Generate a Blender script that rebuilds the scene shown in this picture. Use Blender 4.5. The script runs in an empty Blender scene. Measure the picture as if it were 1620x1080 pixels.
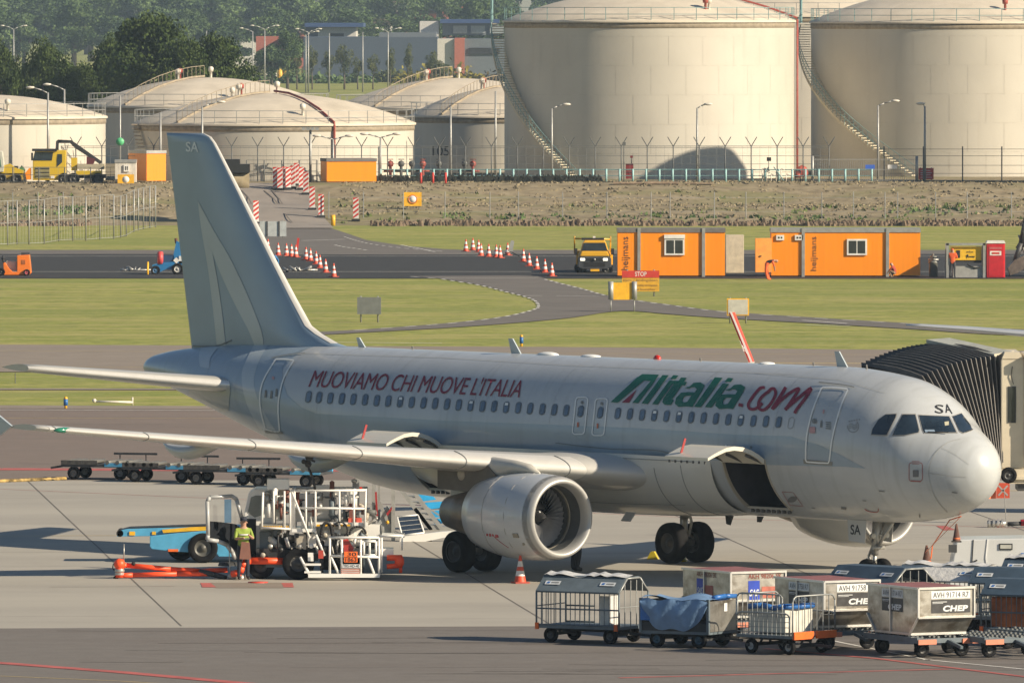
import bpy, bmesh, math, random
from math import sin, cos, pi, radians as RAD
from mathutils import Vector, Matrix
C = bpy.context.scene.collection
SC = bpy.context.scene
# ------------------------------------------------------------ camera
CAM_H, PITCH, FPX = 15.64, 0.0314, 17000.0
cam = bpy.data.cameras.new('camera'); cam.sensor_width = 36; cam.lens = FPX/1620*36
cam.clip_start = 1; cam.clip_end = 20000
camo = bpy.data.objects.new('camera', cam); C.objects.link(camo)
camo.location = (0, 0, CAM_H); camo.rotation_euler = (pi/2-PITCH, 0, 0)
SC.camera = camo
# ------------------------------------------------------------ sky and sun
SUN_EL, SUN_AZ = RAD(27), RAD(116)      # azimuth clockwise from +Y
w = bpy.data.worlds.new('World'); SC.world = w; w.use_nodes = True
nt = w.node_tree
sky = nt.nodes.new('ShaderNodeTexSky'); sky.sky_type = 'NISHITA'; sky.sun_disc = False
sky.sun_elevation = SUN_EL; sky.sun_rotation = SUN_AZ; sky.air_density = 1.0; sky.dust_density = 0.4; sky.ozone_density = 2.0
nt.links.new(sky.outputs[0], nt.nodes['Background'].inputs[0])
nt.nodes['Background'].inputs[1].default_value = 0.05
sl = bpy.data.lights.new('sun', 'SUN'); sl.energy = 4.4; sl.angle = RAD(0.5); sl.color = (1.0, 0.86, 0.66)
so = bpy.data.objects.new('sun', sl); C.objects.link(so)
LD = Vector((sin(SUN_AZ)*cos(SUN_EL), cos(SUN_AZ)*cos(SUN_EL), sin(SUN_EL)))
so.rotation_euler = LD.to_track_quat('Z', 'Y').to_euler()
SC.view_settings.view_transform = 'Standard'; SC.view_settings.look = 'None'
SC.view_settings.exposure = 0.80; SC.view_settings.gamma = 1
try:
    SC.cycles.max_bounces = 6; SC.cycles.volume_bounces = 0; SC.cycles.transparent_max_bounces = 12
except Exception: pass

# ------------------------------------------------------------ pixels of the 1620x1080 survey picture -> ground
def ray(px, py):
    u = (px-810)/FPX; v = -(py-540)/FPX
    return Vector((u, cos(PITCH)+v*sin(PITCH), -sin(PITCH)+v*cos(PITCH)))
def at(px, py, z=0.0):
    d = ray(px, py); t = (z-CAM_H)/d.z
    return Vector((d.x*t, d.y*t, z))
def atY(px, py, Y):
    d = ray(px, py); t = Y/d.y
    return Vector((d.x*t, Y, CAM_H+d.z*t))
BANK = 2.5
def sstep(t):
    t = max(0., min(1., t)); return t*t*(3-2*t)
def hgt(X, Y):
    if Y < 755 or Y > 960: return 0.0
    n = sin(X*.31+1.3)*.5+sin(X*.083)*.5
    return BANK*(0.42*sstep((Y-764-n)/9)+0.58*sstep((Y-778-1.5*n)/10))*(1-sstep((Y-915)/40))
def hit(px, py):
    d = ray(px, py); t = (BANK+.3-CAM_H)/d.z
    t = max(t, 700/d.y)
    for _ in range(4000):
        p = Vector((d.x*t, d.y*t, CAM_H+d.z*t))
        if p.z <= hgt(p.x, p.y): break
        t += 0.15
    return Vector((p.x, p.y, hgt(p.x, p.y)))

# ------------------------------------------------------------ materials
MATS = {}
def mat(name, col, rough=.6, metal=0., var=.12, scale=3., bump=0., spec=None, emit=0, alpha=None, detail=4, col2=None, coat=0, map_scale=None, lo=.35, hi=.65):
    if name in MATS: return MATS[name]
    m = bpy.data.materials.new(name); m.use_nodes = True; t = m.node_tree; b = t.nodes['Principled BSDF']
    b.inputs['Roughness'].default_value = rough; b.inputs['Metallic'].default_value = metal
    if spec is not None: b.inputs['Specular IOR Level'].default_value = spec
    if coat: b.inputs['Coat Weight'].default_value = coat; b.inputs['Coat Roughness'].default_value = .08
    tc = t.nodes.new('ShaderNodeTexCoord'); n = t.nodes.new('ShaderNodeTexNoise')
    n.inputs['Scale'].default_value = scale; n.inputs['Detail'].default_value = detail; n.inputs['Roughness'].default_value = .6
    src = tc.outputs['Object']
    if map_scale:
        mp = t.nodes.new('ShaderNodeMapping'); mp.inputs['Scale'].default_value = map_scale
        t.links.new(src, mp.inputs[0]); src = mp.outputs[0]
    t.links.new(src, n.inputs['Vector'])
    r = t.nodes.new('ShaderNodeValToRGB'); c = col
    a = tuple(max(0, x*(1-var)) for x in c[:3])+(1,)
    d = tuple(min(1, x*(1+var)) for x in c[:3])+(1,) if col2 is None else tuple(col2)+(1,)
    r.color_ramp.elements[0].position = lo; r.color_ramp.elements[1].position = hi
    r.color_ramp.elements[0].color = a; r.color_ramp.elements[1].color = d
    t.links.new(n.outputs[0], r.inputs[0]); t.links.new(r.outputs[0], b.inputs['Base Color'])
    if bump:
        bp = t.nodes.new('ShaderNodeBump'); bp.inputs['Strength'].default_value = bump; bp.inputs['Distance'].default_value = .05
        t.links.new(n.outputs[0], bp.inputs['Height']); t.links.new(bp.outputs[0], b.inputs['Normal'])
    if emit:
        b.inputs['Emission Color'].default_value = tuple(col[:3])+(1,); b.inputs['Emission Strength'].default_value = emit
    if alpha is not None: b.inputs['Alpha'].default_value = alpha
    MATS[name] = m
    return m
def addlayer(m, scale, lo, hi, col, fac=1., map_scale=None, detail=5, coord='Object', tex='NOISE'):
    """mix a second procedural colour over a material's base colour where a noise is high"""
    t = m.node_tree; b = t.nodes['Principled BSDF']; old = b.inputs['Base Color'].links[0].from_socket
    tc = t.nodes.new('ShaderNodeTexCoord'); src = tc.outputs[coord]
    if map_scale:
        mp = t.nodes.new('ShaderNodeMapping'); mp.inputs['Scale'].default_value = map_scale
        t.links.new(src, mp.inputs[0]); src = mp.outputs[0]
    n = t.nodes.new('ShaderNodeTexNoise'); n.inputs['Scale'].default_value = scale; n.inputs['Detail'].default_value = detail
    t.links.new(src, n.inputs['Vector'])
    mr = t.nodes.new('ShaderNodeMapRange'); mr.inputs[1].default_value = lo; mr.inputs[2].default_value = hi
    mr.inputs[3].default_value = 0; mr.inputs[4].default_value = fac
    t.links.new(n.outputs[0], mr.inputs[0])
    mx = t.nodes.new('ShaderNodeMix'); mx.data_type = 'RGBA'
    t.links.new(mr.outputs[0], mx.inputs[0]); t.links.new(old, mx.inputs[6]); mx.inputs[7].default_value = tuple(col)+(1,)
    t.links.new(mx.outputs[2], b.inputs['Base Color'])
    return m

# ------------------------------------------------------------ mesh builder
class MB:
    def __init__(s): s.v = []; s.f = []; s.m = []; s.sm = []
    def add(s, vs, fs, mi=0, smooth=False):
        o = len(s.v); s.v += [Vector(v) for v in vs]
        for f in fs: s.f.append([i+o for i in f]); s.m.append(mi); s.sm.append(smooth)
        return s
    def box(s, c, size, mi=0, rz=0, M=None, taper=1.0):
        x, y, z = [k/2 for k in size]; vs = []
        for dz, tt in ((-z, 1), (z, taper)):
            for dx, dy in ((-x, -y), (x, -y), (x, y), (-x, y)):
                v = Vector((dx*tt, dy*tt, dz))
                if rz: v = Matrix.Rotation(rz, 3, 'Z') @ v
                if M is not None: v = M @ v
                vs.append(v+Vector(c))
        return s.add(vs, [(0,3,2,1),(4,5,6,7),(0,1,5,4),(1,2,6,5),(2,3,7,6),(3,0,4,7)], mi)
    def bb(s, x0, x1, y0, y1, z0, z1, mi=0):
        return s.box(((x0+x1)/2, (y0+y1)/2, (z0+z1)/2), (x1-x0, y1-y0, z1-z0), mi)
    def tube(s, p0, p1, r, n=8, r2=None, mi=0, caps=True):
        p0 = Vector(p0); p1 = Vector(p1); d = p1-p0
        if d.length < 1e-6: return s
        r2 = r if r2 is None else r2
        q = d.to_track_quat('Z', 'Y'); vs = []
        for p, rr in ((p0, r), (p1, r2)):
            for k in range(n):
                a = 2*pi*(k+.5)/n; vs.append(p+q @ Vector((cos(a)*rr, sin(a)*rr, 0)))
        fs = [(k, (k+1) % n, n+(k+1) % n, n+k) for k in range(n)]
        s.add(vs, fs, mi, n > 5)
        if caps: s.add(vs, [tuple(range(n))[::-1], tuple(range(n, 2*n))], mi)
        return s
    def path(s, pts, r, n=6, mi=0, closed=False):
        pts = [Vector(p) for p in pts]
        if closed: pts = pts+[pts[0]]
        for a, b in zip(pts, pts[1:]): s.tube(a, b, r, n, mi=mi)
        return s
    def bar(s, p0, p1, wd, ht, mi=0):
        p0 = Vector(p0); p1 = Vector(p1); d = p1-p0; L = d.length
        if L < 1e-6: return s
        x = d.normalized(); up = Vector((0,0,1))
        if abs(x.z) > .98: up = Vector((0,1,0))
        y = up.cross(x).normalized(); z = x.cross(y)
        M = Matrix((x, y, z)).transposed()
        return s.box((p0+p1)/2, (L, wd, ht), mi, M=M)
    def lathe(s, prof, o, ax='Z', n=24, mi=0, smooth=True, a0=0, a1=2*pi, ex=1.0):
        o = Vector(o); vs = []; full = abs(a1-a0-2*pi) < 1e-6; nn = n if full else n+1
        for (r, h) in prof:
            for k in range(nn):
                a = a0+(a1-a0)*k/n; u, v_ = cos(a)*r, sin(a)*r*ex
                vs.append(o+(Vector((u, v_, h)) if ax == 'Z' else Vector((h, u, v_)) if ax == 'X' else Vector((v_, h, u))))
        fs = []
        for i in range(len(prof)-1):
            for k in range(n):
                k2 = (k+1) % nn
                fs.append((i*nn+k, i*nn+k2, (i+1)*nn+k2, (i+1)*nn+k))
        return s.add(vs, fs, mi, smooth)
    def disc(s, o, r, ax='Z', n=20, mi=0):
        o = Vector(o); vs = []
        for k in range(n):
            a = 2*pi*k/n; u, v_ = cos(a)*r, sin(a)*r
            vs.append(o+(Vector((u, v_, 0)) if ax == 'Z' else Vector((0, u, v_)) if ax == 'X' else Vector((v_, 0, u))))
        return s.add(vs, [tuple(range(n))], mi)
    def prism(s, poly, lo, hi, ax='Y', mi=0, smooth=False):
        """poly = 2-D outline; extruded along ax from lo to hi; (u,v) -> (x,z) for Y, (y,z) for X, (x,y) for Z"""
        def P(u, v, t): return (u, t, v) if ax == 'Y' else (t, u, v) if ax == 'X' else (u, v, t)
        n = len(poly); vs = [P(u, v, lo) for u, v in poly]+[P(u, v, hi) for u, v in poly]
        s.add(vs, [tuple(range(n))[::-1], tuple(range(n, 2*n))], mi)
        return s.add(vs, [(k, (k+1) % n, n+(k+1) % n, n+k) for k in range(n)], mi, smooth)
    def sphere(s, o, r, n=12, mi=0, sc=(1,1,1)):
        vs = []; fs = []; o = Vector(o); m = n//2
        for i in range(m+1):
            t = pi*i/m
            for k in range(n):
                a = 2*pi*k/n; vs.append(o+Vector((sin(t)*cos(a)*r*sc[0], sin(t)*sin(a)*r*sc[1], cos(t)*r*sc[2])))
        for i in range(m):
            for k in range(n): fs.append((i*n+k, (i+1)*n+k, (i+1)*n+(k+1) % n, i*n+(k+1) % n))
        return s.add(vs, fs, mi, True)
    def loft(s, rings, mi=0, smooth=True, cap=True, closed=True):
        n = len(rings[0]); vs = [v for r in rings for v in r]; fs = []
        for i in range(len(rings)-1):
            for k in range(n if closed else n-1):
                fs.append((i*n+k, i*n+(k+1) % n, (i+1)*n+(k+1) % n, (i+1)*n+k))
        s.add(vs, fs, mi, smooth)
        if cap: s.add(vs, [tuple(range(n))[::-1], tuple(range((len(rings)-1)*n, len(rings)*n))], mi)
        return s
    def wheel(s, c, r, wd, ax='Y', rim=.55, n=22, tm=0, rm=1):
        """tyre material tm, rim material rm; both in this mesh"""
        h = wd/2; p = [(r*rim, -h*.8), (r*.86, -h), (r*.97, -h*.75), (r, -h*.35), (r, h*.35), (r*.97, h*.75), (r*.86, h), (r*rim, h*.8)]
        s.lathe(p, c, ax, n, tm)
        for sg in (-1, 1):
            s.lathe([(r*rim, sg*h*.8), (r*rim*.9, sg*h*.45), (r*rim*.4, sg*h*.4), (r*rim*.33, sg*h*.75), (0.001, sg*h*.78)], c, ax, n, rm)
        return s
    def xform(s, M):
        s.v = [M @ v for v in s.v]; return s
    def merge(s, o, M=None):
        off = len(s.v); s.v += [(M @ v if M is not None else v.copy()) for v in o.v]
        s.f += [[i+off for i in f] for f in o.f]; s.m += o.m; s.sm += o.sm; return s
    def build(s, name, mats, parent=None, label=None, bevel=0, fixn=True):
        me = bpy.data.meshes.new(name)
        me.from_pydata([tuple(v) for v in s.v], [], s.f)
        mats = mats if isinstance(mats, (list, tuple)) else [mats]
        for m in mats: me.materials.append(m)
        for p, mi, sm in zip(me.polygons, s.m, s.sm): p.material_index = min(mi, len(mats)-1); p.use_smooth = sm
        if fixn:
            b = bmesh.new(); b.from_mesh(me); bmesh.ops.remove_doubles(b, verts=b.verts, dist=1e-5) if len(s.v) < 60000 else None
            bmesh.ops.recalc_face_normals(b, faces=b.faces)
            if bevel: bmesh.ops.bevel(b, geom=[e for e in b.edges if len(e.link_faces) == 2 and e.calc_face_angle(0) > .7], offset=bevel, segments=2, affect='EDGES', profile=.6)
            b.to_mesh(me); b.free()
        me.validate()
        o = bpy.data.objects.new(name, me); C.objects.link(o)
        if parent is not None: o.parent = parent
        if label: o['label'] = label
        return o
def build_split(mb, name, mats, parent=None, label=None):
    """one object per loose piece"""
    key = {}; par = []
    def find(i):
        while par[i] != i: par[i] = par[par[i]]; i = par[i]
        return i
    vid = []
    for v in mb.v:
        k = (round(v.x, 4), round(v.y, 4), round(v.z, 4))
        if k not in key: key[k] = len(par); par.append(len(par))
        vid.append(key[k])
    for f in mb.f:
        for i in f[1:]: par[find(vid[f[0]])] = find(vid[i])
    groups = {}
    for n, f in enumerate(mb.f): groups.setdefault(find(vid[f[0]]), []).append(n)
    out = []
    for g in groups.values():
        m = MB(); mp = {}
        for n in g:
            ff = []
            for i in mb.f[n]:
                if i not in mp: mp[i] = len(m.v); m.v.append(mb.v[i])
                ff.append(mp[i])
            m.f.append(ff); m.m.append(mb.m[n]); m.sm.append(mb.sm[n])
        out.append(m.build(name, mats, parent, label))
    return out
ORD = ['first','second','third','fourth','fifth','sixth','seventh','eighth','ninth','tenth','eleventh','twelfth','thirteenth','fourteenth','fifteenth','sixteenth','seventeenth','eighteenth','nineteenth','twentieth']
def tag(o, label=None, cat=None, group=None, kind=None):
    if label: o['label'] = label
    if cat: o['category'] = cat
    if group: o['group'] = group
    if kind: o['kind'] = kind
    return o
def thing(name, label, cat, loc=(0,0,0), rz=0, group=None):
    o = bpy.data.objects.new(name, None); C.objects.link(o); o.empty_display_size = .3
    o.location = loc; o.rotation_euler = (0, 0, rz)
    return tag(o, label, cat, group)
KIDS = {}
def copy_tree(o, parent=None, top=True):
    c = o.copy(); C.objects.link(c)
    if parent is not None: c.parent = parent
    for ch in [x for x in C.objects if x.parent == o]: copy_tree(ch, c)
    return c
def place(o, loc, rz=0, label=None, group=None, sc=None):
    o.location = loc; o.rotation_euler = (0, 0, rz)
    if label: o['label'] = label
    if group: o['group'] = group
    if sc: o.scale = (sc, sc, sc)
    return o
def stamp(proto, used, loc, rz=0, label=None, sc=None):
    o = proto if not used else copy_tree(proto)
    used.append(1)
    return place(o, loc, rz, label, None, sc)
_tc = {}
def text2d(txt, shear=0., bold=0., spacing=1.):
    """triangles of a text, scaled to the unit box (0..1, 0..1)"""
    key = (txt, shear, bold, spacing)
    if key in _tc: return _tc[key]
    cu = bpy.data.curves.new('lettering', 'FONT'); cu.body = txt; cu.shear = shear; cu.offset = bold; cu.space_character = spacing
    cu.resolution_u = 4
    o = bpy.data.objects.new('lettering', cu); C.objects.link(o)
    dg = bpy.context.evaluated_depsgraph_get(); me = bpy.data.meshes.new_from_object(o.evaluated_get(dg))
    vs = [(v.co.x, v.co.y) for v in me.vertices]; fs = [tuple(p.vertices) for p in me.polygons]
    bpy.data.objects.remove(o); bpy.data.curves.remove(cu); bpy.data.meshes.remove(me)
    x0 = min(v[0] for v in vs); x1 = max(v[0] for v in vs); y0 = min(v[1] for v in vs); y1 = max(v[1] for v in vs)
    vs = [((x-x0)/(x1-x0), (y-y0)/(y1-y0)) for x, y in vs]
    _tc[key] = (vs, fs); return _tc[key]
def put_text(mb, txt, o, ux, uy, mi=0, shear=0., bold=0., spacing=1.):
    """text filling the parallelogram o + [0,1]ux + [0,1]uy"""
    vs, fs = text2d(txt, shear, bold, spacing); o = Vector(o); ux = Vector(ux); uy = Vector(uy)
    mb.add([o+ux*u+uy*v for u, v in vs], fs, mi)
# ============================================================ SETTING
random.seed(7)
grass = mat('grass', (.20,.24,.055), 1, var=.2, scale=.9, bump=.0, detail=8, col2=(.35,.355,.09), spec=.1)
addlayer(grass, .12, .42, .64, (.39,.34,.135), .7, map_scale=(1,2.5,1))
addlayer(grass, .035, .5, .62, (.19,.23,.055), .6, map_scale=(.6,2.2,1))
addlayer(grass, 6, .55, .7, (.13,.155,.04), .5); addlayer(grass, 2.2, .5, .7, (.40,.37,.17), .35, map_scale=(1,.6,1)); addlayer(grass, .5, .56, .68, (.15,.18,.045), .45, map_scale=(.35,2.5,1))
fargrass = mat('field grass', (.13,.16,.05), 1, var=.15, scale=.05, col2=(.22,.2,.07))
asph = mat('taxiway asphalt', (.20,.16,.135), .85, var=.06, scale=.7, detail=8, spec=.2)
addlayer(asph, .12, .4, .7, (.185,.15,.13), .5, map_scale=(.25,2,1)); addlayer(asph, 9, .55, .75, (.30,.25,.21), .4)
addlayer(asph, .06, .5, .75, (.13,.11,.1), .35, map_scale=(.3,3,1))
asph2 = mat('apron road asphalt', (.170,.155,.140), .85, var=.07, scale=1.5, detail=9, spec=.2)
addlayer(asph2, .3, .45, .75, (.15,.13,.115), .6, map_scale=(.3,2,1)); addlayer(asph2, 14, .52, .7, (.26,.23,.2), .35)
tan = mat('light asphalt', (.26,.22,.18), .85, var=.07, scale=.6, detail=8, spec=.2)
addlayer(tan, .1, .45, .7, (.22,.185,.155), .55, map_scale=(.2,2,1))
dark = mat('fresh asphalt', (.042,.041,.040), .85, var=.12, scale=.7, detail=8, spec=.25)
roadm = mat('service road asphalt', (.16,.145,.13), .9, var=.1, scale=.5, detail=8, spec=.2)
addlayer(roadm, .25, .5, .7, (.12,.11,.1), .5)
conc = mat('apron concrete', (.375,.35,.30), .8, var=.05, scale=.5, detail=9, spec=.25)
addlayer(conc, .1, .38, .72, (.315,.292,.252), .8, map_scale=(.35,2.2,1)); addlayer(conc, .35, .58, .8, (.21,.19,.16), .5, map_scale=(.3,2.4,1))
addlayer(conc, 7, .58, .74, (.27,.24,.20), .4); addlayer(conc, .05, .5, .62, (.395,.368,.312), .7, map_scale=(.5,3,1))
white_p = mat('white road paint', (.72,.70,.64), .7, var=.15, scale=2)
yel_p = mat('yellow road paint', (.55,.42,.18), .7, var=.15, scale=2)
red_p = mat('red road paint', (.42,.10,.085), .8, var=.2, scale=1.5)
joint = mat('joint sealant', (.15,.13,.11), .9)
dirt = mat('dry bank soil and weeds', (.25,.205,.135), 1, var=.2, scale=1.1, bump=.12, detail=9, spec=.05, col2=(.34,.285,.19))
addlayer(dirt, .22, .50, .62, (.19,.19,.085), .6, map_scale=(.6,1.4,1)); addlayer(dirt, 2.2, .55, .68, (.24,.19,.125), .5)
soil = mat('turned soil', (.16,.12,.085), 1, var=.3, scale=2.5, bump=.5, detail=6, spec=.05)

def sheet(name, pts, m, z, kind='structure', label=None, plane=True):
    """flat ground sheet given by survey-picture corners"""
    P = [at(x, y) if plane else hit(x, y) for x, y in pts]
    mb = MB(); mb.add([(p.x, p.y, z+(0 if plane else p.z)) for p in P], [tuple(range(len(P)))])
    b = bmesh.new(); vs = [b.verts.new(v) for v in mb.v]; f = b.faces.new(vs); f.normal_update()
    if f.normal.z < 0: f.normal_flip()
    bmesh.ops.triangulate(b, faces=b.faces[:])
    me = bpy.data.meshes.new(name); b.to_mesh(me); b.free(); me.materials.append(m)
    o = bpy.data.objects.new(name, me); C.objects.link(o); o['kind'] = kind
    if label: o['label'] = label
    return o
def stripe(mb, pts, wd, z=0.0, dash=None, mi=0, wob=0, hf=None):
    """painted line through ground points, width in metres"""
    P = [Vector((p.x, p.y, 0)) for p in pts]
    acc = 0
    for a, b in zip(P, P[1:]):
        d = b-a; L = d.length
        if L < 1e-6: continue
        d /= L; n = Vector((-d.y, d.x, 0))*wd/2
        segs = [(0, L)]
        if dash:
            on, off = dash; segs = []; t = -(acc % (on+off))
            while t < L:
                s0, s1 = max(0, t), min(L, t+on)
                if s1 > s0: segs.append((s0, s1))
                t += on+off
        for s0, s1 in segs:
            vs = [a+d*s0-n, a+d*s1-n, a+d*s1+n, a+d*s0+n]
            for v in vs: v.z = z+(hf(v.x, v.y) if hf else 0)
            mb.add(vs, [(0,1,2,3)])
        acc += L
    return mb
def px(*pts): return [at(x, y) for x, y in pts]
def smooth_pts(pts, n=6):
    out = []; P = [pts[0]]+list(pts)+[pts[-1]]
    for i in range(1, len(P)-2):
        p0, p1, p2, p3 = [Vector(P[i+k]+(0,)) if len(P[i+k]) == 2 else Vector(P[i+k]) for k in (-1, 0, 1, 2)]
        for k in range(n):
            t = k/n
            q = .5*((2*p1)+(p2-p0)*t+(2*p0-5*p1+4*p2-p3)*t*t+(3*p1-p0-3*p2+p3)*t**3)
            out.append((q.x, q.y))
    out.append(tuple(pts[-1][:2])); return out

# base ground: one sheet to the horizon (hole-free), bank is a height field laid over it
mb = MB(); mb.add([(-6000,-300,-.02),(6000,-300,-.02),(6000,14000,-.02),(-6000,14000,-.02)], [(0,1,2,3)])
mb.build('ground', grass)['kind'] = 'structure'
L_, R_ = -700, 2300
sheet('apron', [(L_,759.5),(R_,759.5),(R_,985),(850,990),(0,993.5),(L_,996)], conc, .004)
sheet('apron_road', [(L_,996),(0,993.5),(850,990),(R_,985),(R_,1500),(L_,1500)], asph2, .004)
sheet('taxiway', [(L_,643),(R_,651),(R_,759.5),(L_,759.5)], asph, .004)
sheet('taxiway_shoulder', [(L_,639),(0,641),(R_,650),(R_,653),(0,646),(L_,646)], tan, .010)
sheet('far_taxiway', [(L_,541),(0,545),(860,548.5),(1400,553),(R_,560),(R_,594),(0,588),(L_,588)], tan, .004)
sheet('grass_path', [(L_,613),(R_,617),(R_,619.5),(L_,615.5)], tan, .005)
sheet('far_runway', [(L_,396),(R_,396),(R_,441),(L_,440)], dark, .006)
sheet('far_runway_edge', [(L_,395.5),(R_,395.5),(R_,402),(L_,402)], roadm, .010)
# service road that curves across the grass
up = smooth_pts([(1000,440),(1100,440),(850,436.5)][2:]+[(865,441),(920,456),(970,469),(1060,482),(1150,493),(1300,503),(1450,512),(1620,521),(2100,534)])
up2 = [(820,436),(850,437),(862,441)]+smooth_pts([(880,446),(920,456),(970,469),(1060,482),(1150,493),(1300,503),(1450,512),(1620,521),(2100,534)])
lo = smooth_pts([(2100,546),(1620,531),(1450,521),(1300,512),(1150,503.5),(1060,497),(1000,492),(960,494),(900,503),(800,512),(700,519),(600,524.5),(520,529),(500,530.5)])
inn = smooth_pts([(500,525),(560,522),(660,515),(740,508),(800,500),(842,490),(852,483),(840,472),(800,461),(760,451),(715,443.5),(690,440),(650,437)])
sheet('service_road', up2+lo+inn, roadm, .012)
sheet('junction_road', [(385,398),(400,380),(418,362),(415,356),(500,356),(520,360),(545,368),(580,380),(640,389),(700,394),(770,397),(770,403),(385,403)], roadm, .014)
# height field: the bank and the tank farm plateau behind it
mb = MB(); xs = [-330+3.0*i for i in range(221)]; ys = [756, 760]+[762+1.0*i for i in range(34)]+[800,820,850,880,905,920,930,940,950,958,962]
rr = random.Random(3)
vs = []
for y in ys:
    for x in xs:
        z = hgt(x, y)
        if 766 < y < 792: z += rr.uniform(-.02,.02)
        vs.append((x, y, z if 757 < y < 961 else -.1))
nx = len(xs)
mb.add(vs, [(j*nx+i, j*nx+i+1, (j+1)*nx+i+1, (j+1)*nx+i) for j in range(len(ys)-1) for i in range(nx-1)], 0, True)
o = mb.build('embankment', dirt); o['kind'] = 'structure'
# ramp road over the bank
def ramp(name, left, right, m, lift, n=26):
    mb = MB(); vs = []
    for k in range(n+1):
        t = k/n; y = left[0][1]+(left[-1][1]-left[0][1])*t
        def interp(L):
            for (x0, y0), (x1, y1) in zip(L, L[1:]):
                if (y0-y)*(y1-y) <= 0: return x0+(x1-x0)*((y-y0)/(y1-y0+1e-9))
            return L[-1][0]
        a, b = interp(left), interp(right)
        for j in range(9):
            p = hit(a+(b-a)*j/8, y); vs.append((p.x, p.y, p.z+lift))
    mb.add(vs, [(i*9+j, i*9+j+1, (i+1)*9+j+1, (i+1)*9+j) for i in range(n) for j in range(8)], 0, True)
    o = mb.build(name, m); o['kind'] = 'structure'; return o
ramp('ramp_road', [(393,362),(370,345),(350,320),(338,300),(335,291)], [(528,362),(512,345),(498,325),(488,302),(484,291)], mat('worn ramp asphalt', (.27,.235,.2), .9, var=.12, scale=.4, detail=8), .06)
mb = MB()
def crack(pts):
    P = [hit(x, y) for x, y in pts]
    for a, b in zip(P, P[1:]):
        d = (b-a); n = Vector((-d.y, d.x, 0)).normalized()*.05
        mb.add([a-n+Vector((0,0,.09)), b-n+Vector((0,0,.09)), b+n+Vector((0,0,.09)), a+n+Vector((0,0,.09))], [(0,1,2,3)])
crack([(382,303),(392,313),(398,325),(401,340)]); crack([(418,303),(432,315),(440,325),(450,340),(462,354)]); crack([(430,303),(441,316),(447,325)])
o = mb.build('ramp_cracks', joint); o['kind'] = 'structure'
# ---- markings
mb = MB()
stripe(mb, px((L_,430),(R_,430)), .32, .012+.004)
stripe(mb, px((L_,405.5),(R_,405.5)), .3, .012+.004)
stripe(mb, px((478,381),(545,379)), .3, .022); stripe(mb, px((440,390),(500,390)), .12, .022)
stripe(mb, px(*smooth_pts([(530,388),(545,391),(580,396)])), .18, .022, (1.2,1.0)); stripe(mb, px(*smooth_pts([(635,388),(660,393),(690,399)])), .2, .022, (1.2,1))
stripe(mb, px((700,440.5),(850,440.5)), .22, .018)
def ofs(pts, dy): return [(x, y+dy) for x, y in pts]
edge = dict(dash=(1.6,1.6))
stripe(mb, px(*ofs(inn[6:],.8)), .16, .018, (1.5,1.5)); stripe(mb, px(*ofs(up2[2:],1.)), .16, .018, (1.5,1.7))
stripe(mb, px((828,468),(858,468)), .22, .018); stripe(mb, px((880,468),(948,469)), .2, .018)
stripe(mb, px(*smooth_pts([(545,375),(580,385),(640,393),(700,398)])), .14, .022, (1.3,1.3)); stripe(mb, px((1270,507),(1340,512)), .2, .02)
stripe(mb, px((1275,514),(1345,516)), .2, .02)
stripe(mb, px((700,543.5),(500,541.5)), .2, .02)
stripe(mb, px((1462,1043),(1700,1066)), .10, .012); stripe(mb, px((1150,990),(1300,1010),(1470,1044)), .09, .012)
stripe(mb, px((0,648.5),(R_,654)), .2, .014); stripe(mb, px((L_,647),(0,648.5)), .2, .014)
mb.build('white_markings', white_p, fixn=False)['kind'] = 'structure'
mb = MB()
stripe(mb, px((L_,659),(0,661),(R_,668)), .16, .010)
stripe(mb, px((L_,553),(0,555),(R_,565)), .16, .010); stripe(mb, px((L_,578),(0,580),(R_,588)), .16, .010)
stripe(mb, px((L_,1068),(0,1069),(190,1077),(400,1090)), .08, .010)
stripe(mb, px((1200,574),(R_,580)), .5, .010); stripe(mb, px((-80,848),(420,846)), .12, .010)
stripe(mb, px((1595,776),(1700,777)), .3, .010)
mb.build('yellow_markings', yel_p, fixn=False)['kind'] = 'structure'
mb = MB()
stripe(mb, px((L_,1010),(0,1048.5),(190,1063),(400,1082),(600,1105)), .5, .014)
stripe(mb, px((1210,1026),(1390,1042),(1700,1080)), .2, .0145); stripe(mb, px((980,1072),(1500,1058)), .22, .010)
stripe(mb, px((L_,742),(0,742),(420,744),(R_,748)), 1.6, .010)
stripe(mb, px((L_,772),(0,773.5),(330,788),(700,801),(1100,819),(1700,838)), .07, .010)
for q in ([(317,922),(333,922),(342,929),(320,929)], [(445,922),(463,922),(465,929),(449,929)], [(1481,832),(1497,832),(1512,838),(1494,839)]):
    P = px(*q); mb.add([(p.x, p.y, .012) for p in P], [(0,1,2,3)])
mb.build('red_markings', red_p, fixn=False)['kind'] = 'structure'
mb = MB()
P = px((333,921.5),(445,921.5),(449,930),(342,930)); mb.add([(p.x, p.y, .010) for p in P], [(0,1,2,3)])
mb.build('hydrant_pit', tan, fixn=False)['kind'] = 'structure'
mb = MB()
d0 = at(40,757); d1 = at(287,990); dd = d1-d0
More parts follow.
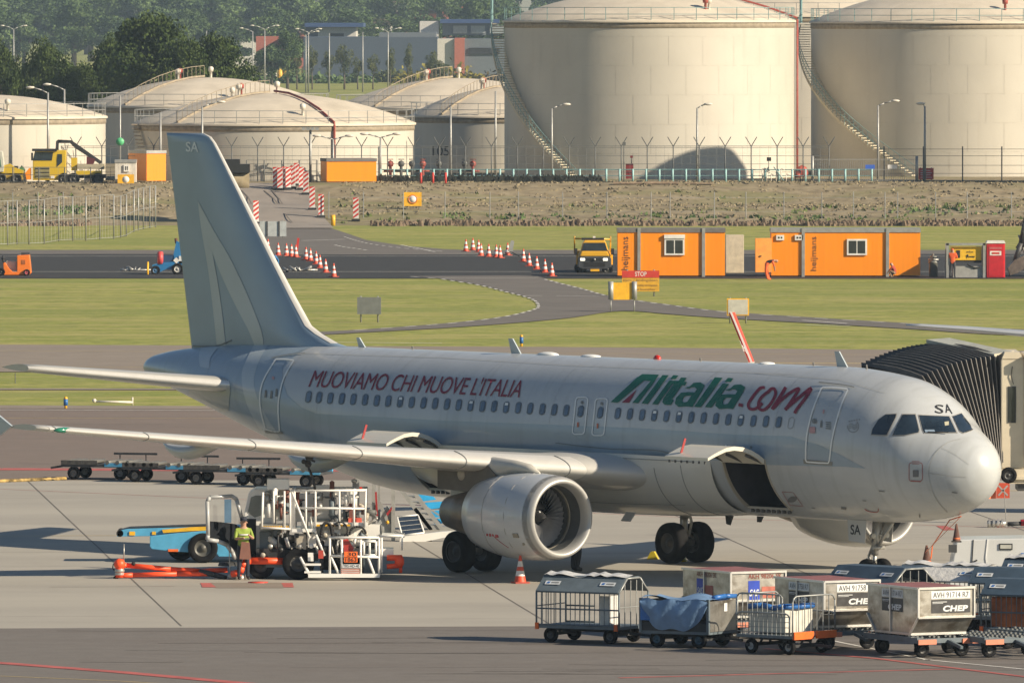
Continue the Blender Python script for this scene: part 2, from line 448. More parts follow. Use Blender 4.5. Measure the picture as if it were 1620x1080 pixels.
# slab joints parallel to one surveyed joint, plus cross joints
for k in range(-6, 9):
    off = Vector((9.35*k, 0, 0)); stripe(mb, [d0+off, d1+off+dd*0], .04, .010)
mb.build('slab_joints', joint, fixn=False)['kind'] = 'structure'
mb = MB(); rr = random.Random(5)
for k in range(60):
    x = rr.uniform(0, 1620); y = rr.choice([rr.uniform(600,990), rr.uniform(995,1070)])
    p = at(x, y); a = rr.uniform(-.25,.25); L = rr.uniform(1, 6)
    stripe(mb, [p, p+Vector((cos(a)*L, sin(a)*L*.6, 0)), p+Vector((cos(a)*L*2, sin(a)*L*1.0+L*.1, 0))], rr.uniform(.03,.1), .0085)
mb.build('tyre_marks', mat('rubber marks', (.12,.105,.09), .9), fixn=False)['kind'] = 'structure'
# ---- turned soil clods at the foot of the bank (countless): one object
def clods(name, label, spans, n, seed, m, smin, smax):
    mb = MB(); rr = random.Random(seed)
    for _ in range(n):
        x0, x1, y0, y1, hmx = rr.choice(spans); x = rr.uniform(x0, x1); y = rr.uniform(y0, y1); z = hgt(x, y)
        s = rr.uniform(smin, smax)
        vs = [(x+rr.uniform(-1,1)*s*.2+s*cos(a)*rr.uniform(.6,1.1), y+s*sin(a)*rr.uniform(.6,1.1), z-.05) for a in (0,1.26,2.5,3.77,5)]
        tz = rr.uniform(.3, 1)*s*hmx; vs += [(x+s*.5*cos(a)*rr.uniform(.5,1.1), y+s*.5*sin(a), z+tz*rr.uniform(.75,1.1)) for a in (0,1.26,2.5,3.77,5)]
        mb.add(vs, [(i, (i+1) % 5, 5+(i+1) % 5, 5+i) for i in range(5)]+[(5,6,7,8,9)])
    o = mb.build(name, m, fixn=False); tag(o, label, 'soil', kind='stuff'); return o
clods('turned_soil', 'ridge of freshly turned brown clods along the foot of the bank', [(-10,60,757,764,1.5),(-30,-60,757,764,1.2),(20,80,757,764,1.4)], 5500, 4, soil, .10, .30)
weed = mat('bank weeds', (.10,.13,.035), 1, var=.35, scale=1)
def tufts(name, label, m, n, area, seed, h0, h1):
    mb = MB(); rr = random.Random(seed)
    for _ in range(n):
        x0, x1, y0, y1 = rr.choice(area); x = rr.uniform(x0, x1); y = rr.uniform(y0, y1); z = hgt(x, y)
        if -22.8 < x < -12.6: continue
        for q in range(4):
            a = rr.uniform(0, pi); h = rr.uniform(h0, h1); wd = rr.uniform(.08,.22); dx, dy = cos(a)*wd, sin(a)*wd
            ox, oy = rr.uniform(-.3,.3), rr.uniform(-.3,.3)
            mb.add([(x+ox-dx, y+oy-dy, z-.05), (x+ox+dx, y+oy+dy, z-.05), (x+ox+dx*.3+rr.uniform(-.1,.1), y+oy+dy*.3, z+h)], [(0,1,2)])
    o = mb.build(name, m, fixn=False); tag(o, label, 'weeds', kind='stuff'); return o
tufts('weeds', 'green weed tufts scattered over the dry bank', weed, 350, [(-70,80,766,784),(-20,70,764,768),(20,80,770,776)], 8, .08,.3)
tufts('dry_weeds', 'straw coloured dry weeds covering the top of the bank', mat('dry weeds', (.24,.20,.125), 1, var=.25, scale=1), 5000, [(-70,80,768,795)], 9, .04,.13)
# ============================================================ AIRLINER
# local frame: x = metres aft of the nose tip, y = metres to starboard, z = up
AX, AY, ATH = 12.908, 284.383, 0.89793
AF = Vector((cos(ATH), -sin(ATH), 0)); AS = Vector((-sin(ATH), -cos(ATH), 0)); A0 = Vector((AX, AY, 0))
def ac(P):
    q = P-A0; return Vector((-q.dot(AF), q.dot(AS), q.z))
AN = .40
STN = [(.40,3.28,3.28,0),(.42,3.11,3.45,.17),(.48,2.92,3.64,.35),(.6,2.72,3.83,.55),(.85,2.46,4.07,.82),(1.2,2.25,4.30,1.06),(1.55,2.11,4.48,1.25),(1.9,2.01,4.67,1.41),(2.25,1.93,4.97,1.55),
       (2.6,1.88,5.22,1.66),(3.0,1.83,5.42,1.75),(3.5,1.79,5.60,1.84),(4.3,1.76,5.73,1.92),(5.2,1.74,5.82,1.96),(6.2,1.73,5.87,1.975),(10,1.73,5.87,1.975),(17,1.73,5.87,1.975),(23.5,1.73,5.87,1.975),
       (25,1.80,5.87,1.965),(26.5,1.98,5.87,1.94),(28,2.27,5.87,1.88),(30,2.76,5.86,1.74),(32,3.30,5.83,1.53),(34,3.86,5.76,1.22),(36,4.38,5.60,.82),(37,4.62,5.46,.58),(37.4,4.72,5.36,.45),(37.57,4.80,5.26,.33)]
def stn(a):
    a = max(AN, min(37.57, a))
    for i in range(len(STN)-1):
        if a <= STN[i+1][0]: break
    p1 = STN[i]; p2 = STN[i+1]; p0 = STN[max(i-1, 0)]; p3 = STN[min(i+2, len(STN)-1)]
    g = (lambda x: math.sqrt(max(0., x-AN))) if a < .85 else (lambda x: x)
    h = g(p2[0])-g(p1[0]); t = (g(a)-g(p1[0]))/h; out = []
    for k in (1, 2, 3):
        d = (p2[k]-p1[k])/h
        m1 = d if i == 0 else .5*(d+(p1[k]-p0[k])/(g(p1[0])-g(p0[0])))
        m2 = d if i+2 > len(STN)-1 else .5*(d+(p3[k]-p2[k])/(g(p3[0])-g(p2[0])))
        if i > 0 and d*((p1[k]-p0[k])) <= 0: m1 = 0
        if i+2 <= len(STN)-1 and d*((p3[k]-p2[k])) <= 0: m2 = 0
        t2, t3 = t*t, t*t*t
        out.append((2*t3-3*t2+1)*p1[k]+(t3-2*t2+t)*h*m1+(-2*t3+3*t2)*p2[k]+(t3-t2)*h*m2)
    return out
def zmid(zb, zt): return zb+(zt-zb)*.5
def skin(a, z):
    """half-width of the hull at station a and height z"""
    zb, zt, hw = stn(a); zc = zmid(zb, zt); h = (zt-zb)/2
    u = (z-zc)/max(h, 1e-4); return hw*math.sqrt(max(0., 1-u*u))
def skin_n(a, z):
    e = .02; s = skin(a, z)
    if s < .03: return Vector((0, .1, 1)).normalized()
    da = (skin(a+e, z)-skin(a-e, z))/(2*e); dz = (skin(a, z+e)-skin(a, z-e))/(2*e)
    return Vector((-da, 1, -dz)).normalized()
def on_skin(px_, py_, off=.012):
    """where the line of sight of a survey-picture point meets the starboard hull"""
    d = ray(px_, py_); o = Vector((0, 0, CAM_H))
    def g(t):
        q = ac(o+d*t); 
        if q.x < AN+.001 or q.x > 37.56: return 1, q
        zb, zt, hw = stn(q.x); zc = zmid(zb, zt); h = (zt-zb)/2
        return (q.y/max(hw, 1e-3))**2+((q.z-zc)/max(h, 1e-3))**2-1, q
    # start 6 m starboard of the centre line
    n = AS; t0 = (6-(o-A0).dot(n))/d.dot(n); t = t0; pv = None
    while t < t0+14:
        v, q = g(t)
        if v < 0:
            lo_, hi_ = t-.25, t
            for _ in range(22):
                m_ = (lo_+hi_)/2
                if g(m_)[0] < 0: hi_ = m_
                else: lo_ = m_
            q = g(hi_)[1]; return q+skin_n(q.x, q.z)*off
        t += .25
    return None
def cut2d(vs, fs, sx, sy, ox=0, oy=0):
    """cut a flat mesh along a grid so it can be bent over the hull"""
    b = bmesh.new(); V = [b.verts.new((x, y, 0)) for x, y in vs]
    for f in fs:
        try: b.faces.new([V[i] for i in f])
        except ValueError: pass
    x0 = min(v[0] for v in vs); x1 = max(v[0] for v in vs); y0 = min(v[1] for v in vs); y1 = max(v[1] for v in vs)
    x = x0+sx
    while x < x1-1e-6:
        bmesh.ops.bisect_plane(b, geom=b.verts[:]+b.edges[:]+b.faces[:], plane_co=(x, 0, 0), plane_no=(1, 0, 0)); x += sx
    y = y0+sy
    while y < y1-1e-6:
        bmesh.ops.bisect_plane(b, geom=b.verts[:]+b.edges[:]+b.faces[:], plane_co=(0, y, 0), plane_no=(0, 1, 0)); y += sy
    bmesh.ops.triangulate(b, faces=[f for f in b.faces if len(f.verts) > 4])
    b.verts.index_update(); out = [(v.co.x, v.co.y) for v in b.verts], [tuple(v.index for v in f.verts) for f in b.faces]
    b.free(); return out
def drape(mb, vs, fs, off=.012, sx=8, sy=6, mi=0, cut=True, keep=False):
    """lay flat artwork given in survey-picture points on the hull"""
    if cut: vs, fs = cut2d(vs, fs, sx, sy)
    P = [on_skin(x, y, off) for x, y in vs]
    ok = [f for f in fs if all(P[i] is not None for i in f)]
    mb.add([p if p is not None else Vector((0,0,0)) for p in P], ok, mi, True)
def poly_px(mb, pts, off=.012, sx=8, sy=6, mi=0): drape(mb, pts, [tuple(range(len(pts)))], off, sx, sy, mi)
def line_px(mb, pts, wd, off=.016, mi=0, step=6):
    """thin line over the hull (width in picture points)"""
    P = [Vector((x, y)) for x, y in pts]; Q = [P[0]]
    for a, b in zip(P, P[1:]):
        n = max(1, int((b-a).length/step))
        for k in range(1, n+1): Q.append(a+(b-a)*k/n)
    vs = []
    for i, q in enumerate(Q):
        d = (Q[min(i+1, len(Q)-1)]-Q[max(i-1, 0)]).normalized(); n = Vector((-d.y, d.x))*wd/2
        vs += [tuple(q-n), tuple(q+n)]
    drape(mb, vs, [(2*i, 2*i+1, 2*i+3, 2*i+2) for i in range(len(Q)-1)], off, cut=False, mi=mi)
def text_px(mb, txt, bl, br, tl, tr, mi=0, shear=0, bold=0, spacing=1, off=.018, sx=30, sy=5):
    vs, fs = text2d(txt, shear, bold, spacing)
    out = []
    for u, v in vs:
        out.append(((1-v)*((1-u)*bl[0]+u*br[0])+v*((1-u)*tl[0]+u*tr[0]), (1-v)*((1-u)*bl[1]+u*br[1])+v*((1-u)*tl[1]+u*tr[1])))
    drape(mb, out, fs, off, sx, sy, mi)
# ---- materials
def paint(name, col, rough=.32, **k): return mat(name, col, rough, var=k.pop('var', .04), scale=k.pop('scale', .8), coat=k.pop('coat', .35), **k)
hullw = paint('pearl grey hull paint', (.44,.46,.47)); addlayer(hullw, .5, .5, .75, (.40,.415,.42), .5, map_scale=(1,1,2.5))
addlayer(hullw, 1.4, .52, .72, (.31,.32,.31), .4, map_scale=(3.5,.6,.25)); hullb = paint('blue grey hull paint', (.275,.345,.41)); addlayer(hullb, .5, .55, .8, (.245,.31,.37), .5, map_scale=(1,1,.4))
hulls = paint('pale stripe paint', (.40,.455,.49))
wingp = paint('wing grey paint', (.50,.49,.455), .4); addlayer(wingp, .8, .5, .75, (.42,.40,.36), .5)
slat = mat('bare metal leading edge', (.80,.77,.70), .32, metal=.35, var=.03)
lipm = mat('polished intake metal', (.42,.415,.395), .4, metal=.3, var=.03)
dkgrey = mat('dark grey metal', (.075,.075,.075), .5, metal=.3, var=.15)
black = mat('black rubber', (.012,.012,.013), .75, var=.2)
tyre = mat('tyre rubber', (.012,.012,.013), .9, var=.25, scale=6, spec=.15)
rimm = mat('grey wheel rim', (.07,.07,.07), .5, metal=.4, var=.2)  # near black because shade on the wheels is mixed into the rim colour
glass = mat('cockpit glass', (.018,.03,.045), .06, spec=.8, var=.3, scale=2)
winglass = mat('cabin window glass', (.075,.115,.17), .15, spec=.7, var=.3, scale=3)  # lighter blue of the panes is mirrored sky put into the colour
addlayer(hullb, 1.4, .52, .72, (.20,.25,.29), .4, map_scale=(3.5,.6,.25)); rimw = mat('window surround', (.10,.125,.15), .5, var=.05)
outl = mat('white door outline', (.75,.76,.74), .5, var=.03)
seam = mat('panel seam', (.20,.205,.20), .7)
steel = mat('strut metal', (.42,.41,.38), .38, metal=.5, var=.2, scale=5)
red_l = mat('crimson lettering', (.22,.010,.03), .5, var=.06)
green_l = mat('deep green lettering', (.0,.115,.07), .5, var=.06)
beigep = paint('bare composite', (.40,.36,.29), .5); brownp = paint('stained belly paint', (.40,.355,.27), .4)

plane = thing('airliner', 'pearl grey twin-engine airliner parked nose right with green and crimson lettering', 'airliner', A0, pi-ATH)
NS = 120; rings = []; aa = [.4006,.405,.42,.45,.5,.58,.68,.8,.9]+[1+.15*i for i in range(20)]+[4+.25*i for i in range(10)]+[6.5+.5*i for i in range(38)]+[25.5+.3*i for i in range(40)]+[37.4,37.57]
def hull_ring(a, n=NS):
    zb, zt, hw = stn(a); zc = zmid(zb, zt); h = (zt-zb)/2
    return [Vector((a, hw*cos(2*pi*k/n), zc+h*sin(2*pi*k/n))) for k in range(n)]
rings = [hull_ring(a) for a in aa]
# cargo openings are real holes: find skin faces inside them
HOLES = [(7.36, 9.18, 2.03, 3.42), (21.4, 23.2, 2.03, 3.36)]
mb = MB(); n = NS
extra = sorted(set(aa+[7.36, 9.18, 21.4, 23.2])); rings = [hull_ring(a) for a in extra]
vs = [v for r in rings for v in r]; fs = []
for i in range(len(rings)-1):
    for k in range(n):
        q = (i*n+k, i*n+(k+1) % n, (i+1)*n+(k+1) % n, (i+1)*n+k); c = sum((vs[j] for j in q), Vector())/4
        if any(h[0] < c.x < h[1] and h[2] < c.z < h[3] and c.y > 0 for h in HOLES): continue
        fs.append(q)
mb.add(vs, fs, 0, True); mb.add(vs, [tuple(range(n))[::-1], tuple(range((len(rings)-1)*n, len(rings)*n))], 0)
for i_, q in enumerate(mb.f):
    if len(q) == 4 and sum(mb.v[j].x for j in q)/4 > 29.25: mb.m[i_] = 1
    if len(q) > 4 and mb.v[q[0]].x > 30: mb.m[i_] = 1
hull = mb.build('fuselage', [hullw, hullb], plane)
def rounded(cx, cy, w_, h_, n=4, lean=0., r=None):
    """rounded box in picture points; lean shifts the top to the right"""
    r = r if r else min(w_, h_)*.48; out = []
    for (sx_, sy_, a0) in ((1,-1,-pi/2), (1,1,0), (-1,1,pi/2), (-1,-1,pi)):
        for k in range(n+1):
            a = a0+pi/2*k/n; x = sx_*(w_/2-r)+cos(a)*r; y = sy_*(h_/2-r)+sin(a)*r
            out.append((cx+x-lean*y/h_, cy+y))
    return out
# ---- livery areas laid on the hull
mb = MB()
poly_px(mb, [(500,654),(700,665),(1000,676.5),(1160,687),(1250,690),(1297,704),(1335,722),(1370,741),(1340,738),(1215,735),(1000,717),(700,704),(560,698),(515,697)], .006, 10, 5)
poly_px(mb, [(400,543),(540,540),(500,547),(462,560),(447,580),(447,600),(455,625),(475,643),(500,654),(515,697),(470,698),(420,696),(400,690)], .006, 6, 5)
mb.build('grey_blue_livery', hullb, plane)
mb = MB()
poly_px(mb, smooth_pts([(402,546),(392,565),(384,585),(383,605),(388,630),(398,655),(415,685),(420,696)])+smooth_pts([(445,696),(436,680),(420,655),(407,628),(402,605),(405,585),(413,565),(424,546)]), .010, 6, 5)
poly_px(mb, smooth_pts([(318,550),(315,565),(317,580)])+smooth_pts([(332,583),(333,567),(345,550)]), .010, 6, 5)
build_split(mb, 'pale_stripe', hulls, plane)
mb = MB()
poly_px(mb, [(300,600),(345,600),(365,612),(362,650),(340,655),(300,630)], .013, 6, 5)
build_split(mb, 'tailplane_root_plate', paint('root plate paint', (.36,.38,.37)), plane)
# lettering
mb = MB(); text_px(mb, "MUOVIAMO CHI MUOVE L'ITALIA", (488,612), (822,629), (497,585), (831,601), shear=.12, bold=0, spacing=.95)
mb.build('slogan_lettering', red_l, plane)
lg = MB()
def zz(x, y): return (900+x/3.682, 540+y/3.682)      # enlarged survey crop -> picture points
def zp(pts): return [zz(x, y) for x, y in pts]
poly_px(lg, zp([(245,354),(395,215),(430,192),(526,196),(486,255),(405,361),(372,358),(478,232),(440,228),(288,357)]), .018, 12, 5)
poly_px(lg, zp([(583,199),(461,365),(425,361),(547,198)]), .018, 12, 5)
poly_px(lg, zp([(610,198),(640,201),(622,222),(592,220)]), .018, 12, 5); poly_px(lg, zp([(586,229),(618,231),(519,369),(487,366)]), .018, 12, 5)
poly_px(lg, zp([(655,212),(688,214),(674,236),(690,238),(678,258),(660,257),(603,337),(612,345),(596,371),(560,370),(546,354),(553,332),(612,250),(603,248),(614,230),(640,232)]), .018, 12, 5)
def a_letter(dx, dy, dx2=0):
    o = [(708,262),(728,243),(768,240),(793,256),(783,280),(722,382),(690,379),(640,382),(619,362),(626,330),(655,300),(700,296),(735,298),(747,280),(735,268),(716,268),(700,276),(676,272)]
    hole = [(716,316),(680,318),(664,336),(662,350),(674,356),(692,352)]
    # outer ring with the counter opened by a hairline slit
    ring = o[:11]+[(655,300),(664,336)][1:1]+o[11:]
    q = [(a+dx, b+dy) for a, b in o]; h = [(a+dx, b+dy) for a, b in hole]
    b_ = bmesh.new(); oo = [b_.verts.new((x, y, 0)) for x, y in q]; hh = [b_.verts.new((x, y, 0)) for x, y in h]
    ed = [b_.edges.new((oo[i], oo[(i+1) % len(oo)])) for i in range(len(oo))]+[b_.edges.new((hh[i], hh[(i+1) % len(hh)])) for i in range(len(hh))]
    bmesh.ops.triangle_fill(b_, edges=ed, use_beauty=True, use_dissolve=False)
    b_.verts.index_update()
    vs = [zz(v.co.x, v.co.y) for v in b_.verts]
    def inside(p, P_):
        c = False
        for i in range(len(P_)):
            (x1, y1), (x2, y2) = P_[i], P_[i-1]
            if (y1 > p[1]) != (y2 > p[1]) and p[0] < (x2-x1)*(p[1]-y1)/(y2-y1)+x1: c = not c
        return c
    fs = [tuple(v.index for v in f.verts) for f in b_.faces if inside((f.calc_center_median().x, f.calc_center_median().y), q) and not inside((f.calc_center_median().x, f.calc_center_median().y), h)]
    b_.free(); drape(lg, vs, fs, .018, 12, 5)
a_letter(0, 0); a_letter(236, 12)
poly_px(lg, zp([(852,211),(896,214),(770,385),(731,381)]), .018, 12, 5)
poly_px(lg, zp([(928,214),(960,217),(944,239),(908,236)]), .018, 12, 5); poly_px(lg, zp([(898,246),(936,249),(832,386),(794,383)]), .018, 12, 5)
poly_px(lg, zp([(398,281),(374,322),(352,357),(310,356),(350,322)]), .018, 12, 5, 1)
def brush(pts, w0):
    q = smooth_pts(zp(pts), 5); line_px(lg, q, w0/3.682, .018, 1, 4)
brush([(1005,362),(1000,380)], 26)
brush([(1143,270),(1115,275),(1075,320),(1048,365),(1056,392),(1090,392),(1130,360)], 17)
brush([(1168,290),(1130,320),(1108,355),(1112,392),(1140,398),(1180,360),(1205,310),(1200,280),(1180,278),(1160,300)], 17)
brush([(1265,268),(1240,310),(1186,396)], 19); brush([(1190,392),(1270,315),(1336,276),(1330,300),(1262,400)], 17); brush([(1262,396),(1340,330),(1412,274),(1380,330),(1330,395),(1318,420)], 18)
lg.build('airline_logo', [green_l, red_l], plane)
mb = MB(); text_px(mb, "S", (1479,653), (1492,655), (1479,640), (1493,641), bold=0, sx=4, sy=4); text_px(mb, "A", (1496,653), (1507,655), (1494,639), (1502,640), bold=0, sx=4, sy=4)
mb.build('nose_lettering', mat('black lettering', (.02,.02,.022), .5), plane)
# ---- windows (every one its own part)
WP = MB()
def window(cx, cy, blind=False):
    mb = MB(); poly_px(mb, rounded(cx, cy, 9.2, 18.6, 4, lean=3), .014, 3, 4, 0)
    poly_px(mb, rounded(cx+.5, cy+.1, 6.2, 15.2, 4, lean=2.8), .020, 3, 4, 1)
    if blind: poly_px(mb, [(cx-.6, cy-7.0), (cx+4.2, cy-6.8), (cx+3.6, cy-3), (cx-1.6, cy-3)], .026, 3, 3, 2)
    mb.build('window', [rimw, winglass, outl], plane)
def zq(x, y): return (460+x/3.24, 540+y/3.24)
wx = [(92,284),(146,287),(204,291),(263,293),(322,296),(382,299),(442,303),(501,306),(562,309),(621,312),(682,315),(741,318),(802,321),(862,325),(923,329),(984,332),(1044,333),(1105,338),(1167,340),(1228,344),(1291,347),(1352,350),(1413,354)]
for i, (x, y) in enumerate(wx): window(*zq(x, y), i in (8, 14, 17))
for i, (x, y) in enumerate([(286,419),(357,423),(428,428),(499,431),(570,435),(642,439),(714,443),(786,446),(858,450),(930,455),(1002,459),(1076,463),(1149,466),(1223,470)]):
    window(*zz(x, y), i in (3, 5, 10))
for cx, cy in ((918.5,651.5),(949.5,653.5)):       # overwing exits
    e = MB(); q = rounded(cx, cy+6, 19, 58, 5, lean=6, r=5); line_px(e, q+[q[0]], 1.7, .020, step=4)
    poly_px(e, rounded(cx+3, cy-15, 4, 5), .02, 3, 3, 1); poly_px(e, rounded(cx-3.5, cy+20, 2.5, 8, r=1), .02, 3, 3, 2)
    e.build('overwing_exit', [outl, seam, mat('orange stencil', (.5,.13,.06), .6)], plane); window(cx+.5, cy-1)
mb = MB(); q = rounded(1252,669,8.5,18,4,lean=3); line_px(mb, q+[q[0]], .7, .014, step=3); mb.build('blanked_window', seam, plane)
# ---- doors
def door(nm, q, extra):
    mb = MB(); line_px(mb, q+[q[0]], 2.3, .022, 0, 5); extra(mb); mb.build(nm, [outl, seam, mat('pink placard', (.5,.28,.28), .6), mat('door scuff plate', (.22,.22,.2), .5)], plane)
def fd(mb):
    poly_px(mb, [(1271,726),(1318,730),(1317,736),(1272,733)], .017, 6, 4, 3); line_px(mb, smooth_pts([(1296,605.5),(1330,609),(1352,613)]), 1.6, .03, 1)
    poly_px(mb, rounded(1289,666,7,8), .022, 3, 3, 1); poly_px(mb, rounded(1286,680,9,10,r=1), .022, 3, 3, 2); poly_px(mb, [(1299,665),(1301,665),(1301,676),(1298,676)], .022, 3, 3, 1)
    for k in range(4): poly_px(mb, [(1307,667+3.2*k), (1315,667.6+3.2*k), (1315,669.3+3.2*k), (1307,668.6+3.2*k)], .022, 5, 4, 1)
    poly_px(mb, [(1303,648),(1305,648),(1304,654),(1302,654)], .022, 5, 4, 2)
door('front_door', smooth_pts([(1302,613),(1322,613.5),(1340,615.5)],3)+smooth_pts([(1342,617),(1330,645),(1318,690),(1313,728)],4)+[(1311,732),(1295,731.5),(1277,730)]+smooth_pts([(1275.5,727),(1277,690),(1286,650),(1300,615)],4), fd)
def rd(mb):
    poly_px(mb, [(419,680),(448,682),(448,686),(421,684)], .022, 6, 4, 3); line_px(mb, smooth_pts([(430,567),(455,562),(483,559)]), 1.1, .03, 1)
    poly_px(mb, rounded(433,598,4,5), .022, 3, 3, 2)
    for x, y in ((420,617),(429,618),(437,615)): poly_px(mb, [(x,y),(x+3,y),(x+2,y+12),(x-1,y+12)], .022, 5, 4, 1)
door('rear_door', smooth_pts([(437,568.5),(452,568.5),(465,570)],3)+smooth_pts([(465,571),(449,600),(441,640),(443,681)],4)+smooth_pts([(441,682),(432,681),(421,678)],3)+smooth_pts([(420,676),(412,640),(416,605),(436,570)],4), rd)
mb = MB()      # small stencils, probes and access marks
q = rounded(1449,746,21,29,4,r=4); line_px(mb, q+[q[0]], 1, .016, 1, 4); poly_px(mb, rounded(1449,748.5,9,11,r=.8), .014, 3, 3, 0)
for k in range(3): poly_px(mb, [(1443,729+2*k),(1455,729.3+2*k),(1455,730+2*k),(1443,729.8+2*k)], .014, 4, 3, 1)
poly_px(mb, [(1441,759),(1457,760),(1457,762),(1441,761)], .014, 4, 3, 1)
q = [(1238,777),(1255,778),(1271,800),(1250,798)]; line_px(mb, q+[q[0]], .7, .014, 1, 4); poly_px(mb, rounded(1254,789,14,9,lean=5), .014, 3, 3, 0)
for x, y, w_, h_ in ((1391,775,9,1.6),(1365,790,6,1.2),(1284,802,6,1.2),(1331,801,8,3),(1506,777,9,1.6),(1454,811,2,5)): poly_px(mb, [(x,y),(x+w_,y+h_*.5),(x+w_,y+h_*1.5),(x,y+h_)], .02, 4, 3, 2)
line_px(mb, smooth_pts([(1368,804),(1375,808),(1388,809),(1390,803)]), 1.2, .014, 1, 3)
for k in range(5): poly_px(mb, rounded(1344+4*k, 667-1.6*abs(k-.2)**.6, 2, 2), .014, 3, 3, 2)
q = [(1350+9*cos(a), 674+9.5*sin(a)) for a in [(-.9+.35*k) for k in range(13)]]; line_px(mb, q, .8, .014, 2, 3)
for k in range(3): line_px(mb, smooth_pts([(1343,672+3*k),(1348,670+3*k),(1352,673+3*k),(1357,669+3*k)]), .7, .014, 2, 3)
poly_px(mb, rounded(1149,704.5,3,3), .02, 3, 3, 3); poly_px(mb, rounded(1189,707,4,4), .02, 3, 3, 2)
build_split(mb, 'stencil', [mat('grey stencil', (.16,.16,.16), .6), mat('red stencil', (.33,.1,.09), .6), seam, outl], plane)
M_s = mat('faint panel seam', (.36,.365,.35), .6); mb = MB()
line_px(mb, smooth_pts([(1520,694),(1499,700),(1480,716),(1470,740),(1472,765),(1482,790),(1499,810)]), .9, .012)   # radome
line_px(mb, [(1471,748),(1500,752),(1530,754)], .8, .012); line_px(mb, smooth_pts([(1490,708),(1510,718),(1533,734)]), .5, .012)
line_px(mb, [(480,559),(700,566),(900,578),(1190,590),(1330,601),(1400,622)], .45, .012)
line_px(mb, [(1190,590),(1260,592)], .4, .012)
build_split(mb, 'panel_seam', M_s, plane)
for a_ in (7.0, 10.6, 13.1, 16.6, 20.1, 24.0, 27.2, 30.6, 33.2):
    mb = MB(); R_a = []
    for aa_ in (a_, a_+.016):
        zb, zt, hw = stn(aa_); zc = zmid(zb, zt); h = (zt-zb)/2+.005; R_a.append([Vector((aa_, (hw+.005)*cos(t), zc+h*sin(t))) for t in [(-.45+1.15*k/50)*pi/1.4 for k in range(51)]])
    vs = R_a[0]+R_a[1]; fs = [(k, k+1, 52+k, 51+k) for k in range(50) if not any(h_[0]-.3 < a_ < h_[1]+.3 and vs[k].z < h_[3]+.3 for h_ in HOLES)]
    mb.add(vs, fs, 0, True); mb.build('panel_seam', mat('hairline seam', (.40,.42,.43), .5), plane)
# ---- cockpit windows
for nm_, P_ in enumerate([[(1379,687),(1381,678),(1390,664),(1401,656),(1418,655),(1417,660),(1403,688)],
           [(1413,688),(1416,680),(1428,656),(1448,656),(1454,680),(1453,684),(1432,688)],
           [(1454,657),(1501,659),(1513,684),(1463,684.5),(1460,680)],
           [(1507,659),(1521,654),(1535,672),(1538,680),(1524,685),(1518,682)]]):
    mb = MB(); cx = sum(p[0] for p in P_)/len(P_); cy = sum(p[1] for p in P_)/len(P_)
    poly_px(mb, [(cx+(x-cx)*1.07, cy+(y-cy)*1.09) for x, y in P_], .010, 4, 4, 1); poly_px(mb, P_, .018, 4, 4, 0)
    if nm_ == 2: poly_px(mb, [(1463,680),(1478,680),(1480,684),(1464,684)], .022, 4, 4, 2); poly_px(mb, [(1494,668),(1501,667),(1501,673),(1495,674)], .022, 4, 4, 3)
    mb.build('cockpit_window', [glass, mat('window seal', (.30,.29,.27), .6), mat('window papers', (.25,.33,.42), .6), mat('cream papers', (.45,.42,.3), .6)], plane)
mb = MB()
for a, b in (((1468,684),(1500,686)), ((1528,684),(1538,681))):
    p, q = on_skin(*a, .03), on_skin(*b, .06)
    if p and q: mb.tube(p, q, .012, 5)
mb.build('wiper', black, plane)
# ---- wing-body fairing
mb = MB(); rr_ = []
for i in range(25):
    t = i/24; a = 9.7+12.6*t; e = sin(pi*min(1, max(0, t*1.02)))**.55 if 0 < t < .98 else 0
    ring = []
    for k in range(49):
        th = -pi*k/48; u, v_ = cos(th), sin(th)
        ring.append(Vector((a, (1.90+.42*e)*math.copysign(abs(u)**.75, u), 3.32+.05*e+(1.52+.27*e)*v_*(1 if abs(v_) > .001 else 0))))
    rr_.append(ring)
mb.loft(rr_, closed=False, cap=False); mb.build('belly_fairing', [paint('fairing paint', (.58,.57,.52))], plane)
for i_, k0, k1 in ((2,2,24), (4,3,22), (22,2,24)):
    f_ = MB(); P_ = [rr_[i_][k] for k in range(k0, k1)]; c_ = Vector((P_[0].x, 0, 3)); f_.path([p+(p-c_).normalized()*.004 for p in P_], .010, 4); f_.build('panel_seam', seam, plane)
f_ = MB(); f_.path([rr_[i][1]+Vector((0,.012,0)) for i in range(1, 24)], .012, 4); f_.path([rr_[i][14]+Vector((0,.008,-.006)) for i in range(3, 22)], .007, 4); build_split(f_, 'panel_seam', seam, plane)
mb = MB()
line_px(mb, smooth_pts([(880,700),(960,709),(1030,711),(1058,716),(1080,728),(1088,742)]), 1.1, .03, step=5)
mb.build('fairing_seam', seam, plane)
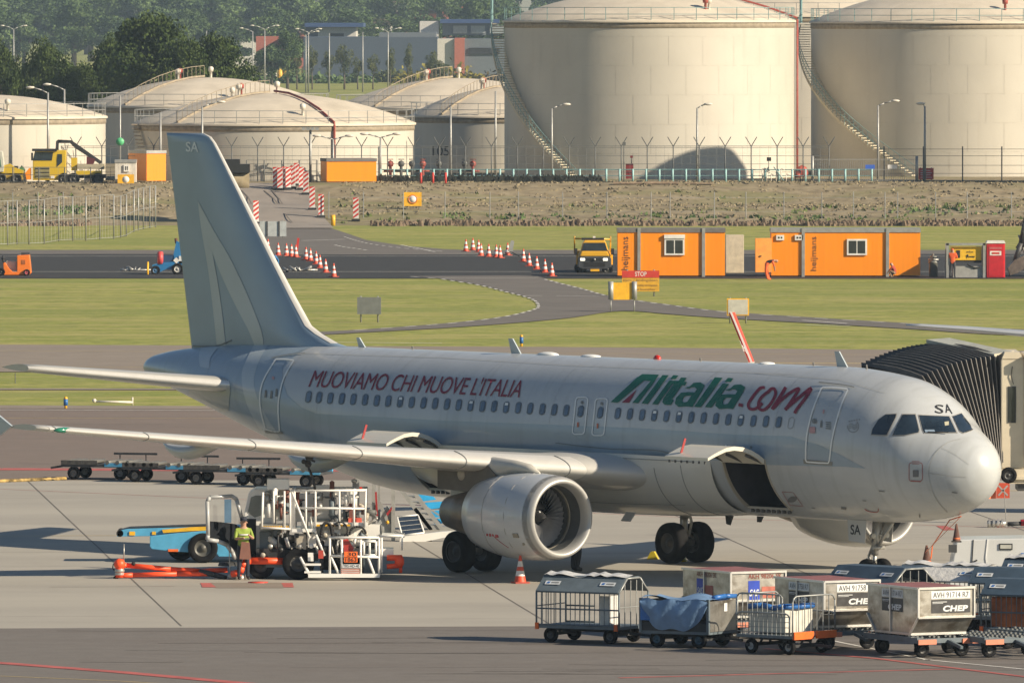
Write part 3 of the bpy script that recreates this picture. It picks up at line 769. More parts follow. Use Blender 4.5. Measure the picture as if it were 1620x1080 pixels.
# ---- wings
def foil(c, tck, n=22):
    up_ = []; lo_ = []
    for i in range(n+1):
        x = .5*(1-cos(pi*i/n)); y = 5*tck*(.2969*math.sqrt(x)-.126*x-.3516*x*x+.2843*x**3-.1036*x**4)
        cm = .012*(1-(2*x-1)**2); up_.append((x*c, (y+cm)*c)); lo_.append((x*c, (-y+cm)*c))
    return up_[::-1]+lo_[1:-1]
def wing_st(s):
    le = 12.1+.52*(s-1.975); te = 18.9+.02*(s-2) if s < 6.4 else 18.99+(21.35-18.99)*(s-6.4)/(17.05-6.4)
    zz_ = 2.80+.0915*(s-2)+.0006*max(0, s-8)**2; tk = .15 if s < 3 else .125 if s < 7 else .112
    return le, te-le, zz_, tk
def wing(sg):
    W_ = MB(); S_ = MB(); rings = []; sl_ = []
    for s in [1.2,1.9,2.6,3.6,5,6.4,8,10,12,14,15.8,16.7,17.02]:
        le, c, z, tk = wing_st(s); f = foil(c, tk)
        rings.append([Vector((le+x, sg*s, z+y-.25*x/c*(.16*c)*.3)) for x, y in f])
        if 3.1 < s < 16.9:
            pts = [(x, y) for x, y in f if x < .13*c+.06]
            sl_.append([Vector((le+x*1.0-.015, sg*s, z+y*1.03-.002)) for x, y in foil(c, tk, 22) if x <= .17*c])
    W_.loft(rings)
    m = min(len(r) for r in sl_)
    S_.loft([r[(len(r)-m)//2:(len(r)-m)//2+m] for r in sl_], closed=False, cap=False)
    w_ = W_.build('wing', [wingp], plane); S_.build('slat', [slat], w_)
    sm_ = MB()
    for s in (4.0, 6.55, 9.1, 11.7, 14.3, 16.55):
        le, c, z, tk = wing_st(s)
        rg = [Vector((le+x-.02, sg*s, z+y*1.06)) for x, y in foil(c, tk, 22) if x <= .17*c]
        sm_.path(rg, .012, 4)
    build_split(sm_, 'slat_joint', [seam], w_)
    for s, L, d in ((4.6,3.4,.45),(7.95,3.5,.42),(11.5,3.1,.36)):        # flap track fairings
        le, c, z, tk = wing_st(s); a0 = le+c*.48; rg = []
        for i in range(13):
            t = i/12; r = max(.02, math.sin(pi*min(1, t**1.45*.985+.012)))**.7; cx = a0+L*t
            zt = z-.02*c+.20-t*.16
            rg.append([Vector((cx, sg*(s+.19*r*cos(2*pi*k/12)), zt-.12*r-d*.55*r+.55*d*r*sin(2*pi*k/12))) for k in range(12)])
        f_ = MB(); f_.loft(rg); f_.build('flap_track_fairing', [paint('fairing grey', (.47,.48,.455))], w_)
    # wingtip fence
    F_ = MB(); le, c, z, tk = wing_st(17.05)
    F_.prism([(le+1.02,z+.02),(le+1.9,z+.42),(le+2.5,z+.5),(le+2.2,z+.03),(le+2.35,z-.42),(le+1.75,z-.34)], sg*17.03, sg*17.10, 'Y')
    F_.build('wingtip_fence', [hulls], w_, bevel=.015)
    if sg > 0:
        L_ = MB(); le, c, z, tk = wing_st(16.35); L_.sphere((le+.08, 16.3, z), .13, 10, sc=(.9,2.6,.6)); L_.build('navigation_light', [mat('green light glass', (.03,.2,.13), .15)], w_)
    return w_
wing(1); wing(-1)
# ---- tailplane
def stab(sg):
    mb = MB(); rg = []; S_ = MB(); sr = []
    for s in (.5,1.1,2,3.5,5,6.0,6.36):
        le = 31.45+.63*(s-1)+(.15 if s > 6.1 else 0); te = 34.55+.32*(s-1); c = te-le; z = 4.64+.105*(s-1)
        rg.append([Vector((le+x, sg*s, z+y)) for x, y in foil(c, .155)])
        if s > .9: sr.append([Vector((le+x-.012, sg*s, z+y*1.04)) for x, y in foil(c, .155, 22) if x <= .05*c])
    mb.loft(rg); o = mb.build('tailplane', [paint('tailplane paint', (.47,.46,.42))], plane)
    m = min(len(r) for r in sr); S_.loft([r[(len(r)-m)//2:(len(r)-m)//2+m] for r in sr], closed=False, cap=False); S_.build('leading_edge', [slat], o)
stab(1); stab(-1)
# ---- fin
def fin_le(z):
    P_ = [(5.55,26.9),(5.78,27.8),(5.95,28.75),(6.2,29.5),(6.42,29.98),(7.2,30.70),(8.12,31.51),(11.35,34.28),(11.6,34.5),(11.78,34.72),(11.88,35.05)]
    for (z0, a0), (z1, a1) in zip(P_, P_[1:]):
        if z <= z1: return a0+(a1-a0)*(z-z0)/(z1-z0)
    return P_[-1][1]
mb = MB(); rg = []; le_ = []
for z in [5.5,5.7,5.82,5.95,6.08,6.2,6.42,6.8,7.2,8.1,9,10,11,11.35,11.6,11.78,11.88]:
    l = fin_le(z); te = 35.66+(36.86-35.66)*(z-5.69)/(11.88-5.69); c = te-l; tk = .10 if z > 7 else .10*(6.0/c) if c > 6 else .1
    sc_ = 1 if z < 11.8 else .5
    rg.append([Vector((l+x, y*sc_, z)) for x, y in [(x, y-.012*c*(1-(2*x/c-1)**2)) for x, y in foil(c, tk)]])
    if z > 5.9: le_.append([Vector((l+x-.012, y*sc_*1.05, z)) for x, y in [(x, y-.012*c*(1-(2*x/c-1)**2)) for x, y in foil(c, tk)] if x < .035*c])
mb.loft(rg); fin = mb.build('fin', [paint('fin blue grey paint', (.235,.32,.41)) ], plane)
m = min(len(r) for r in le_); f_ = MB(); f_.loft([r[(len(r)-m)//2:(len(r)-m)//2+m] for r in le_], closed=False, cap=False); f_.build('fin_leading_edge', [slat], fin)
def fin_pt(x, y, off=.012):
    d = ray(x, y); o = Vector((0,0,CAM_H)); s = .2
    for _ in range(4):
        t = (s-(o-A0).dot(AS))/d.dot(AS); q = ac(o+d*t); l = fin_le(q.z); te = 35.66+(36.86-35.66)*(q.z-5.69)/(11.88-5.69); c = te-l
        u = max(.001, min(.999, (q.x-l)/c)); tk = .10 if q.z > 7 else min(.1, .6/c)
        s = 5*tk*(.2969*math.sqrt(u)-.126*u-.3516*u*u+.2843*u**3-.1036*u**4)*c+off
    return Vector((q.x, s, q.z))
def fin_poly(mb, pts, mi=0, fs=None, off=.012):
    vs, f = cut2d(pts, fs or [tuple(range(len(pts)))], 5, 12); mb.add([fin_pt(x, y, off) for x, y in vs], f, mi, True)
mb = MB()
rs = smooth_pts([(313,318),(340,368),(362,405),(385,452),(402,492),(414,525),(417,547)]); ri = smooth_pts([(336,400),(352,440),(375,488),(393,522),(403,547)])
ls = smooth_pts([(313,318),(318,360),(329,425),(337,490),(343,547)]); li = smooth_pts([(336,400),(345,450),(352,500),(357,547)])
fin_poly(mb, rs+ri[::-1]+li+ls[::-1][:-1])
mb.build('fin_letter_stripe', hulls, fin)
mb = MB(); vs, fs = text2d('SA', bold=.02); fin_poly(mb, [(294+20*u, 240-16*v+u*1.2) for u, v in vs], 0, fs, .016); mb.build('fin_lettering', mat('pale lettering', (.66,.70,.72), .5), fin)
mb = MB(); vs = [(303,548),(340,549),(352,546),(366,537)]; mb.path([fin_pt(x, y, .02) for x, y in ((305,547),(338,547.5),(350,545),(366,538))], .02, 4); mb.build('rudder_seam', seam, fin)
# ---- engines
blackp0 = mat('engine dark', (.01,.01,.01), .8)
def engine(sg, nm_):
    e = bpy.data.objects.new('engine', None); C.objects.link(e); e.parent = plane; e.location = (0, sg*5.78, 1.775)
    O = (0,0,0); n = 64
    nac = MB(); nac.lathe([(1.115,11.42),(1.145,11.6),(1.175,12.1),(1.19,12.6),(1.175,13.1),(1.12,13.6),(1.03,14.1),(.93,14.5),(.90,14.51),(.92,14.3)], O, 'X', n)
    nac.build('nacelle', [paint('nacelle paint', (.47,.49,.50), .28)], e)
    lip = MB(); lip.lathe([(1.145,11.6),(1.115,11.42),(1.075,11.32),(1.02,11.26),(.965,11.27),(.925,11.33),(.895,11.45),(.885,11.6)], O, 'X', n)
    lip.build('intake_lip', [lipm], e)
    duct = MB(); duct.lathe([(.885,11.6),(.875,11.9),(.88,12.25),(.885,12.6),(.88,13.2)], O, 'X', n); duct.lathe([(.884,12.02),(.865,12.03),(.865,12.12),(.884,12.13)], O, 'X', n, 1)
    duct.disc((12.6,0,0), .88, 'X', 32, 2); duct.build('intake_duct', [mat('duct grey', (.075,.08,.08), .45, var=.1), mat('duct ring', (.26,.24,.19), .4, metal=.3), blackp0], e)
    sp = MB(); sp.lathe([(.001,12.0),(.06,12.04),(.13,12.18),(.20,12.34),(.25,12.52),(.26,12.75)], O, 'X', 28); sp.tube((12.2,.02,.10), (12.2,.06,.16), .02, 5, mi=1); sp.build('spinner', [mat('spinner', (.035,.035,.036), .25, spec=.8), outl], e)
    for k in range(36):
        a = 2*pi*k/36; bl = MB(); L1, L2 = [], []
        for j in range(5):
            r = .24+(.865-.24)*j/4; tw = .35+.85*j/4; dx = cos(tw)*.13; dt = sin(tw)*.075+.01*j/4
            an = dt/r*1.5
            L1.append(Vector((12.32-dx, r*cos(a-an), r*sin(a-an)))); L2.append(Vector((12.32+dx, r*cos(a+an), r*sin(a+an))))
        bl.add(L1+L2, [(j, j+1, 6+j, 5+j) for j in range(4)], 0, True); bl.build('fan_blade', [mat('fan blade', (.30,.30,.31), .35, metal=.2, var=.1)], e, fixn=False)
    cr = MB(); cr.lathe([(.76,14.0),(.72,14.6),(.60,15.3),(.44,16.1),(.41,16.1),(.40,15.7)], O, 'X', 40); cr.lathe([(.30,15.4),(.26,16.1),(.14,16.4),(.001,16.5)], O, 'X', 28, 0)
    cr.disc((15.6,0,0), .42, 'X', 24); cr.lathe([(.92,14.4),(.72,14.35)], O, 'X', 40)
    cr.build('exhaust_cone', [mat('heat stained metal', (.17,.145,.12), .4, metal=.6, var=.15, scale=4)], e)
    st = MB()       # nacelle markings
    def nl(a0, a1, th0, th1, wd, mi=0):
        P_ = []
        for k in range(9):
            t = k/8; a = a0+(a1-a0)*t; th = th0+(th1-th0)*t; r = 1.197-.05*abs(a-12.6)**1.8
            P_.append(Vector((a, sg*r*cos(th), r*sin(th))))
        st.path(P_, wd, 4, mi=mi)
    for a in (12.35, 13.35): nl(a, a, 1.5, -1.4, .006)
    nl(12.9, 12.5, -.45, -.75, .008, 1)
    for k, (a, w_) in enumerate(((13.18,.05),(13.05,.07),(12.93,.05),(12.76,.1))): st.box((a, sg*1.185*cos(-.42), 1.185*sin(-.42)), (.06 if k != 3 else .12, .02, w_*1.2), 1)
    st.box((11.95, sg*1.172*cos(-.4), 1.172*sin(-.4)), (.22,.03,.12), 2, M=Matrix.Rotation(-.4*sg, 3, 'X')); st.sphere((11.78, sg*1.155*cos(-.62), 1.155*sin(-.62)), .06, 8, 2, (1,.4,1))
    build_split(st, 'nacelle_marking', [mat('thin seam', (.30,.29,.27), .6), mat('warning red', (.38,.05,.05), .6), mat('plate grey', (.25,.23,.18), .5)], e)
    # pylon
    py = MB(); rg = []
    for a, zb, zt, hw in ((12.25,1.16,1.22,.02),(12.7,1.15,1.42,.16),(13.3,1.12,1.50,.21),(14.2,.85,1.56,.24),(15.3,.55,1.58,.24),(16.6,.62,1.5,.2),(17.8,1.0,1.35,.08)):
        rg.append([Vector((a, hw*cos(t)*(1 if abs(cos(t)) < .99 else 1), (zb+zt)/2+(zt-zb)/2*sin(t))) for t in [2*pi*k/16 for k in range(16)]])
    py.loft(rg); py.build('pylon', [paint('pylon paint', (.48,.46,.40), .45)], e)
    pp = MB(); pp.prism([(13.75,1.02),(14.3,1.40),(16.4,1.36),(16.4,.62),(14.9,.60),(14.6,.85)], sg*.245, sg*.262, 'Y'); pp.lathe([(.001,.012),(.16,.012),(.16,0)], (15.35, sg*.26, 1.05), 'Y', 20, 1)
    pp.build('pylon_panel', [mat('dark pylon panel', (.10,.09,.08), .5, var=.15), beigep], e)
    sk = MB(); sk.loft([[Vector((12.3+.6*t, sg*(.66+.10*t), 1.08+.36*t*0+.1*t)), Vector((12.3+.6*t, sg*(.66+.4*t), .98+.32*t))] for t in (0,1)], closed=False, cap=False) if False else None
    return e
engine(1, ''); engine(-1, '')
# ---- landing gear
def main_gear(sg):
    g = bpy.data.objects.new('main_gear', None); C.objects.link(g); g.parent = plane; g.location = (17.71, sg*3.795, 0)
    for d in (-.465, .465):
        w_ = MB(); w_.wheel((0, d, .575), .575, .42, 'Y', .5, 28)
        w_.lathe([(.30, d*.0+.215*(1 if d*sg > 0 else -1)), (.29,.235*(1 if d*sg > 0 else -1)), (.27,.215*(1 if d*sg > 0 else -1))], (0, d, .575), 'Y', 24, 1)
        w_.build('wheel', [tyre, rimm], g)
    s_ = MB(); s_.tube((0,0,.575), (0,0,1.35), .09, 12); s_.tube((0,0,1.25), (0,-sg*.02,2.5), .14, 12); s_.tube((0,-.44,.575), (0,.44,.575), .09, 10)
    s_.tube((0,-sg*.05,1.5), (.1,-sg*1.5,2.4), .06, 8); s_.bar((-.16,0,.75), (-.30,0,1.15), .06, .05); s_.bar((-.30,0,1.15), (-.14,0,1.55), .06, .05)
    for k in range(3): s_.tube((.1,.04*k,.7), (.12,.05*k-.05,1.9), .018, 5)
    s_.tube((.2,.2,.8), (.25,-.2,.95), .04, 6); s_.tube((-.18,-.15,.7), (-.1,.2,1.1), .03, 6)
    s_.build('strut', [steel], g)
    d_ = MB(); d_.prism([(-.42,1.35),(.42,1.35),(.46,2.5),(-.46,2.5)], sg*.36, sg*.40, 'Y'); d_.build('gear_door', [wingp], g)
main_gear(1); main_gear(-1)
g = bpy.data.objects.new('nose_gear', None); C.objects.link(g); g.parent = plane; g.location = (5.07, 0, 0)
for d in (-.25, .25):
    w_ = MB(); w_.wheel((0, d, .38), .38, .22, 'Y', .52, 24); w_.build('wheel', [tyre, rimm], g)
s_ = MB(); s_.tube((0,0,.38), (0,0,1.0), .055, 10); s_.tube((0,0,.85), (-.05,0,1.8), .10, 12); s_.tube((0,-.28,.38), (0,.28,.38), .05, 8)
s_.tube((-.02,.12,1.2), (.1,.42,1.78), .035, 6); s_.tube((-.02,-.12,1.2), (.1,-.42,1.78), .035, 6); s_.tube((0,.0,.95), (-.75,0,1.75), .045, 8)
s_.bar((.1,0,.5), (.26,0,.8), .05, .05); s_.bar((.26,0,.8), (.09,0,1.1), .05, .05); s_.tube((-.15,-.2,1.05), (-.15,.2,1.05), .05, 8)
for y in (-.24,.24): s_.tube((-.16,y,1.38), (-.24,y,1.38), .075, 12); s_.tube((-.1,y,1.38), (0,0,1.38), .03, 5)
s_.tube((.0,.2,.7), (.0,.3,.72), .06, 8)
s_.build('strut', [steel], g)
for sg in (-1, 1):
    d_ = MB(); d_.prism([(-.15,1.18),(.52,1.22),(.58,1.80),(-.22,1.80)], sg*.46, sg*.485, 'Y'); o = d_.build('gear_door', [wingp], g, bevel=.008)
    if sg > 0:
        t_ = MB(); put_text(t_, 'SA', (.44,.487,1.40), (-.42,0,0), (0,0,.27), bold=.02); t_.build('door_lettering', MATS['black lettering'], o)
# ---- open cargo doors
def cargo(a0, a1, zt, nm_):
    mb = MB(); am = (a0+a1)/2
    # hold interior
    zz_ = [2.04+(zt-2.04)*k/8 for k in range(9)]
    for a in (a0, a1):
        mb.add([(a, skin(a, z)-.05, z) for z in zz_]+[(a, -.9, z) for z in zz_], [(k, k+1, k+10, k+9) for k in range(8)])
    mb.add([(a0,skin(a0,2.04)-.05,2.04),(a1,skin(a1,2.04)-.05,2.04),(a1,-.9,2.04),(a0,-.9,2.04)], [(0,1,2,3)])
    mb.add([(a0,skin(a0,zt)-.05,zt),(a1,skin(a1,zt)-.05,zt),(a1,-.9,zt),(a0,-.9,zt)], [(0,1,2,3)])
    mb.add([(a0,-.9,zt),(a1,-.9,zt),(a1,-.9,2.04),(a0,-.9,2.04)], [(0,1,2,3)])
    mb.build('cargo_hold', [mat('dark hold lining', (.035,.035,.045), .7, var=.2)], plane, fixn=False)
    fr = MB()
    for a in (a0, a1):
        P_ = [Vector((a, skin(a, z)-.02, z)) for z in [2.0+(zt-2.0)*k/10 for k in range(11)]]
        for p, q in zip(P_, P_[1:]): fr.bar(p, q, .05, .08)
    fr.bar((a0, skin(am, 2.02)-.04, 2.02), (a1, skin(am, 2.02)-.04, 2.02), .14, .06)
    for k in range(8): fr.box((a0+.15+k*.22, skin(am, 1.99)-.02, 1.95), (.06,.10,.12), 1)
    fr.build('door_frame', [beigep, dkgrey], plane)
    # door hinged at the top, swung up: a curved shell
    y0_ = skin(am, zt)+.02; pts = [(y0_+dy, zt+dz) for dy, dz in ((0,.0),(.2,.13),(.45,.25),(.75,.34),(1.05,.37),(1.35,.33),(1.6,.24),(1.8,.16),(1.97,.08))]
    outer = [(y, z) for y, z in pts]; inner = [(y, z-.14*(1-.45*(k/8))) for k, (y, z) in enumerate(pts)]
    d = MB(); n_ = 7; rgs = []
    for j in range(n_+1):
        a = a0+(a1-a0)*j/n_; rgs.append([Vector((a, y, z)) for y, z in outer+inner[::-1]])
    d.loft(rgs, smooth=False); o = d.build('cargo_door', [paint('cargo door paint', (.62,.59,.5), .4)], plane)
    ar = MB()
    for a in (a0+.1, a1-.1, am): ar.bar((a, skin(am, zt)-.05, zt-.12), (a, skin(am, zt)+.6, zt+.12), .05, .07)
    for k in range(7): ar.box((a0+.15+k*.25, pts[-1][0]-.02, pts[-1][1]-.13), (.05,.03,.07))
    build_split(ar, 'hinge_arm', [dkgrey], o)
    fl = MB(); fl.box((a1-.45, pts[-2][0]-.1, pts[-1][1]+.28), (.02,.07,.42), M=Matrix.Rotation(.35, 3, 'X')); fl.build('warning_streamer', [mat('streamer red', (.30,.03,.03), .7)], o)
cargo(7.36, 9.18, 3.40, ''); cargo(21.4, 23.2, 3.34, '')
# ---- roof details
def blade(a, h, c, lean, nm_='antenna', y=0):
    mb = MB(); zt = stn(a)[1]-.01
    mb.prism([(a,zt),(a+c,zt),(a+c*.9+lean,zt+h),(a+c*.45+lean,zt+h)], y-.02, y+.02, 'Y'); mb.build(nm_, [hulls], plane)
blade(6.2,.42,.42,.16); blade(20.3,.42,.42,.18); blade(27.4,.28,.3,.14)
for a, l, h in ((19.1,.85,.09),(17.2,.75,.07),(9.6,.5,.06)):
    mb = MB(); mb.sphere((a,0,5.86), 1, 16, sc=(l/2,.22,h)); mb.build('antenna_dome', [outl], plane)
mb = MB(); mb.sphere((14.3,0,5.87), .12, 10, sc=(1.2,.8,1)); mb.build('beacon_light', [mat('red beacon glass', (.5,.03,.02), .3)], plane)
for a in (25.2, 12.4, 5.4, 7.6):
    mb = MB(); mb.tube((a,0,5.8), (a+.03,0,5.95), .03, 5); mb.build('vent', [dkgrey], plane)
mb = MB(); mb.prism([(11.0,1.72),(11.35,1.72),(11.3,1.45),(11.15,1.42)], -.02, .02, 'Y'); mb.prism([(9.6,1.72),(9.85,1.72),(9.85,1.56),(9.7,1.56)], .1, .14, 'Y'); build_split(mb, 'belly_antenna', [dkgrey], plane)
mb = MB(); mb.box((13.4, 1.75, 1.62), (.4,.03,.3), M=Matrix.Rotation(.7, 3, 'X')); mb.build('open_panel', [wingp], plane)
# ============================================================ BACKGROUND
def M_(*a, **k): return mat(*a, **k)
cream = M_('cream tank paint', (.52,.485,.41), .6, var=.04, scale=.25); addlayer(cream, .5, .45, .8, (.46,.425,.36), .5, map_scale=(1,1,.08)); addlayer(cream, 1.1, .56, .74, (.40,.355,.29), .35, map_scale=(1,1,.06)); addlayer(cream, .12, .5, .7, (.56,.525,.445), .6)
roofm = M_('weathered tank roof', (.60,.53,.42), .7, var=.08, scale=.6); addlayer(roofm, .35, .5, .7, (.45,.39,.30), .5)
lipb = M_('dark brown tank trim', (.30,.25,.18), .8, var=.2); teal = M_('teal railing paint', (.17,.29,.29), .5); rustr = M_('rust red pipe', (.33,.07,.05), .6)
galv = M_('galvanised steel', (.36,.36,.34), .5, metal=.4, var=.12); whitep = M_('white vent paint', (.62,.58,.5), .6)
postm = M_('dark fence steel', (.11,.115,.11), .6); orange_c = M_('orange cabin paint', (.95,.29,.004), .42, var=.03, scale=.6, map_scale=(6,6,.2))
darkroof = M_('grey cabin roof', (.16,.15,.14), .8); wframe = M_('white plastic frame', (.74,.72,.67), .5); dglass = M_('dark window', (.03,.035,.035), .12, spec=.7)
blackp = M_('black paint', (.02,.02,.02), .5); redw = M_('signal red', (.55,.045,.03), .5); whitew = M_('signal white', (.72,.70,.66), .5); yelp = M_('works yellow', (.78,.42,.02), .45)
TB = Vector
def tank(name, label, cx, R_px, Y, zr, dome, seed, stair=None, rail=True, base=BANK-.3, group=None, pipe=None):
    X = (cx-810)/FPX*Y; R = R_px/FPX*Y
    t = thing(name, label, 'storage tank', (X, Y, base), 0, group); h = zr-base
    mb = MB(); n = 120; prof = [(R, 0)]
    k = 1
    while k*2.2 < h-.6: mb.lathe([(R+.006, k*2.2-.022), (R+.006, k*2.2+.022)], (0,0,0), 'Z', n, 1); k += 1
    prof.append((R, h)); mb.lathe(prof, (0,0,0), 'Z', n)
    for k in range(int(h/2.2)):
        for j in range(26):
            a = 2*pi*(j+.5*(k % 2))/26; c_, s_ = cos(a), sin(a); mb.add([(c_*(R+.007)-s_*e_, s_*(R+.007)+c_*e_, z_) for e_, z_ in ((-.013,k*2.2),(.013,k*2.2),(.013,k*2.2+2.2),(-.013,k*2.2+2.2))], [(0,1,2,3)], 1)
    mb.build('wall', [cream, M_('tank weld seam', (.505,.47,.395), .6)], t, fixn=False)
    rb = MB(); rb.lathe([(R, h-.45), (R+.05, h-.42), (R+.05, h-.02), (R, h)], (0,0,0), 'Z', n, 0); rb.build('rim_band', lipb, t)  # darker brown band around the wall just below the roof edge
    rf = MB(); rf.lathe([(R+.16, h-.03), (R+.16, h+.10)]+[((R+.14)*(1-u), h+.12+dome*(1-(1-u)**2)) for u in [j/10 for j in range(11)]], (0,0,0), 'Z', n)
    rfo = rf.build('roof', roofm, t)
    rr = random.Random(seed)
    if rail:
        rl = MB(); m = int(2*pi*R/1.7)
        for k in range(m):
            a = 2*pi*k/m; rl.tube((cos(a)*R, sin(a)*R, h+.1), (cos(a)*R, sin(a)*R, h+1.1), .035, 4, caps=False)
        for zz2 in (.6, 1.1): rl.path([(cos(2*pi*k/72)*R, sin(2*pi*k/72)*R, h+zz2) for k in range(72)], .03, 4, closed=True)
        rl.build('roof_railing', teal if stair else galv, rfo)
    if stair:
        a_bot, a_top = stair; st = MB(); hr = MB(); n_ = 64
        for k in range(n_):
            u = k/n_; a = RAD(a_bot+(a_top-a_bot)*u); z = h*u; q = 1.0
            st.add([(cos(a+d)*(R+e), sin(a+d)*(R+e), z+zz2) for zz2 in (0,.07) for d, e in ((-.012,.05),(.012,.05),(.012,q),(-.012,q))], [(0,1,2,3),(4,5,6,7),(0,1,5,4),(1,2,6,5),(2,3,7,6),(3,0,4,7)])
        P_ = [(cos(RAD(a_bot+(a_top-a_bot)*k/40))*(R+1), sin(RAD(a_bot+(a_top-a_bot)*k/40))*(R+1), h*k/40) for k in range(41)]
        
        for a_, b_ in zip(P_, P_[1:]): st.bar(Vector(a_)+Vector((0,0,-.1)), Vector(b_)+Vector((0,0,-.1)), .05, .2)
        st.build('stair', M_('stair tread', (.50,.45,.34), .7), t)
        for zz2 in (.55, 1.05): hr.path([Vector(p)+Vector((0,0,zz2)) for p in P_], .026, 4)
        for p in P_: hr.tube(p, Vector(p)+Vector((0,0,1.05)), .02, 4, caps=False)
        hr.tube(Vector(P_[-1])+Vector((0,0,0)), Vector(P_[-1])+Vector((0,0,3.4)), .12, 5)
        hr.build('stair_handrail', teal, t)
    if pipe:
        a = RAD(pipe); pb = MB(); e = .25
        pb.tube((cos(a)*(R+e), sin(a)*(R+e), 0), (cos(a)*(R+e), sin(a)*(R+e), h+.2), .09, 6); pb.tube((cos(a+.03)*(R+e), sin(a+.03)*(R+e), 0), (cos(a+.03)*(R+e), sin(a+.03)*(R+e), h), .05, 6)
        pts = [(cos(a)*(R+e)*(1-u), sin(a)*(R+e)*(1-u), h+.3+dome*(1-(1-u)**2)) for u in [0,.2,.4,.6,.8,1]]; pb.path(pts, .08, 5)
        pb.sphere((cos(a)*(R+.6), sin(a)*(R+.6), .6), .5, 8, sc=(1,1,1.2)); pb.build('foam_pipe', rustr, t)
    return t, X, R, h, rfo
def vent(parent, R, h, dome, u, a, kind):
    r = R*u; z = h+.1+dome*(1-u*u); mb = MB(); c = (cos(a)*r, sin(a)*r, z)
    mb.lathe([(.10,0),(.10,.5),(.2,.52),(.23,.8),(.13,.92),(.01,.94)], c, 'Z', 10); mb.build('roof_vent', whitep if kind == 0 else rustr, parent)
Yt = 817
t1, X1, R1, h1, rf1 = tank('storage_tank', 'large cream fuel tank with a teal spiral stair, right beside the sign-free far hedge', 1027, 229, Yt, 14.25, 2.3, 1, (242, 176), pipe=358)
t1['label'] = 'tall cream tank in the middle with teal stair and red pipe on its right edge'
vent(rf1, R1, h1, 2.3, .80, RAD(300), 0); vent(rf1, R1, h1, 2.3, .8, RAD(298), 1)
t2, X2, R2, h2, rf2 = tank('storage_tank', 'tall cream tank cut off by the right picture edge, spiral stair on its left', 1521, 238, Yt+11, 14.15, 2.6, 2, (252, 168))
vent(rf2, R2, h2, 2.6, .82, RAD(288), 1)
tank('storage_tank', 'tall cream tank standing half hidden behind and between the two nearest tall tanks', 1262, 232, Yt+48, 14.6, 2.6, 3)
for nm_, lab, cx, Rp, Y, zr, dome, seed in (
    ('low', 'low cream domed tank at the left edge behind the yellow crane lorry', -22, 189, 801, 7.15, 1.6, 4),
    ('low', 'low domed tank behind the widest low one, its roof showing left of it', 330, 190, 892, 7.1, 2.3, 5),
    ('low', 'widest low domed tank, behind the tail fin tip, red pipe on its right', 434, 221, 806.5, 6.6, 2.2, 6),
    ('low', 'low domed tank half hidden behind the widest low tank, right of it', 722, 190, 900, 6.9, 2.4, 7),
    ('low', 'low cream tank marked 105 beside the middle tall tank', 800, 150, 846, 6.75, 2.2, 8)):
    t, X, R, h, rf = tank('storage_tank', lab, cx, Rp, Y, zr, dome, seed)
    for k, (u, a) in enumerate(((.02,0),(.25,RAD(200)),(.28,RAD(207)),(.85,RAD(285)))): vent(rf, R, h, dome, u, a, 1 if k == 1 else 0)
    wk = MB(); a = RAD(228)
    wk.path([(cos(a)*R*u, sin(a)*R*u, h+.25+dome*(1-u*u)) for u in [1,.8,.6,.4,.2,.05]], .10, 4); wk.path([(cos(a)*R*u, sin(a)*R*u, h+1.1+dome*(1-u*u)) for u in [1,.8,.6,.4,.2,.05]], .03, 4)
    for u in [.05*k for k in range(1, 21)]: wk.tube((cos(a)*R*u, sin(a)*R*u, h+.2+dome*(1-u*u)), (cos(a)*R*u, sin(a)*R*u, h+1.1+dome*(1-u*u)), .03, 4)
    wk.build('roof_walkway', lipb, rf)
    if seed == 6:
        pb = MB(); a = RAD(296); e = .15; pb.path([(cos(a)*R*u, sin(a)*R*u, h+.3+dome*(1-u*u)) for u in [0,.25,.5,.75,1.01]]+[(cos(a)*(R+e), sin(a)*(R+e), h), (cos(a)*(R+e), sin(a)*(R+e), h-3)], .09, 5); pb.build('foam_pipe', rustr, t)
        sp_ = MB()
        for k in range(16): 
            aa_ = RAD(198+k*1.2); sp_.box((cos(aa_)*(R+.4), sin(aa_)*(R+.4), h*(1-k/16)), (.5,.5,.08))
        sp_.build('stair', lipb, t)
    if seed == 8:
        tb = MB(); put_text(tb, '105', ((697-810)/FPX*Y-X-.6, -R-0.0, 1.55), (1.3,0,0), (0,0,.75))
        tb.v = [Vector((v.x, -math.sqrt(R*R-v.x*v.x)-.05, v.z)) for v in tb.v]; tb.build('tank_number', blackp, t)
# low tank beyond the right edge whose shadow falls on the middle tall tank
sh = LD.copy(); sh.z = 0; sh.normalize()
P0 = Vector((X1+R1*.10, Yt-R1*.93, 0))+sh*37
mb = MB(); mb.lathe([(4.5,0),(4.5,17.0),(3.6,18.4),(2.1,19.3),(.01,19.6)], (0,0,0), 'Z', 40); o = mb.build('storage_tank', cream); o.location = (P0.x, P0.y, BANK-.3)
tag(o, 'domed tank wholly beyond the right edge of the picture', 'storage tank')
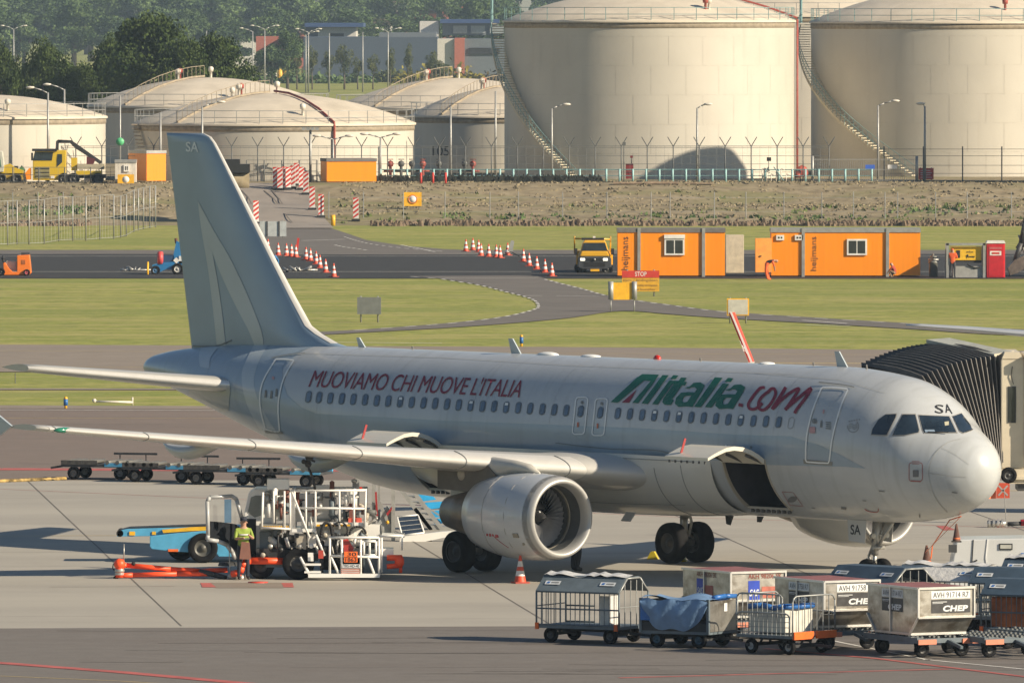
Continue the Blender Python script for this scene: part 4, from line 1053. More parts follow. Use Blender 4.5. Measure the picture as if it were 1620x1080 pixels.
# ---- perimeter fence with Y-shaped tops, its wires
def yfence(name, label, x0, x1, Y, step, z=BANK, hgt_=2.6, top=.7, wires=(.1,.7,1.3,1.9,2.5), mesh=True):
    n = int((x1-x0)/step)+1; t = thing(name, label, 'fence', (x0, Y, z))
    for k in range(n):
        x = k*step; p = MB(); p.tube((x,0,0), (x,0,hgt_), .05, 6)
        if top: p.tube((x,0,hgt_), (x-.42,0,hgt_+top), .035, 5); p.tube((x,0,hgt_), (x+.42,0,hgt_+top), .035, 5)
        p.build('post', postm, t)
    w_ = MB()
    for h in wires: w_.tube((0,0,h), ((n-1)*step,0,h), .022, 4)
    if top:
        for s_ in (-.0,): w_.tube((0,0,hgt_+.02), ((n-1)*step,0,hgt_+.02), .03, 4)
    if mesh:
        x = 0
        while x < (n-1)*step: w_.tube((x,0,.05), (x,0,hgt_), .010, 3, caps=False); x += .64
    w_.build('wire_mesh', postm, t); return t
yfence('perimeter_fence', 'long dark wire fence with Y-shaped barbed tops in front of all the tanks', -38, 24, 794.3, 1.92)
# thinner straight posts at right
t = thing('perimeter_fence', 'wire fence with plain thin posts in front of the right-hand tall tank', 'fence', (27.5, 794.3, BANK))
for k in range(7):
    p = MB(); p.tube((k*2.9,0,0), (k*2.9,0,2.6), .05, 5); p.build('post', postm, t)
p = MB(); [p.tube((0,0,h), (17.4,0,h), .022, 4) for h in (.6,1.2,1.9,2.4)]; p.build('wire_mesh', postm, t)
# gate panel
t = thing('mesh_gate', 'galvanised mesh gate panel with blue and white signs left of the red board', 'gate', (22.2, 793.8, BANK))
for x in (0, 7.7): p = MB(); p.tube((x,0,0), (x,0,1.9), .11, 8); p.build('post', galv, t)
p = MB()
for k in range(48): p.tube((.16*k+.08,0,.1), (.16*k+.08,0,1.65), .018, 4, caps=False)
for h in (.1,.9,1.65): p.tube((0,0,h), (7.7,0,h), .03, 4)
p.build('wire_mesh', galv, t)
for x, m in ((4.25, M_('sign blue', (.04,.12,.5), .5)), (5.9, whitew)): p = MB(); p.bb(x-.35, x+.35, -.06, -.03, .95, 1.25); p.build('small_sign', m, t)
# teal handrail with stub posts, and dark pipe rack along the plateau edge
t = thing('teal_railing', 'pale teal pipe railing running low in front of the tanks', 'railing', (-9.7, 793.2, BANK-.05))
for k in range(38):
    p = MB(); p.tube((k*.98,0,0), (k*.98,0,1.0), .085, 6); p.build('post', M_('pale teal paint', (.30,.50,.50), .5), t)
p = MB(); p.tube((0,0,.95), (36.3,0,.95), .04, 5); p.tube((0,0,.5), (36.3,0,.5), .03, 5); p.build('rail', teal, t)
hd = M_('dark hedge', (.025,.028,.022), .9, var=.3)
mb = MB(); rr = random.Random(2)
for k in range(900):
    x = rr.uniform(-10.5, 6.6); s = rr.uniform(.12,.3); z = BANK+rr.uniform(.0,.36); y = 792.6+rr.uniform(-.3,.3)
    mb.add([(x-s,y,z-s),(x+s,y+rr.uniform(-.2,.2),z-s),(x+s*rr.uniform(-.5,.5),y,z+s)], [(0,1,2)])
o = mb.build('hedge', hd, fixn=False); tag(o, 'low dark clipped hedge in front of the teal railing', 'hedge')
for kv, x in enumerate((-9.0,-8.2,-7.4,-6.6,-5.4,-3.5,-2.9)):        # valve manifolds behind the railing
    p = MB(); z = BANK; p.tube((x,0,0), (x,0,1.3), .12, 8); p.sphere((x,0,1.3), .26, 8); p.tube((x-.5,0,.8), (x+.5,0,.8), .10, 6); p.lathe([(.22,1.6),(.22,1.66)], (x,0,0), 'Z', 10)
    p.v = [v-Vector((x,0,0)) for v in p.v]; o = p.build('valve_manifold', [postm, rustr][kv % 3 == 0]); o.location = (x, 795.2, BANK); tag(o, '%s round topped pipe valve from the left behind the teal railing' % ORD[kv], 'valve', 'pipe valves behind the teal railing')
def street_lamp(px_, base, top, Y, arm, label, group='lamp posts around the tank farm', name='street_lamp', z=None):
    """arm: list of (dx metres, dz) to lamp heads"""
    z0 = hgt((px_-810)/FPX*Y, Y) if z is None else z; p0 = atY(px_, base, Y); zt = atY(px_, top, Y).z
    t = thing(name, label, 'street lamp', ((px_-810)/FPX*Y, Y, z0), 0, group); h = zt-z0; p = MB(); p.tube((0,0,0), (0,0,h*.97), .11*max(1, Y/1400), 8, .07*max(1, Y/1400)); p.build('pole', galv, t)
    for dx in arm:
        p = MB(); p.path([(0,0,h*.96), (dx*.35,0,h*.995), (dx*.85,0,h+.12*abs(dx))], .045*max(1, Y/1200), 6); p.build('arm', galv, t)
        p = MB(); p.sphere((dx,0,h+.12*abs(dx)), .3*max(1, Y/1500), 8, sc=(1.15,.5,.35)); p.build('lamp_head', whitep, t)
for a in ((1103,285,167,795,[.8],'straight lamp post with a short arm in front of the middle tall tank'),
          (873,210,168,812-6,[1.1],'lamp post with a white globe head behind the spiral stair of the middle tall tank'),
          (1463,290,165,796,[-.3],'lamp post rising above the red warning board at the right'),
          (1389,215,163,806,[1.3],'lamp post with a long arm behind the stair of the right tall tank'),
          (76,285,142,791,[-1.3],'lamp post with left arm beyond the yellow crane lorry'), (102,160,137,812,[-1.3],'shorter lamp post showing above the leftmost low tank'),
          (713,290,165,797,[],'bare white mast left of the middle tall tank'), (784,285,140,800,[],'thin rusty mast close to the left side of the middle tall tank'),
          (254,285,175,794,[],'bare lamp mast just left of the tail fin tip'), (320,270,165,794,[1.4],'lamp mast behind the very tip of the tail fin'),
          (527,285,218,794,[-1.2,1.2],'double-armed lamp post behind the orange container'), (602,285,215,794,[-1.2,1.2],'double-armed lamp post right of the orange container')):
    street_lamp(*a)
t = thing('floodlight_mast', 'floodlight mast with a bank of lamps on top at the head of the ramp road', 'floodlight', (at(489,290,BANK).x, 792, BANK))
h = atY(489, 205, 792).z-BANK; p = MB(); p.tube((0,0,0), (0,0,h), .1, 8); p.build('pole', galv, t)
for k in range(4): p = MB(); p.box((-.5+.33*k, -.2, h+.05), (.28,.3,.22)); p.build('floodlight', galv, t)
t = thing('lamp_mast', 'galvanised mast with a round green board on it near the white site cabin', 'mast', (at(187,290,BANK).x, 791, BANK))
p = MB(); h = atY(187, 150, 799).z-BANK; p.tube((0,0,0), (0,0,h), .07, 6); p.build('pole', galv, t); p = MB(); p.lathe([(.001,-.03),(.3,-.03),(.3,.03),(.001,.03)], (0,-.12,atY(187,222,799).z-BANK), 'Y', 16); p.build('board', M_('green board', (.10,.45,.20), .5), t)
# ---- orange cabins and containers
def cabin(name, label, x0, x1, ybase, wd, h, roof, beams=(), wins=(), side='L', rz=0, col=orange_c, text=None, group=None, z=0, door=None, small=()):
    """x0..x1: front face in survey-picture points"""
    p0 = at(x0, ybase, z) if z == 0 else at(x0, ybase, z); s = p0.y/FPX; L = (x1-x0)*s
    t = thing(name, label, 'site cabin', p0, rz, group)
    mb = MB(); mb.bb(0, L, 0, wd, .08, h); n = int(L/.25)
    for k in range(n): mb.bb(L*k/n+.02, L*k/n+.05, -.004, .0, .12, h-.05)
    mb.build('cabin_wall', col, t)
    r = MB(); r.bb(-.03, L+.03, -.05, wd+.03, h, h+.22); r.build('cabin_roof', darkroof if roof == 0 else galv, t)
    for bx in beams: b = MB(); b.bb(bx*L-.09, bx*L+.09, -.10, -.013, 0, h+.25); b.build('steel_post', galv, t)
    for (wx_, wz, ww, wh, sh_) in wins:
        f = MB(); f.bb(wx_*L-ww/2, wx_*L+ww/2, -.10, -.013, wz, wz+wh)
        if sh_: f.bb(wx_*L-ww/2-.02, wx_*L+ww/2+.02, -.16, -.013, wz+wh, wz+wh+.22)
        fo = f.build('window', wframe, t)
        for k in (0, 1):
            g = MB(); hw_ = ww/2-.13; cx_ = wx_*L+(k-.5)*(hw_+.06); g.bb(cx_-hw_/2, cx_+hw_/2, -.108, -.1, wz+.1, wz+wh-.1); g.build('pane', dglass, fo)
    if text:
        g = MB(); put_text(g, text[0], (text[1]*L, -.02, text[2]), (0,0,text[3]), (-text[4],0,0), spacing=1.0); g.build('cabin_lettering', M_('dark brown lettering', (.10,.05,.03), .6), t)
    return t, L, p0
cabin('site_cabin', 'orange site cabin with a roller shuttered window, half behind the STOP board', 977, 1147, 438, 2.6, 2.55, 0, (.2,.8), ((.53,1.25,1.15,.95,True),), text=('heijmans', .12, .4, 1.9, .5))
tb, L, p0 = cabin('site_cabin', 'orange site cabin further right with two tiny windows and an unshuttered window', 1220, 1456, 438, 2.6, 2.55, 1, (.215,.78), ((.575,1.25,1.15,.92,False),(.06,2.1,.45,.3,False),(.185,2.1,.45,.3,False)), text=('heijmans', .315, .35, 1.95, .42))
mb = MB(); mb.box((-.45,-.25,1.25), (1.0,.06,1.95), rz=RAD(20)); o = mb.build('cabin_door', M_('open door orange', (.62,.22,.02), .5), tb)
p = MB(); p.box((-.62,-.4,1.2), (.12,.06,.06)); p.build('handle', blackp, o)
p0 = at(1147,432); mb = MB(); mb.prism([(0,0),(1.05,0),(1.05,2.2),(0,2.2)], 0, 1.2, 'Y'); o = mb.build('storage_box', M_('cream box paint', (.62,.53,.38), .6), bevel=.02); o.location = (p0.x+.05, p0.y+.3, 0); tag(o, 'tall cream box standing against the right end of the left orange cabin', 'box')
o_ = cabin('container', 'orange container with a dark roof on the tank farm edge right of the barrier boards', 517, 597, 289, 2.4, 1.55, 0, (), (), z=BANK)[0]; o_['category'] = 'container'
o_.rotation_euler.z = RAD(12)
o_ = cabin('container', 'orange container beside the white site cabin left of the tail fin tip', 232, 266, 288, 3.2, 2.1, 1, (), (), z=BANK)[0]; o_['category'] = 'container'; o_.rotation_euler.z = RAD(28)
t, L, p0 = cabin('site_cabin', 'small white site cabin with an orange panel against it beside the crane lorry', 182, 215, 290, 1.8, 1.5, 1, (), ((.55,.85,.4,.5,False),), col=whitep, z=BANK)
p = MB(); p.bb(.2, 1.4, -.35, -.3, .0, .65); o = p.build('sign_board', yelp); o.location = (p0.x, p0.y, BANK); tag(o, 'low orange board with a white disc leaning on the small white cabin', 'sign')
p = MB(); p.lathe([(.001,-.36),(.25,-.36),(.25,-.355)], (.8,0,.28), 'Y', 16); q = p.build('sign_disc', whitew, o)
# ---- black roller/tank piece behind the fin
t = thing('covered_wagon', 'dark slatted load on a pale drum behind the leading edge of the tail fin', 'wagon', at(366,299,BANK))
p = MB(); p.bb(-1.2,1.3,0,1.5,1.15,1.75); p.bb(-1.3,.6,.1,1.4,1.75,2.1); p.build('load', blackp, t); p = MB(); p.tube((-1.2,.7,.6), (1.25,.7,.6), .55, 20); p.build('drum', dirt, t)
# ---- striped barrier boards up the ramp
def barrier(mk=[None]):
    t = thing('barrier_board', 'red and white striped barrier board', 'barrier', (0,0,0))
    b = MB(); b.bb(-.17,.17,-.03,.03,.15,1.25, 0); b.build('board', [whitew], t)
    s = MB()
    for k in range(5):
        z = .12+.25*k
        s.add([(-.17,-.034,max(.15,z)), (.17,-.034,min(1.25,z+.22)), (.17,-.034,min(1.25,z+.35)), (-.17,-.034,min(1.25,z+.13))], [(0,1,2,3)])
    s.build('stripes', [redw], t); f = MB(); f.bb(-.25,.25,-.2,.2,0,.12); f.build('foot', [blackp], t)
    return t
bp = barrier(); used = []
spots = [(436,301),(443,302),(450,301),(456,301),(463,299),(469,295),(477,301),(484,309),(494,333),(508,345),(405,355),(563,350)]
for i, (x, y) in enumerate(spots):
    p = hit(x, y); lab = '%s striped board from the left in the close row at the ramp head' % ORD[i]
    if i == 8: lab = 'striped board on the right ramp edge, upper of the lone pair'
    if i == 9: lab = 'striped board on the right ramp edge, lower of the lone pair'
    if i == 10: lab = 'red and white barrier board left of the ramp, above the pale sign back'
    if i == 11: lab = 'red and white barrier board standing alone right of the orange bollard'
    o = stamp(bp, used, p, RAD(5*i % 17-8), lab); o['group'] = 'striped barrier boards by the ramp'; o.scale = (1.15, 1.15, 1.35)
p = MB(); p.tube((0,0,0), (0,0,.75), .16, 10); o = p.build('bollard', [yelp]); o.location = hit(527,357); tag(o, 'small orange bollard at the bottom of the ramp', 'bollard')
# ---- signs
def sign(name, label, x0, x1, y0, y1, yb, face, back=None, legs=2, th=.06, Y=None, z0=None):
    base = at((x0+x1)/2, yb) if Y is None else atY((x0+x1)/2, yb, Y)
    k = base.y/FPX; W_ = (x1-x0)*k; zt = (yb-y0)*k; zb = (yb-y1)*k
    t = thing(name, label, 'sign', base)
    p = MB(); p.bb(-W_/2, W_/2, -th/2, th/2, zb, zt); po = p.build('panel', face, t)
    if legs:
        for x in ([0] if legs == 1 else [-W_*.36, W_*.36]): p = MB(); p.tube((x,th/2+.05,-.05), (x,th/2+.05,zt+.05), .05, 6); p.build('post', galv, t)
    return t, W_, zb, zt, po
gback = M_('grey sign back', (.30,.31,.29), .6); yorange = M_('sign orange yellow', (.85,.45,.02), .5)
t, W_, zb, zt, po = sign('sign_board', 'yellow board with a white disc standing on the dry bank', 639, 667, 321, 343, 349, yorange, Y=770)
t.location.z = hgt(t.location.x, 770)
p = MB(); p.lathe([(.001,-.06),(.26,-.06),(.26,-.05)], (0,0,(zb+zt)/2), 'Y', 20); p.build('disc', whitew, t); p = MB(); p.lathe([(.26,-.05),(.26,-.065),(.34,-.065),(.34,-.05)], (0,0,(zb+zt)/2), 'Y', 20); p.build('disc_ring', M_('orange ring', (.75,.2,.02), .5), t)
t, W_, zb, zt, po = sign('sign_board', 'back of a grey traffic board on two posts at the foot of the ramp', 411, 453, 350, 374, 376, M_('pale sign back', (.42,.45,.45), .5))
for x in (-.4,.4): p = MB(); p.bb(x*1.0-.05, x*1.0+.05, -.08, -.035, zb, zt); p.build('brace', dkgrey, t)
t, W_, zb, zt, po = sign('sign_board', 'grey board on two thin posts in the grass left of centre, turned away', 565, 603, 470, 497, 509, M_('weathered sign back', (.20,.21,.20), .6)); t.rotation_euler.z = RAD(-8)
t, W_, zb, zt, po = sign('sign_board', 'grey backed board with yellow rim and two posts above the aircraft roof', 1150, 1185, 472, 499, 511, yorange)
p = MB(); p.bb(-W_/2+.06, W_/2-.06, -.05, -.032, zb+.05, zt-.05); p.build('backing', M_('light sign back', (.50,.48,.42), .6), t)
t, W_, zb, zt, po = sign('sign_board', 'blank orange board between two grey tubes in front of the STOP board', 970, 1000, 447, 474, 493, yorange, legs=0)
for x in (-.62, .62): p = MB(); p.tube((x*W_,0,zb+.02), (x*W_,0,zt+.06), .14, 10); p.build('tube', galv, t); p = MB(); p.tube((x*W_,0,0), (x*W_,0,zb), .03, 6); p.build('leg', galv, t)
t, W_, zb, zt, po = sign('stop_sign', 'red and yellow STOP board in Dutch in front of the left orange cabin', 984, 1043, 428, 461, 468, M_('sign yellow ochre', (.66,.36,.03), .5))
r = MB(); r.bb(-W_/2, W_/2, -.05, -.032, zt-.38, zt); r.build('header', redw, t)
g = MB(); put_text(g, 'STOP', (-.30,-.055,zt-.30), (.62,0,0), (0,0,.24), bold=.01); g.build('header_lettering', whitew, t)
g = MB(); put_text(g, 'start- / landingsbaan', (-.95,-.035,zt-.62), (1.85,0,0), (0,0,.19)); put_text(g, 'Opstelling niet toegestaan', (-.3,-.035,zt-.86), (1.2,0,0), (0,0,.13)); put_text(g, 'met bouwverkeer', (-.3,-.035,zt-1.06), (1.1,0,0), (0,0,.12)); g.build('sign_lettering', M_('brown sign text', (.16,.08,.03), .6), t)
t, W_, zb, zt, po = sign('warning_board', 'small red warning board on the fence in front of the right tall tank', 1453, 1477, 266, 284, 290, redw, Y=801)
g = MB()
for k in range(4): g.bb(-.42,.42-.1*(k % 2),-.045,-.035,zb+.14+.17*k,zb+.18+.17*k)
g.build('sign_lettering', whitew, t)
# marker posts
for i, (x, y, lab) in enumerate(((825,548,'blue and yellow marker post on the grass behind the aircraft roof'), (104,646,'blue and yellow marker post on the grass left of the tail'))):
    b = at(x, y); t = thing('marker_post', lab, 'marker post', b, 0, 'blue and yellow taxiway marker posts')
    k = b.y/FPX; p = MB(); p.tube((0,0,0), (0,0,9*k), .06, 8); p.build('lower_post', yelp, t); p = MB(); p.tube((0,0,5*k), (0,0,15*k), .09, 8); p.build('sleeve', M_('marker blue', (.03,.14,.38), .4), t)
    p = MB(); p.sphere((0,0,16*k), .08, 8); p.build('cap', yelp, t)
b = at(148, 641); t = thing('edge_rail', 'low white rail with a short upright on the grass strip at left', 'rail', b); p = MB(); p.tube((0,0,.15), (1.55,0,.12), .05, 8); p.build('pipe', whitep, t); p = MB(); p.tube((1.52,0,0), (1.52,0,.32), .035, 6); p.build('post', whitep, t); p = MB(); p.sphere((.03,0,.18), .09, 8); p.build('fitting', whitep, t)
b = at(24, 606); p = MB(); p.tube((0,0,0), (0,0,.42), .02, 5); o = p.build('thin_post', postm); o.location = b; tag(o, 'thin dark stake in the grass beneath the tailplane tip', 'post')
# ---- galvanised mesh fence at left
t = thing('mesh_fence', 'galvanised mesh fence on the grass at left that turns away toward the bank', 'fence', (0,0,0)); prev = None
pts = [(-160,391),(-60,390),(12,388),(27,387),(46,387),(70,386),(93,382),(115,381),(136,381),(158,379),(180,378),(191,376),(200,374),(212,367),(219,365),(227,363),(237,361),(246,360)]
tops = [x[1]-73+max(0, (x[0]-90)*.04) for x in pts]; mw = MB()
for (x, y) in pts:
    b = at(x, y); p = MB(); h = 70*b.y/FPX if x < 190 else 66*b.y/FPX; h = min(h, 3.0); p.tube(b, b+Vector((0,0,h)), .05, 6); p.build('post', galv, t)
    if prev is not None:
        a = prev
        for zz2 in (.1, h*.5, h): mw.tube(a+Vector((0,0,zz2)), b+Vector((0,0,zz2)), .02, 4, caps=False)
        n = max(2, int(abs(b.x-a.x)/.2)+1)
        for k in range(1, n): q = a+(b-a)*k/n; mw.tube(q+Vector((0,0,.05)), q+Vector((0,0,h)), .006, 3, caps=False)
    prev = b
mw.build('wire_mesh', galv, t)
# sagging wire fence on the bank
t = thing('bank_fence', 'thin wire fence with slender posts half way up the dry bank', 'fence', (0,0,0)); mw = MB(); prev = None
for x in [-80,20,60,100]+[520,575,638,704,775,820,890,960,1030,1060,1130,1180,1240,1300,1350,1400,1420,1480,1530,1600,1680]:
    b = hit(x, 346); p = MB(); p.tube(b, b+Vector((0,0,1.9)), .035, 5); p.build('post', galv, t)
    if prev is not None and x != 520: mw.tube(prev+Vector((0,0,1.5)), b+Vector((0,0,1.5)), .018, 4); mw.tube(prev+Vector((0,0,.5)), b+Vector((0,0,.5)), .012, 4)
    prev = b
mw.build('wire', galv, t)
yfence('yard_fence', 'mesh fence along the bank top in front of the yellow crane lorry', -48, -27.5, 788, 1.9, z=BANK, hgt_=1.15, top=0, wires=(.1,.6,1.15))
yfence('yard_fence', 'dark mesh gate fence closing the head of the ramp road', -19.6, -14.4, 793.5, 1.3, z=BANK, hgt_=1.6, top=0, wires=(.1,.8,1.6))
# ---- traffic cones
def cone_mesh():
    t = thing('traffic_cone', 'cone', 'traffic cone', (0,0,0))
    b = MB(); b.box((0,0,.02), (.42,.42,.04)); b.build('base', [M_('cone base', (.33,.05,.03), .7)], t)
    c = MB(); pr = [(.165,.04,0),(.135,.20,0),(.10,.38,1),(.075,.50,0),(.05,.63,1),(.03,.75,0)]
    R_ = lambda z: .165-(z-.04)/.71*.137
    bands = [(.04,.20,0),(.20,.34,1),(.34,.45,0),(.45,.60,1),(.60,.75,0)]
    for z0, z1, mi in bands: c.lathe([(R_(z0), z0), (R_(z1), z1)], (0,0,0), 'Z', 14, mi)
    c.build('cone_body', [M_('cone red', (.62,.075,.03), .5), whitew], t); return t
cn = cone_mesh(); used = []
spots = [(424,398),(440,404),(453,405),(461,406),(468,407),(484,411),(491,413),(500,418),(506,424),(515,431),(528,438),
         (737,398),(748,396),(757,399),(761,405),(773,406),(785,407),(791,408),(803,404),(828,414),(837,421),(849,426),(862,431),(873,437)]
for i, (x, y) in enumerate(spots):
    lab = '%s cone from the left in the line right of the tail fin' % ORD[i] if i < 11 else '%s cone from the left in the line left of the yellow truck' % ORD[i-11]
    o = stamp(cn, used, at(x, y, .01), RAD(13*i % 90), lab); o['group'] = 'cones right of the tail fin' if i < 11 else 'cones left of the yellow truck'; o.scale = (1.05,1.05,1.05)
o = stamp(cn, used, at(823,922,.004), RAD(20), 'large red and white traffic cone below the near engine'); o.scale = (.97,.97,1.0); o['group'] = 'cones on the apron'
p0 = at(808,407); t = thing('cone_sign', 'small white folding sign board among the cones left of the yellow truck', 'sign', p0)
p = MB(); p.prism([(-.2,.35),(.12,.35),(.22,1.0),(.02,1.05)], -.04, .04, 'Y'); p.build('board', gback, t); p = MB(); p.bar((-.55,0,.05), (0,0,.35), .06, .06); p.bar((.55,0,.05), (0,0,.35), .06, .06); p.build('legs', blackp, t)
p0 = at(469,406); t = thing('barrier_post', 'red upright barrier arm among the cones beside the tail fin', 'barrier', p0); p = MB(); p.bar((.0,0,.1), (.12,0,1.15), .14, .08); p.build('arm', redw, t); p = MB(); p.bar((-.1,0,.1), (.5,.2,.05), .1, .08); p.build('foot', blackp, t)
# ============================================================ TREES, TOWN, AIR
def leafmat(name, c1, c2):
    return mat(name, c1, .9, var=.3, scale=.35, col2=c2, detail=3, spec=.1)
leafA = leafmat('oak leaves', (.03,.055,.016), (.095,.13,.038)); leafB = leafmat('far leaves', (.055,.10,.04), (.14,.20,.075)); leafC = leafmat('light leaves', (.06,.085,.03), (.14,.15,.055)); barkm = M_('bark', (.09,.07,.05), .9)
def crown_mesh(seed, R, H, n, leaf, lobes=14):
    rr = random.Random(seed); mb = MB(); L = []
    for k in range(lobes):
        a = rr.uniform(0, 2*pi); q = math.sqrt(rr.random())*.68; z = rr.uniform(.25,.92)
        wdt = math.sin(min(1, z*1.05)*pi*.78+.35)
        L.append((cos(a)*q*R*wdt, sin(a)*q*R*wdt, z*H*.92, rr.uniform(.22,.38)*R))
    for k in range(n):
        x, y, z, r = L[rr.randrange(lobes)]
        u = Vector((rr.gauss(0,1), rr.gauss(0,1), rr.gauss(0,1))).normalized()*r*(rr.random()**.33); u.z *= .8
        c = Vector((x, y, z))+u*1.08; s = leaf*rr.uniform(.6,1.3)
        d1 = Vector((rr.gauss(0,1), rr.gauss(0,1), rr.gauss(0,1))).normalized(); d2 = d1.cross(Vector((rr.gauss(0,1), rr.gauss(0,1), rr.gauss(0,1)))).normalized()
        mb.add([c-d1*s, c-d2*s*.7, c+d1*s, c+d2*s*.7], [(0,1,2,3)])
    return mb
KIND = {}
def tree(kind, label, X, Y, h, R, group, rz=0, z0=0):
    key = kind
    if key not in KIND:
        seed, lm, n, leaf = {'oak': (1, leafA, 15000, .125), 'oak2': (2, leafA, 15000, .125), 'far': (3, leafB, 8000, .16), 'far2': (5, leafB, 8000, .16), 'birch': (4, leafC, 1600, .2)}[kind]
        cm = crown_mesh(seed, 4.2, 8.6, n, leaf, 26 if kind[:3] == 'oak' else 18 if kind[:3] == 'far' else 9)
        for v in cm.v: v.z += 1.2
        t = thing('tree', label, 'tree', (0,0,0)); cm.build('crown', lm, t, fixn=False)
        tr = MB(); tr.tube((0,0,-.3), (.1,.05,4.2), .34, 8, .2); tr.tube((.1,.05,3.2), (1.4,.6,6), .16, 6, .07); tr.tube((.1,.05,3.6), (-1.2,-.5,6.3), .15, 6, .06); tr.build('trunk', barkm, t)
        KIND[key] = t; o = t
    else: o = copy_tree(KIND[key])
    o.location = (X, Y, z0); o.rotation_euler = (0,0,rz); o.scale = (R/4.2, R/4.2, h/10.); tag(o, label, 'tree', group); return o
rr = random.Random(21)
def tp(kind, label, cx, top, wpx, Y, group, base=0):
    ztop = atY(cx, top, Y).z; tree(kind, label, (cx-810)/FPX*Y, Y, (ztop-base)/.93, wpx/2/FPX*Y*1.1, group, rr.uniform(0, 6))
G1 = 'dark trees behind the low tanks'
tp('oak', 'broad dark green tree behind the low tanks, tallest of its row', 232, 22, 175, 1010, G1); tp('oak2', 'dark tree at the left end of the row behind the low tanks', 5, 62, 90, 1030, G1)
tp('oak2', 'dark tree second from the left, behind the leftmost low tank', 78, 60, 105, 1020, G1); tp('oak', 'dark tree at the right end of the row behind the low tanks', 352, 54, 120, 1015, G1)
tp('oak2', 'dark tree filling the left shoulder of the tallest dark tree', 172, 52, 110, 1025, G1); tp('oak', 'dark tree in front of the right flank of the tallest dark tree', 292, 60, 110, 1005, G1)
tp('oak', 'low dark tree between the second and the tallest dark tree', 128, 100, 80, 1018, G1); tp('oak2', 'dark tree beyond the left edge of the picture', -70, 60, 110, 1020, G1)
G2 = 'far hazy trees along the skyline'
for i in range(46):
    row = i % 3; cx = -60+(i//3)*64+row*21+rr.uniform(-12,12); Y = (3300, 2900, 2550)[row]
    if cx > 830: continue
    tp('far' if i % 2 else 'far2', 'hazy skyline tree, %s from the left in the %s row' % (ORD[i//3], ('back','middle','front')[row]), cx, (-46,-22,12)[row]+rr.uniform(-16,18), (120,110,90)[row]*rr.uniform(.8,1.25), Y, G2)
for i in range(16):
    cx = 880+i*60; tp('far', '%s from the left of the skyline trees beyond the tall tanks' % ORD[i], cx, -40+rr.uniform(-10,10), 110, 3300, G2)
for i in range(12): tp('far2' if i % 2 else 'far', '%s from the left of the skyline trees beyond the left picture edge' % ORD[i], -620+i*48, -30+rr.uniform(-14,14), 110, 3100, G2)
G3 = 'small trees in front of the dark warehouse'
for i, (cx, top, w_) in enumerate(((455,50,60),(430,70,55),(470,75,30),(545,70,42),(590,85,30),(617,75,26),(645,68,24),(682,80,34),(494,72,30),(566,90,30),(700,95,40),(410,85,60),(520,80,26))):
    tp('birch' if i > 1 else 'far', '%s young tree from the left in front of the dark warehouse' % ORD[sorted([455,430,470,545,590,617,645,682,494,566,700,410,520]).index(cx)], cx, top, w_, 1960, G3)
# ---- town
def blk(t, nm_, x0, x1, y0, y1, Y, d, m, parent=None):
    a = atY(x0, y1, Y); b = atY(x1, y0, Y); p = MB(); p.bb(a.x, b.x, Y, Y+d, max(a.z, 0), b.z); p.v = [v-t.location for v in p.v]; return p.build(nm_, m, parent or t)
blue = M_('warehouse blue cladding', (.055,.075,.11), .6); bluer = M_('blue roof edge', (.035,.07,.17), .5); brick = M_('red brick', (.38,.12,.08), .8); whit = M_('white cladding', (.55,.53,.48), .7); gclad = M_('grey cladding', (.13,.15,.17), .6)
t = thing('warehouse', 'long dark blue warehouse with a white and brick panel, behind young trees', 'warehouse', atY(600,112,2250)*1.0)
blk(t, 'cladding', 480, 692, 59, 132, 2250, 40, blue); blk(t, 'white_panel', 692, 720, 62, 132, 2250, 38, whit); blk(t, 'brick_panel', 719, 735, 61, 132, 2249, 38, brick)
o = blk(t, 'office_wall', 735, 900, 62, 132, 2250.3, 38, gclad); blk(t, 'window_band', 742, 790, 76, 86, 2249.9, .3, blackp, o)
blk(t, 'rooftop_unit', 600, 690, 52, 59, 2252, 20, gclad)
t = thing('office_block', 'white office with a blue flat roof standing behind the left part of the warehouse', 'office', atY(530,60,2300)); o = blk(t, 'wall', 503, 563, 43, 90, 2300, 30, whit); blk(t, 'roof', 482, 575, 37, 43, 2298, 34, bluer); blk(t, 'window_band', 523, 544, 53, 58, 2299.8, .3, blackp, o); blk(t, 'side_wing', 484, 503, 43, 90, 2300.4, 28, blue)
t = thing('office_block', 'white roofed office with a wide blue roof behind the right part of the warehouse', 'office', atY(720,60,2290)); blk(t, 'wall', 664, 694, 34, 90, 2290, 30, whit); blk(t, 'roof', 696, 790, 31, 37, 2288, 34, bluer); o = blk(t, 'glazed_wall', 700, 788, 37, 56, 2290.2, 30, gclad)
for x in (717,745,775): blk(t, 'window', x, x+22, 41, 53, 2289.8, .3, M_('hazy window', (.3,.33,.32), .4), o)
t = thing('brick_terrace', 'low red brick terrace half hidden by trees at the left of the warehouse', 'building', atY(440,60,2320)); blk(t, 'wall', 405, 480, 58, 92, 2320, 20, brick)
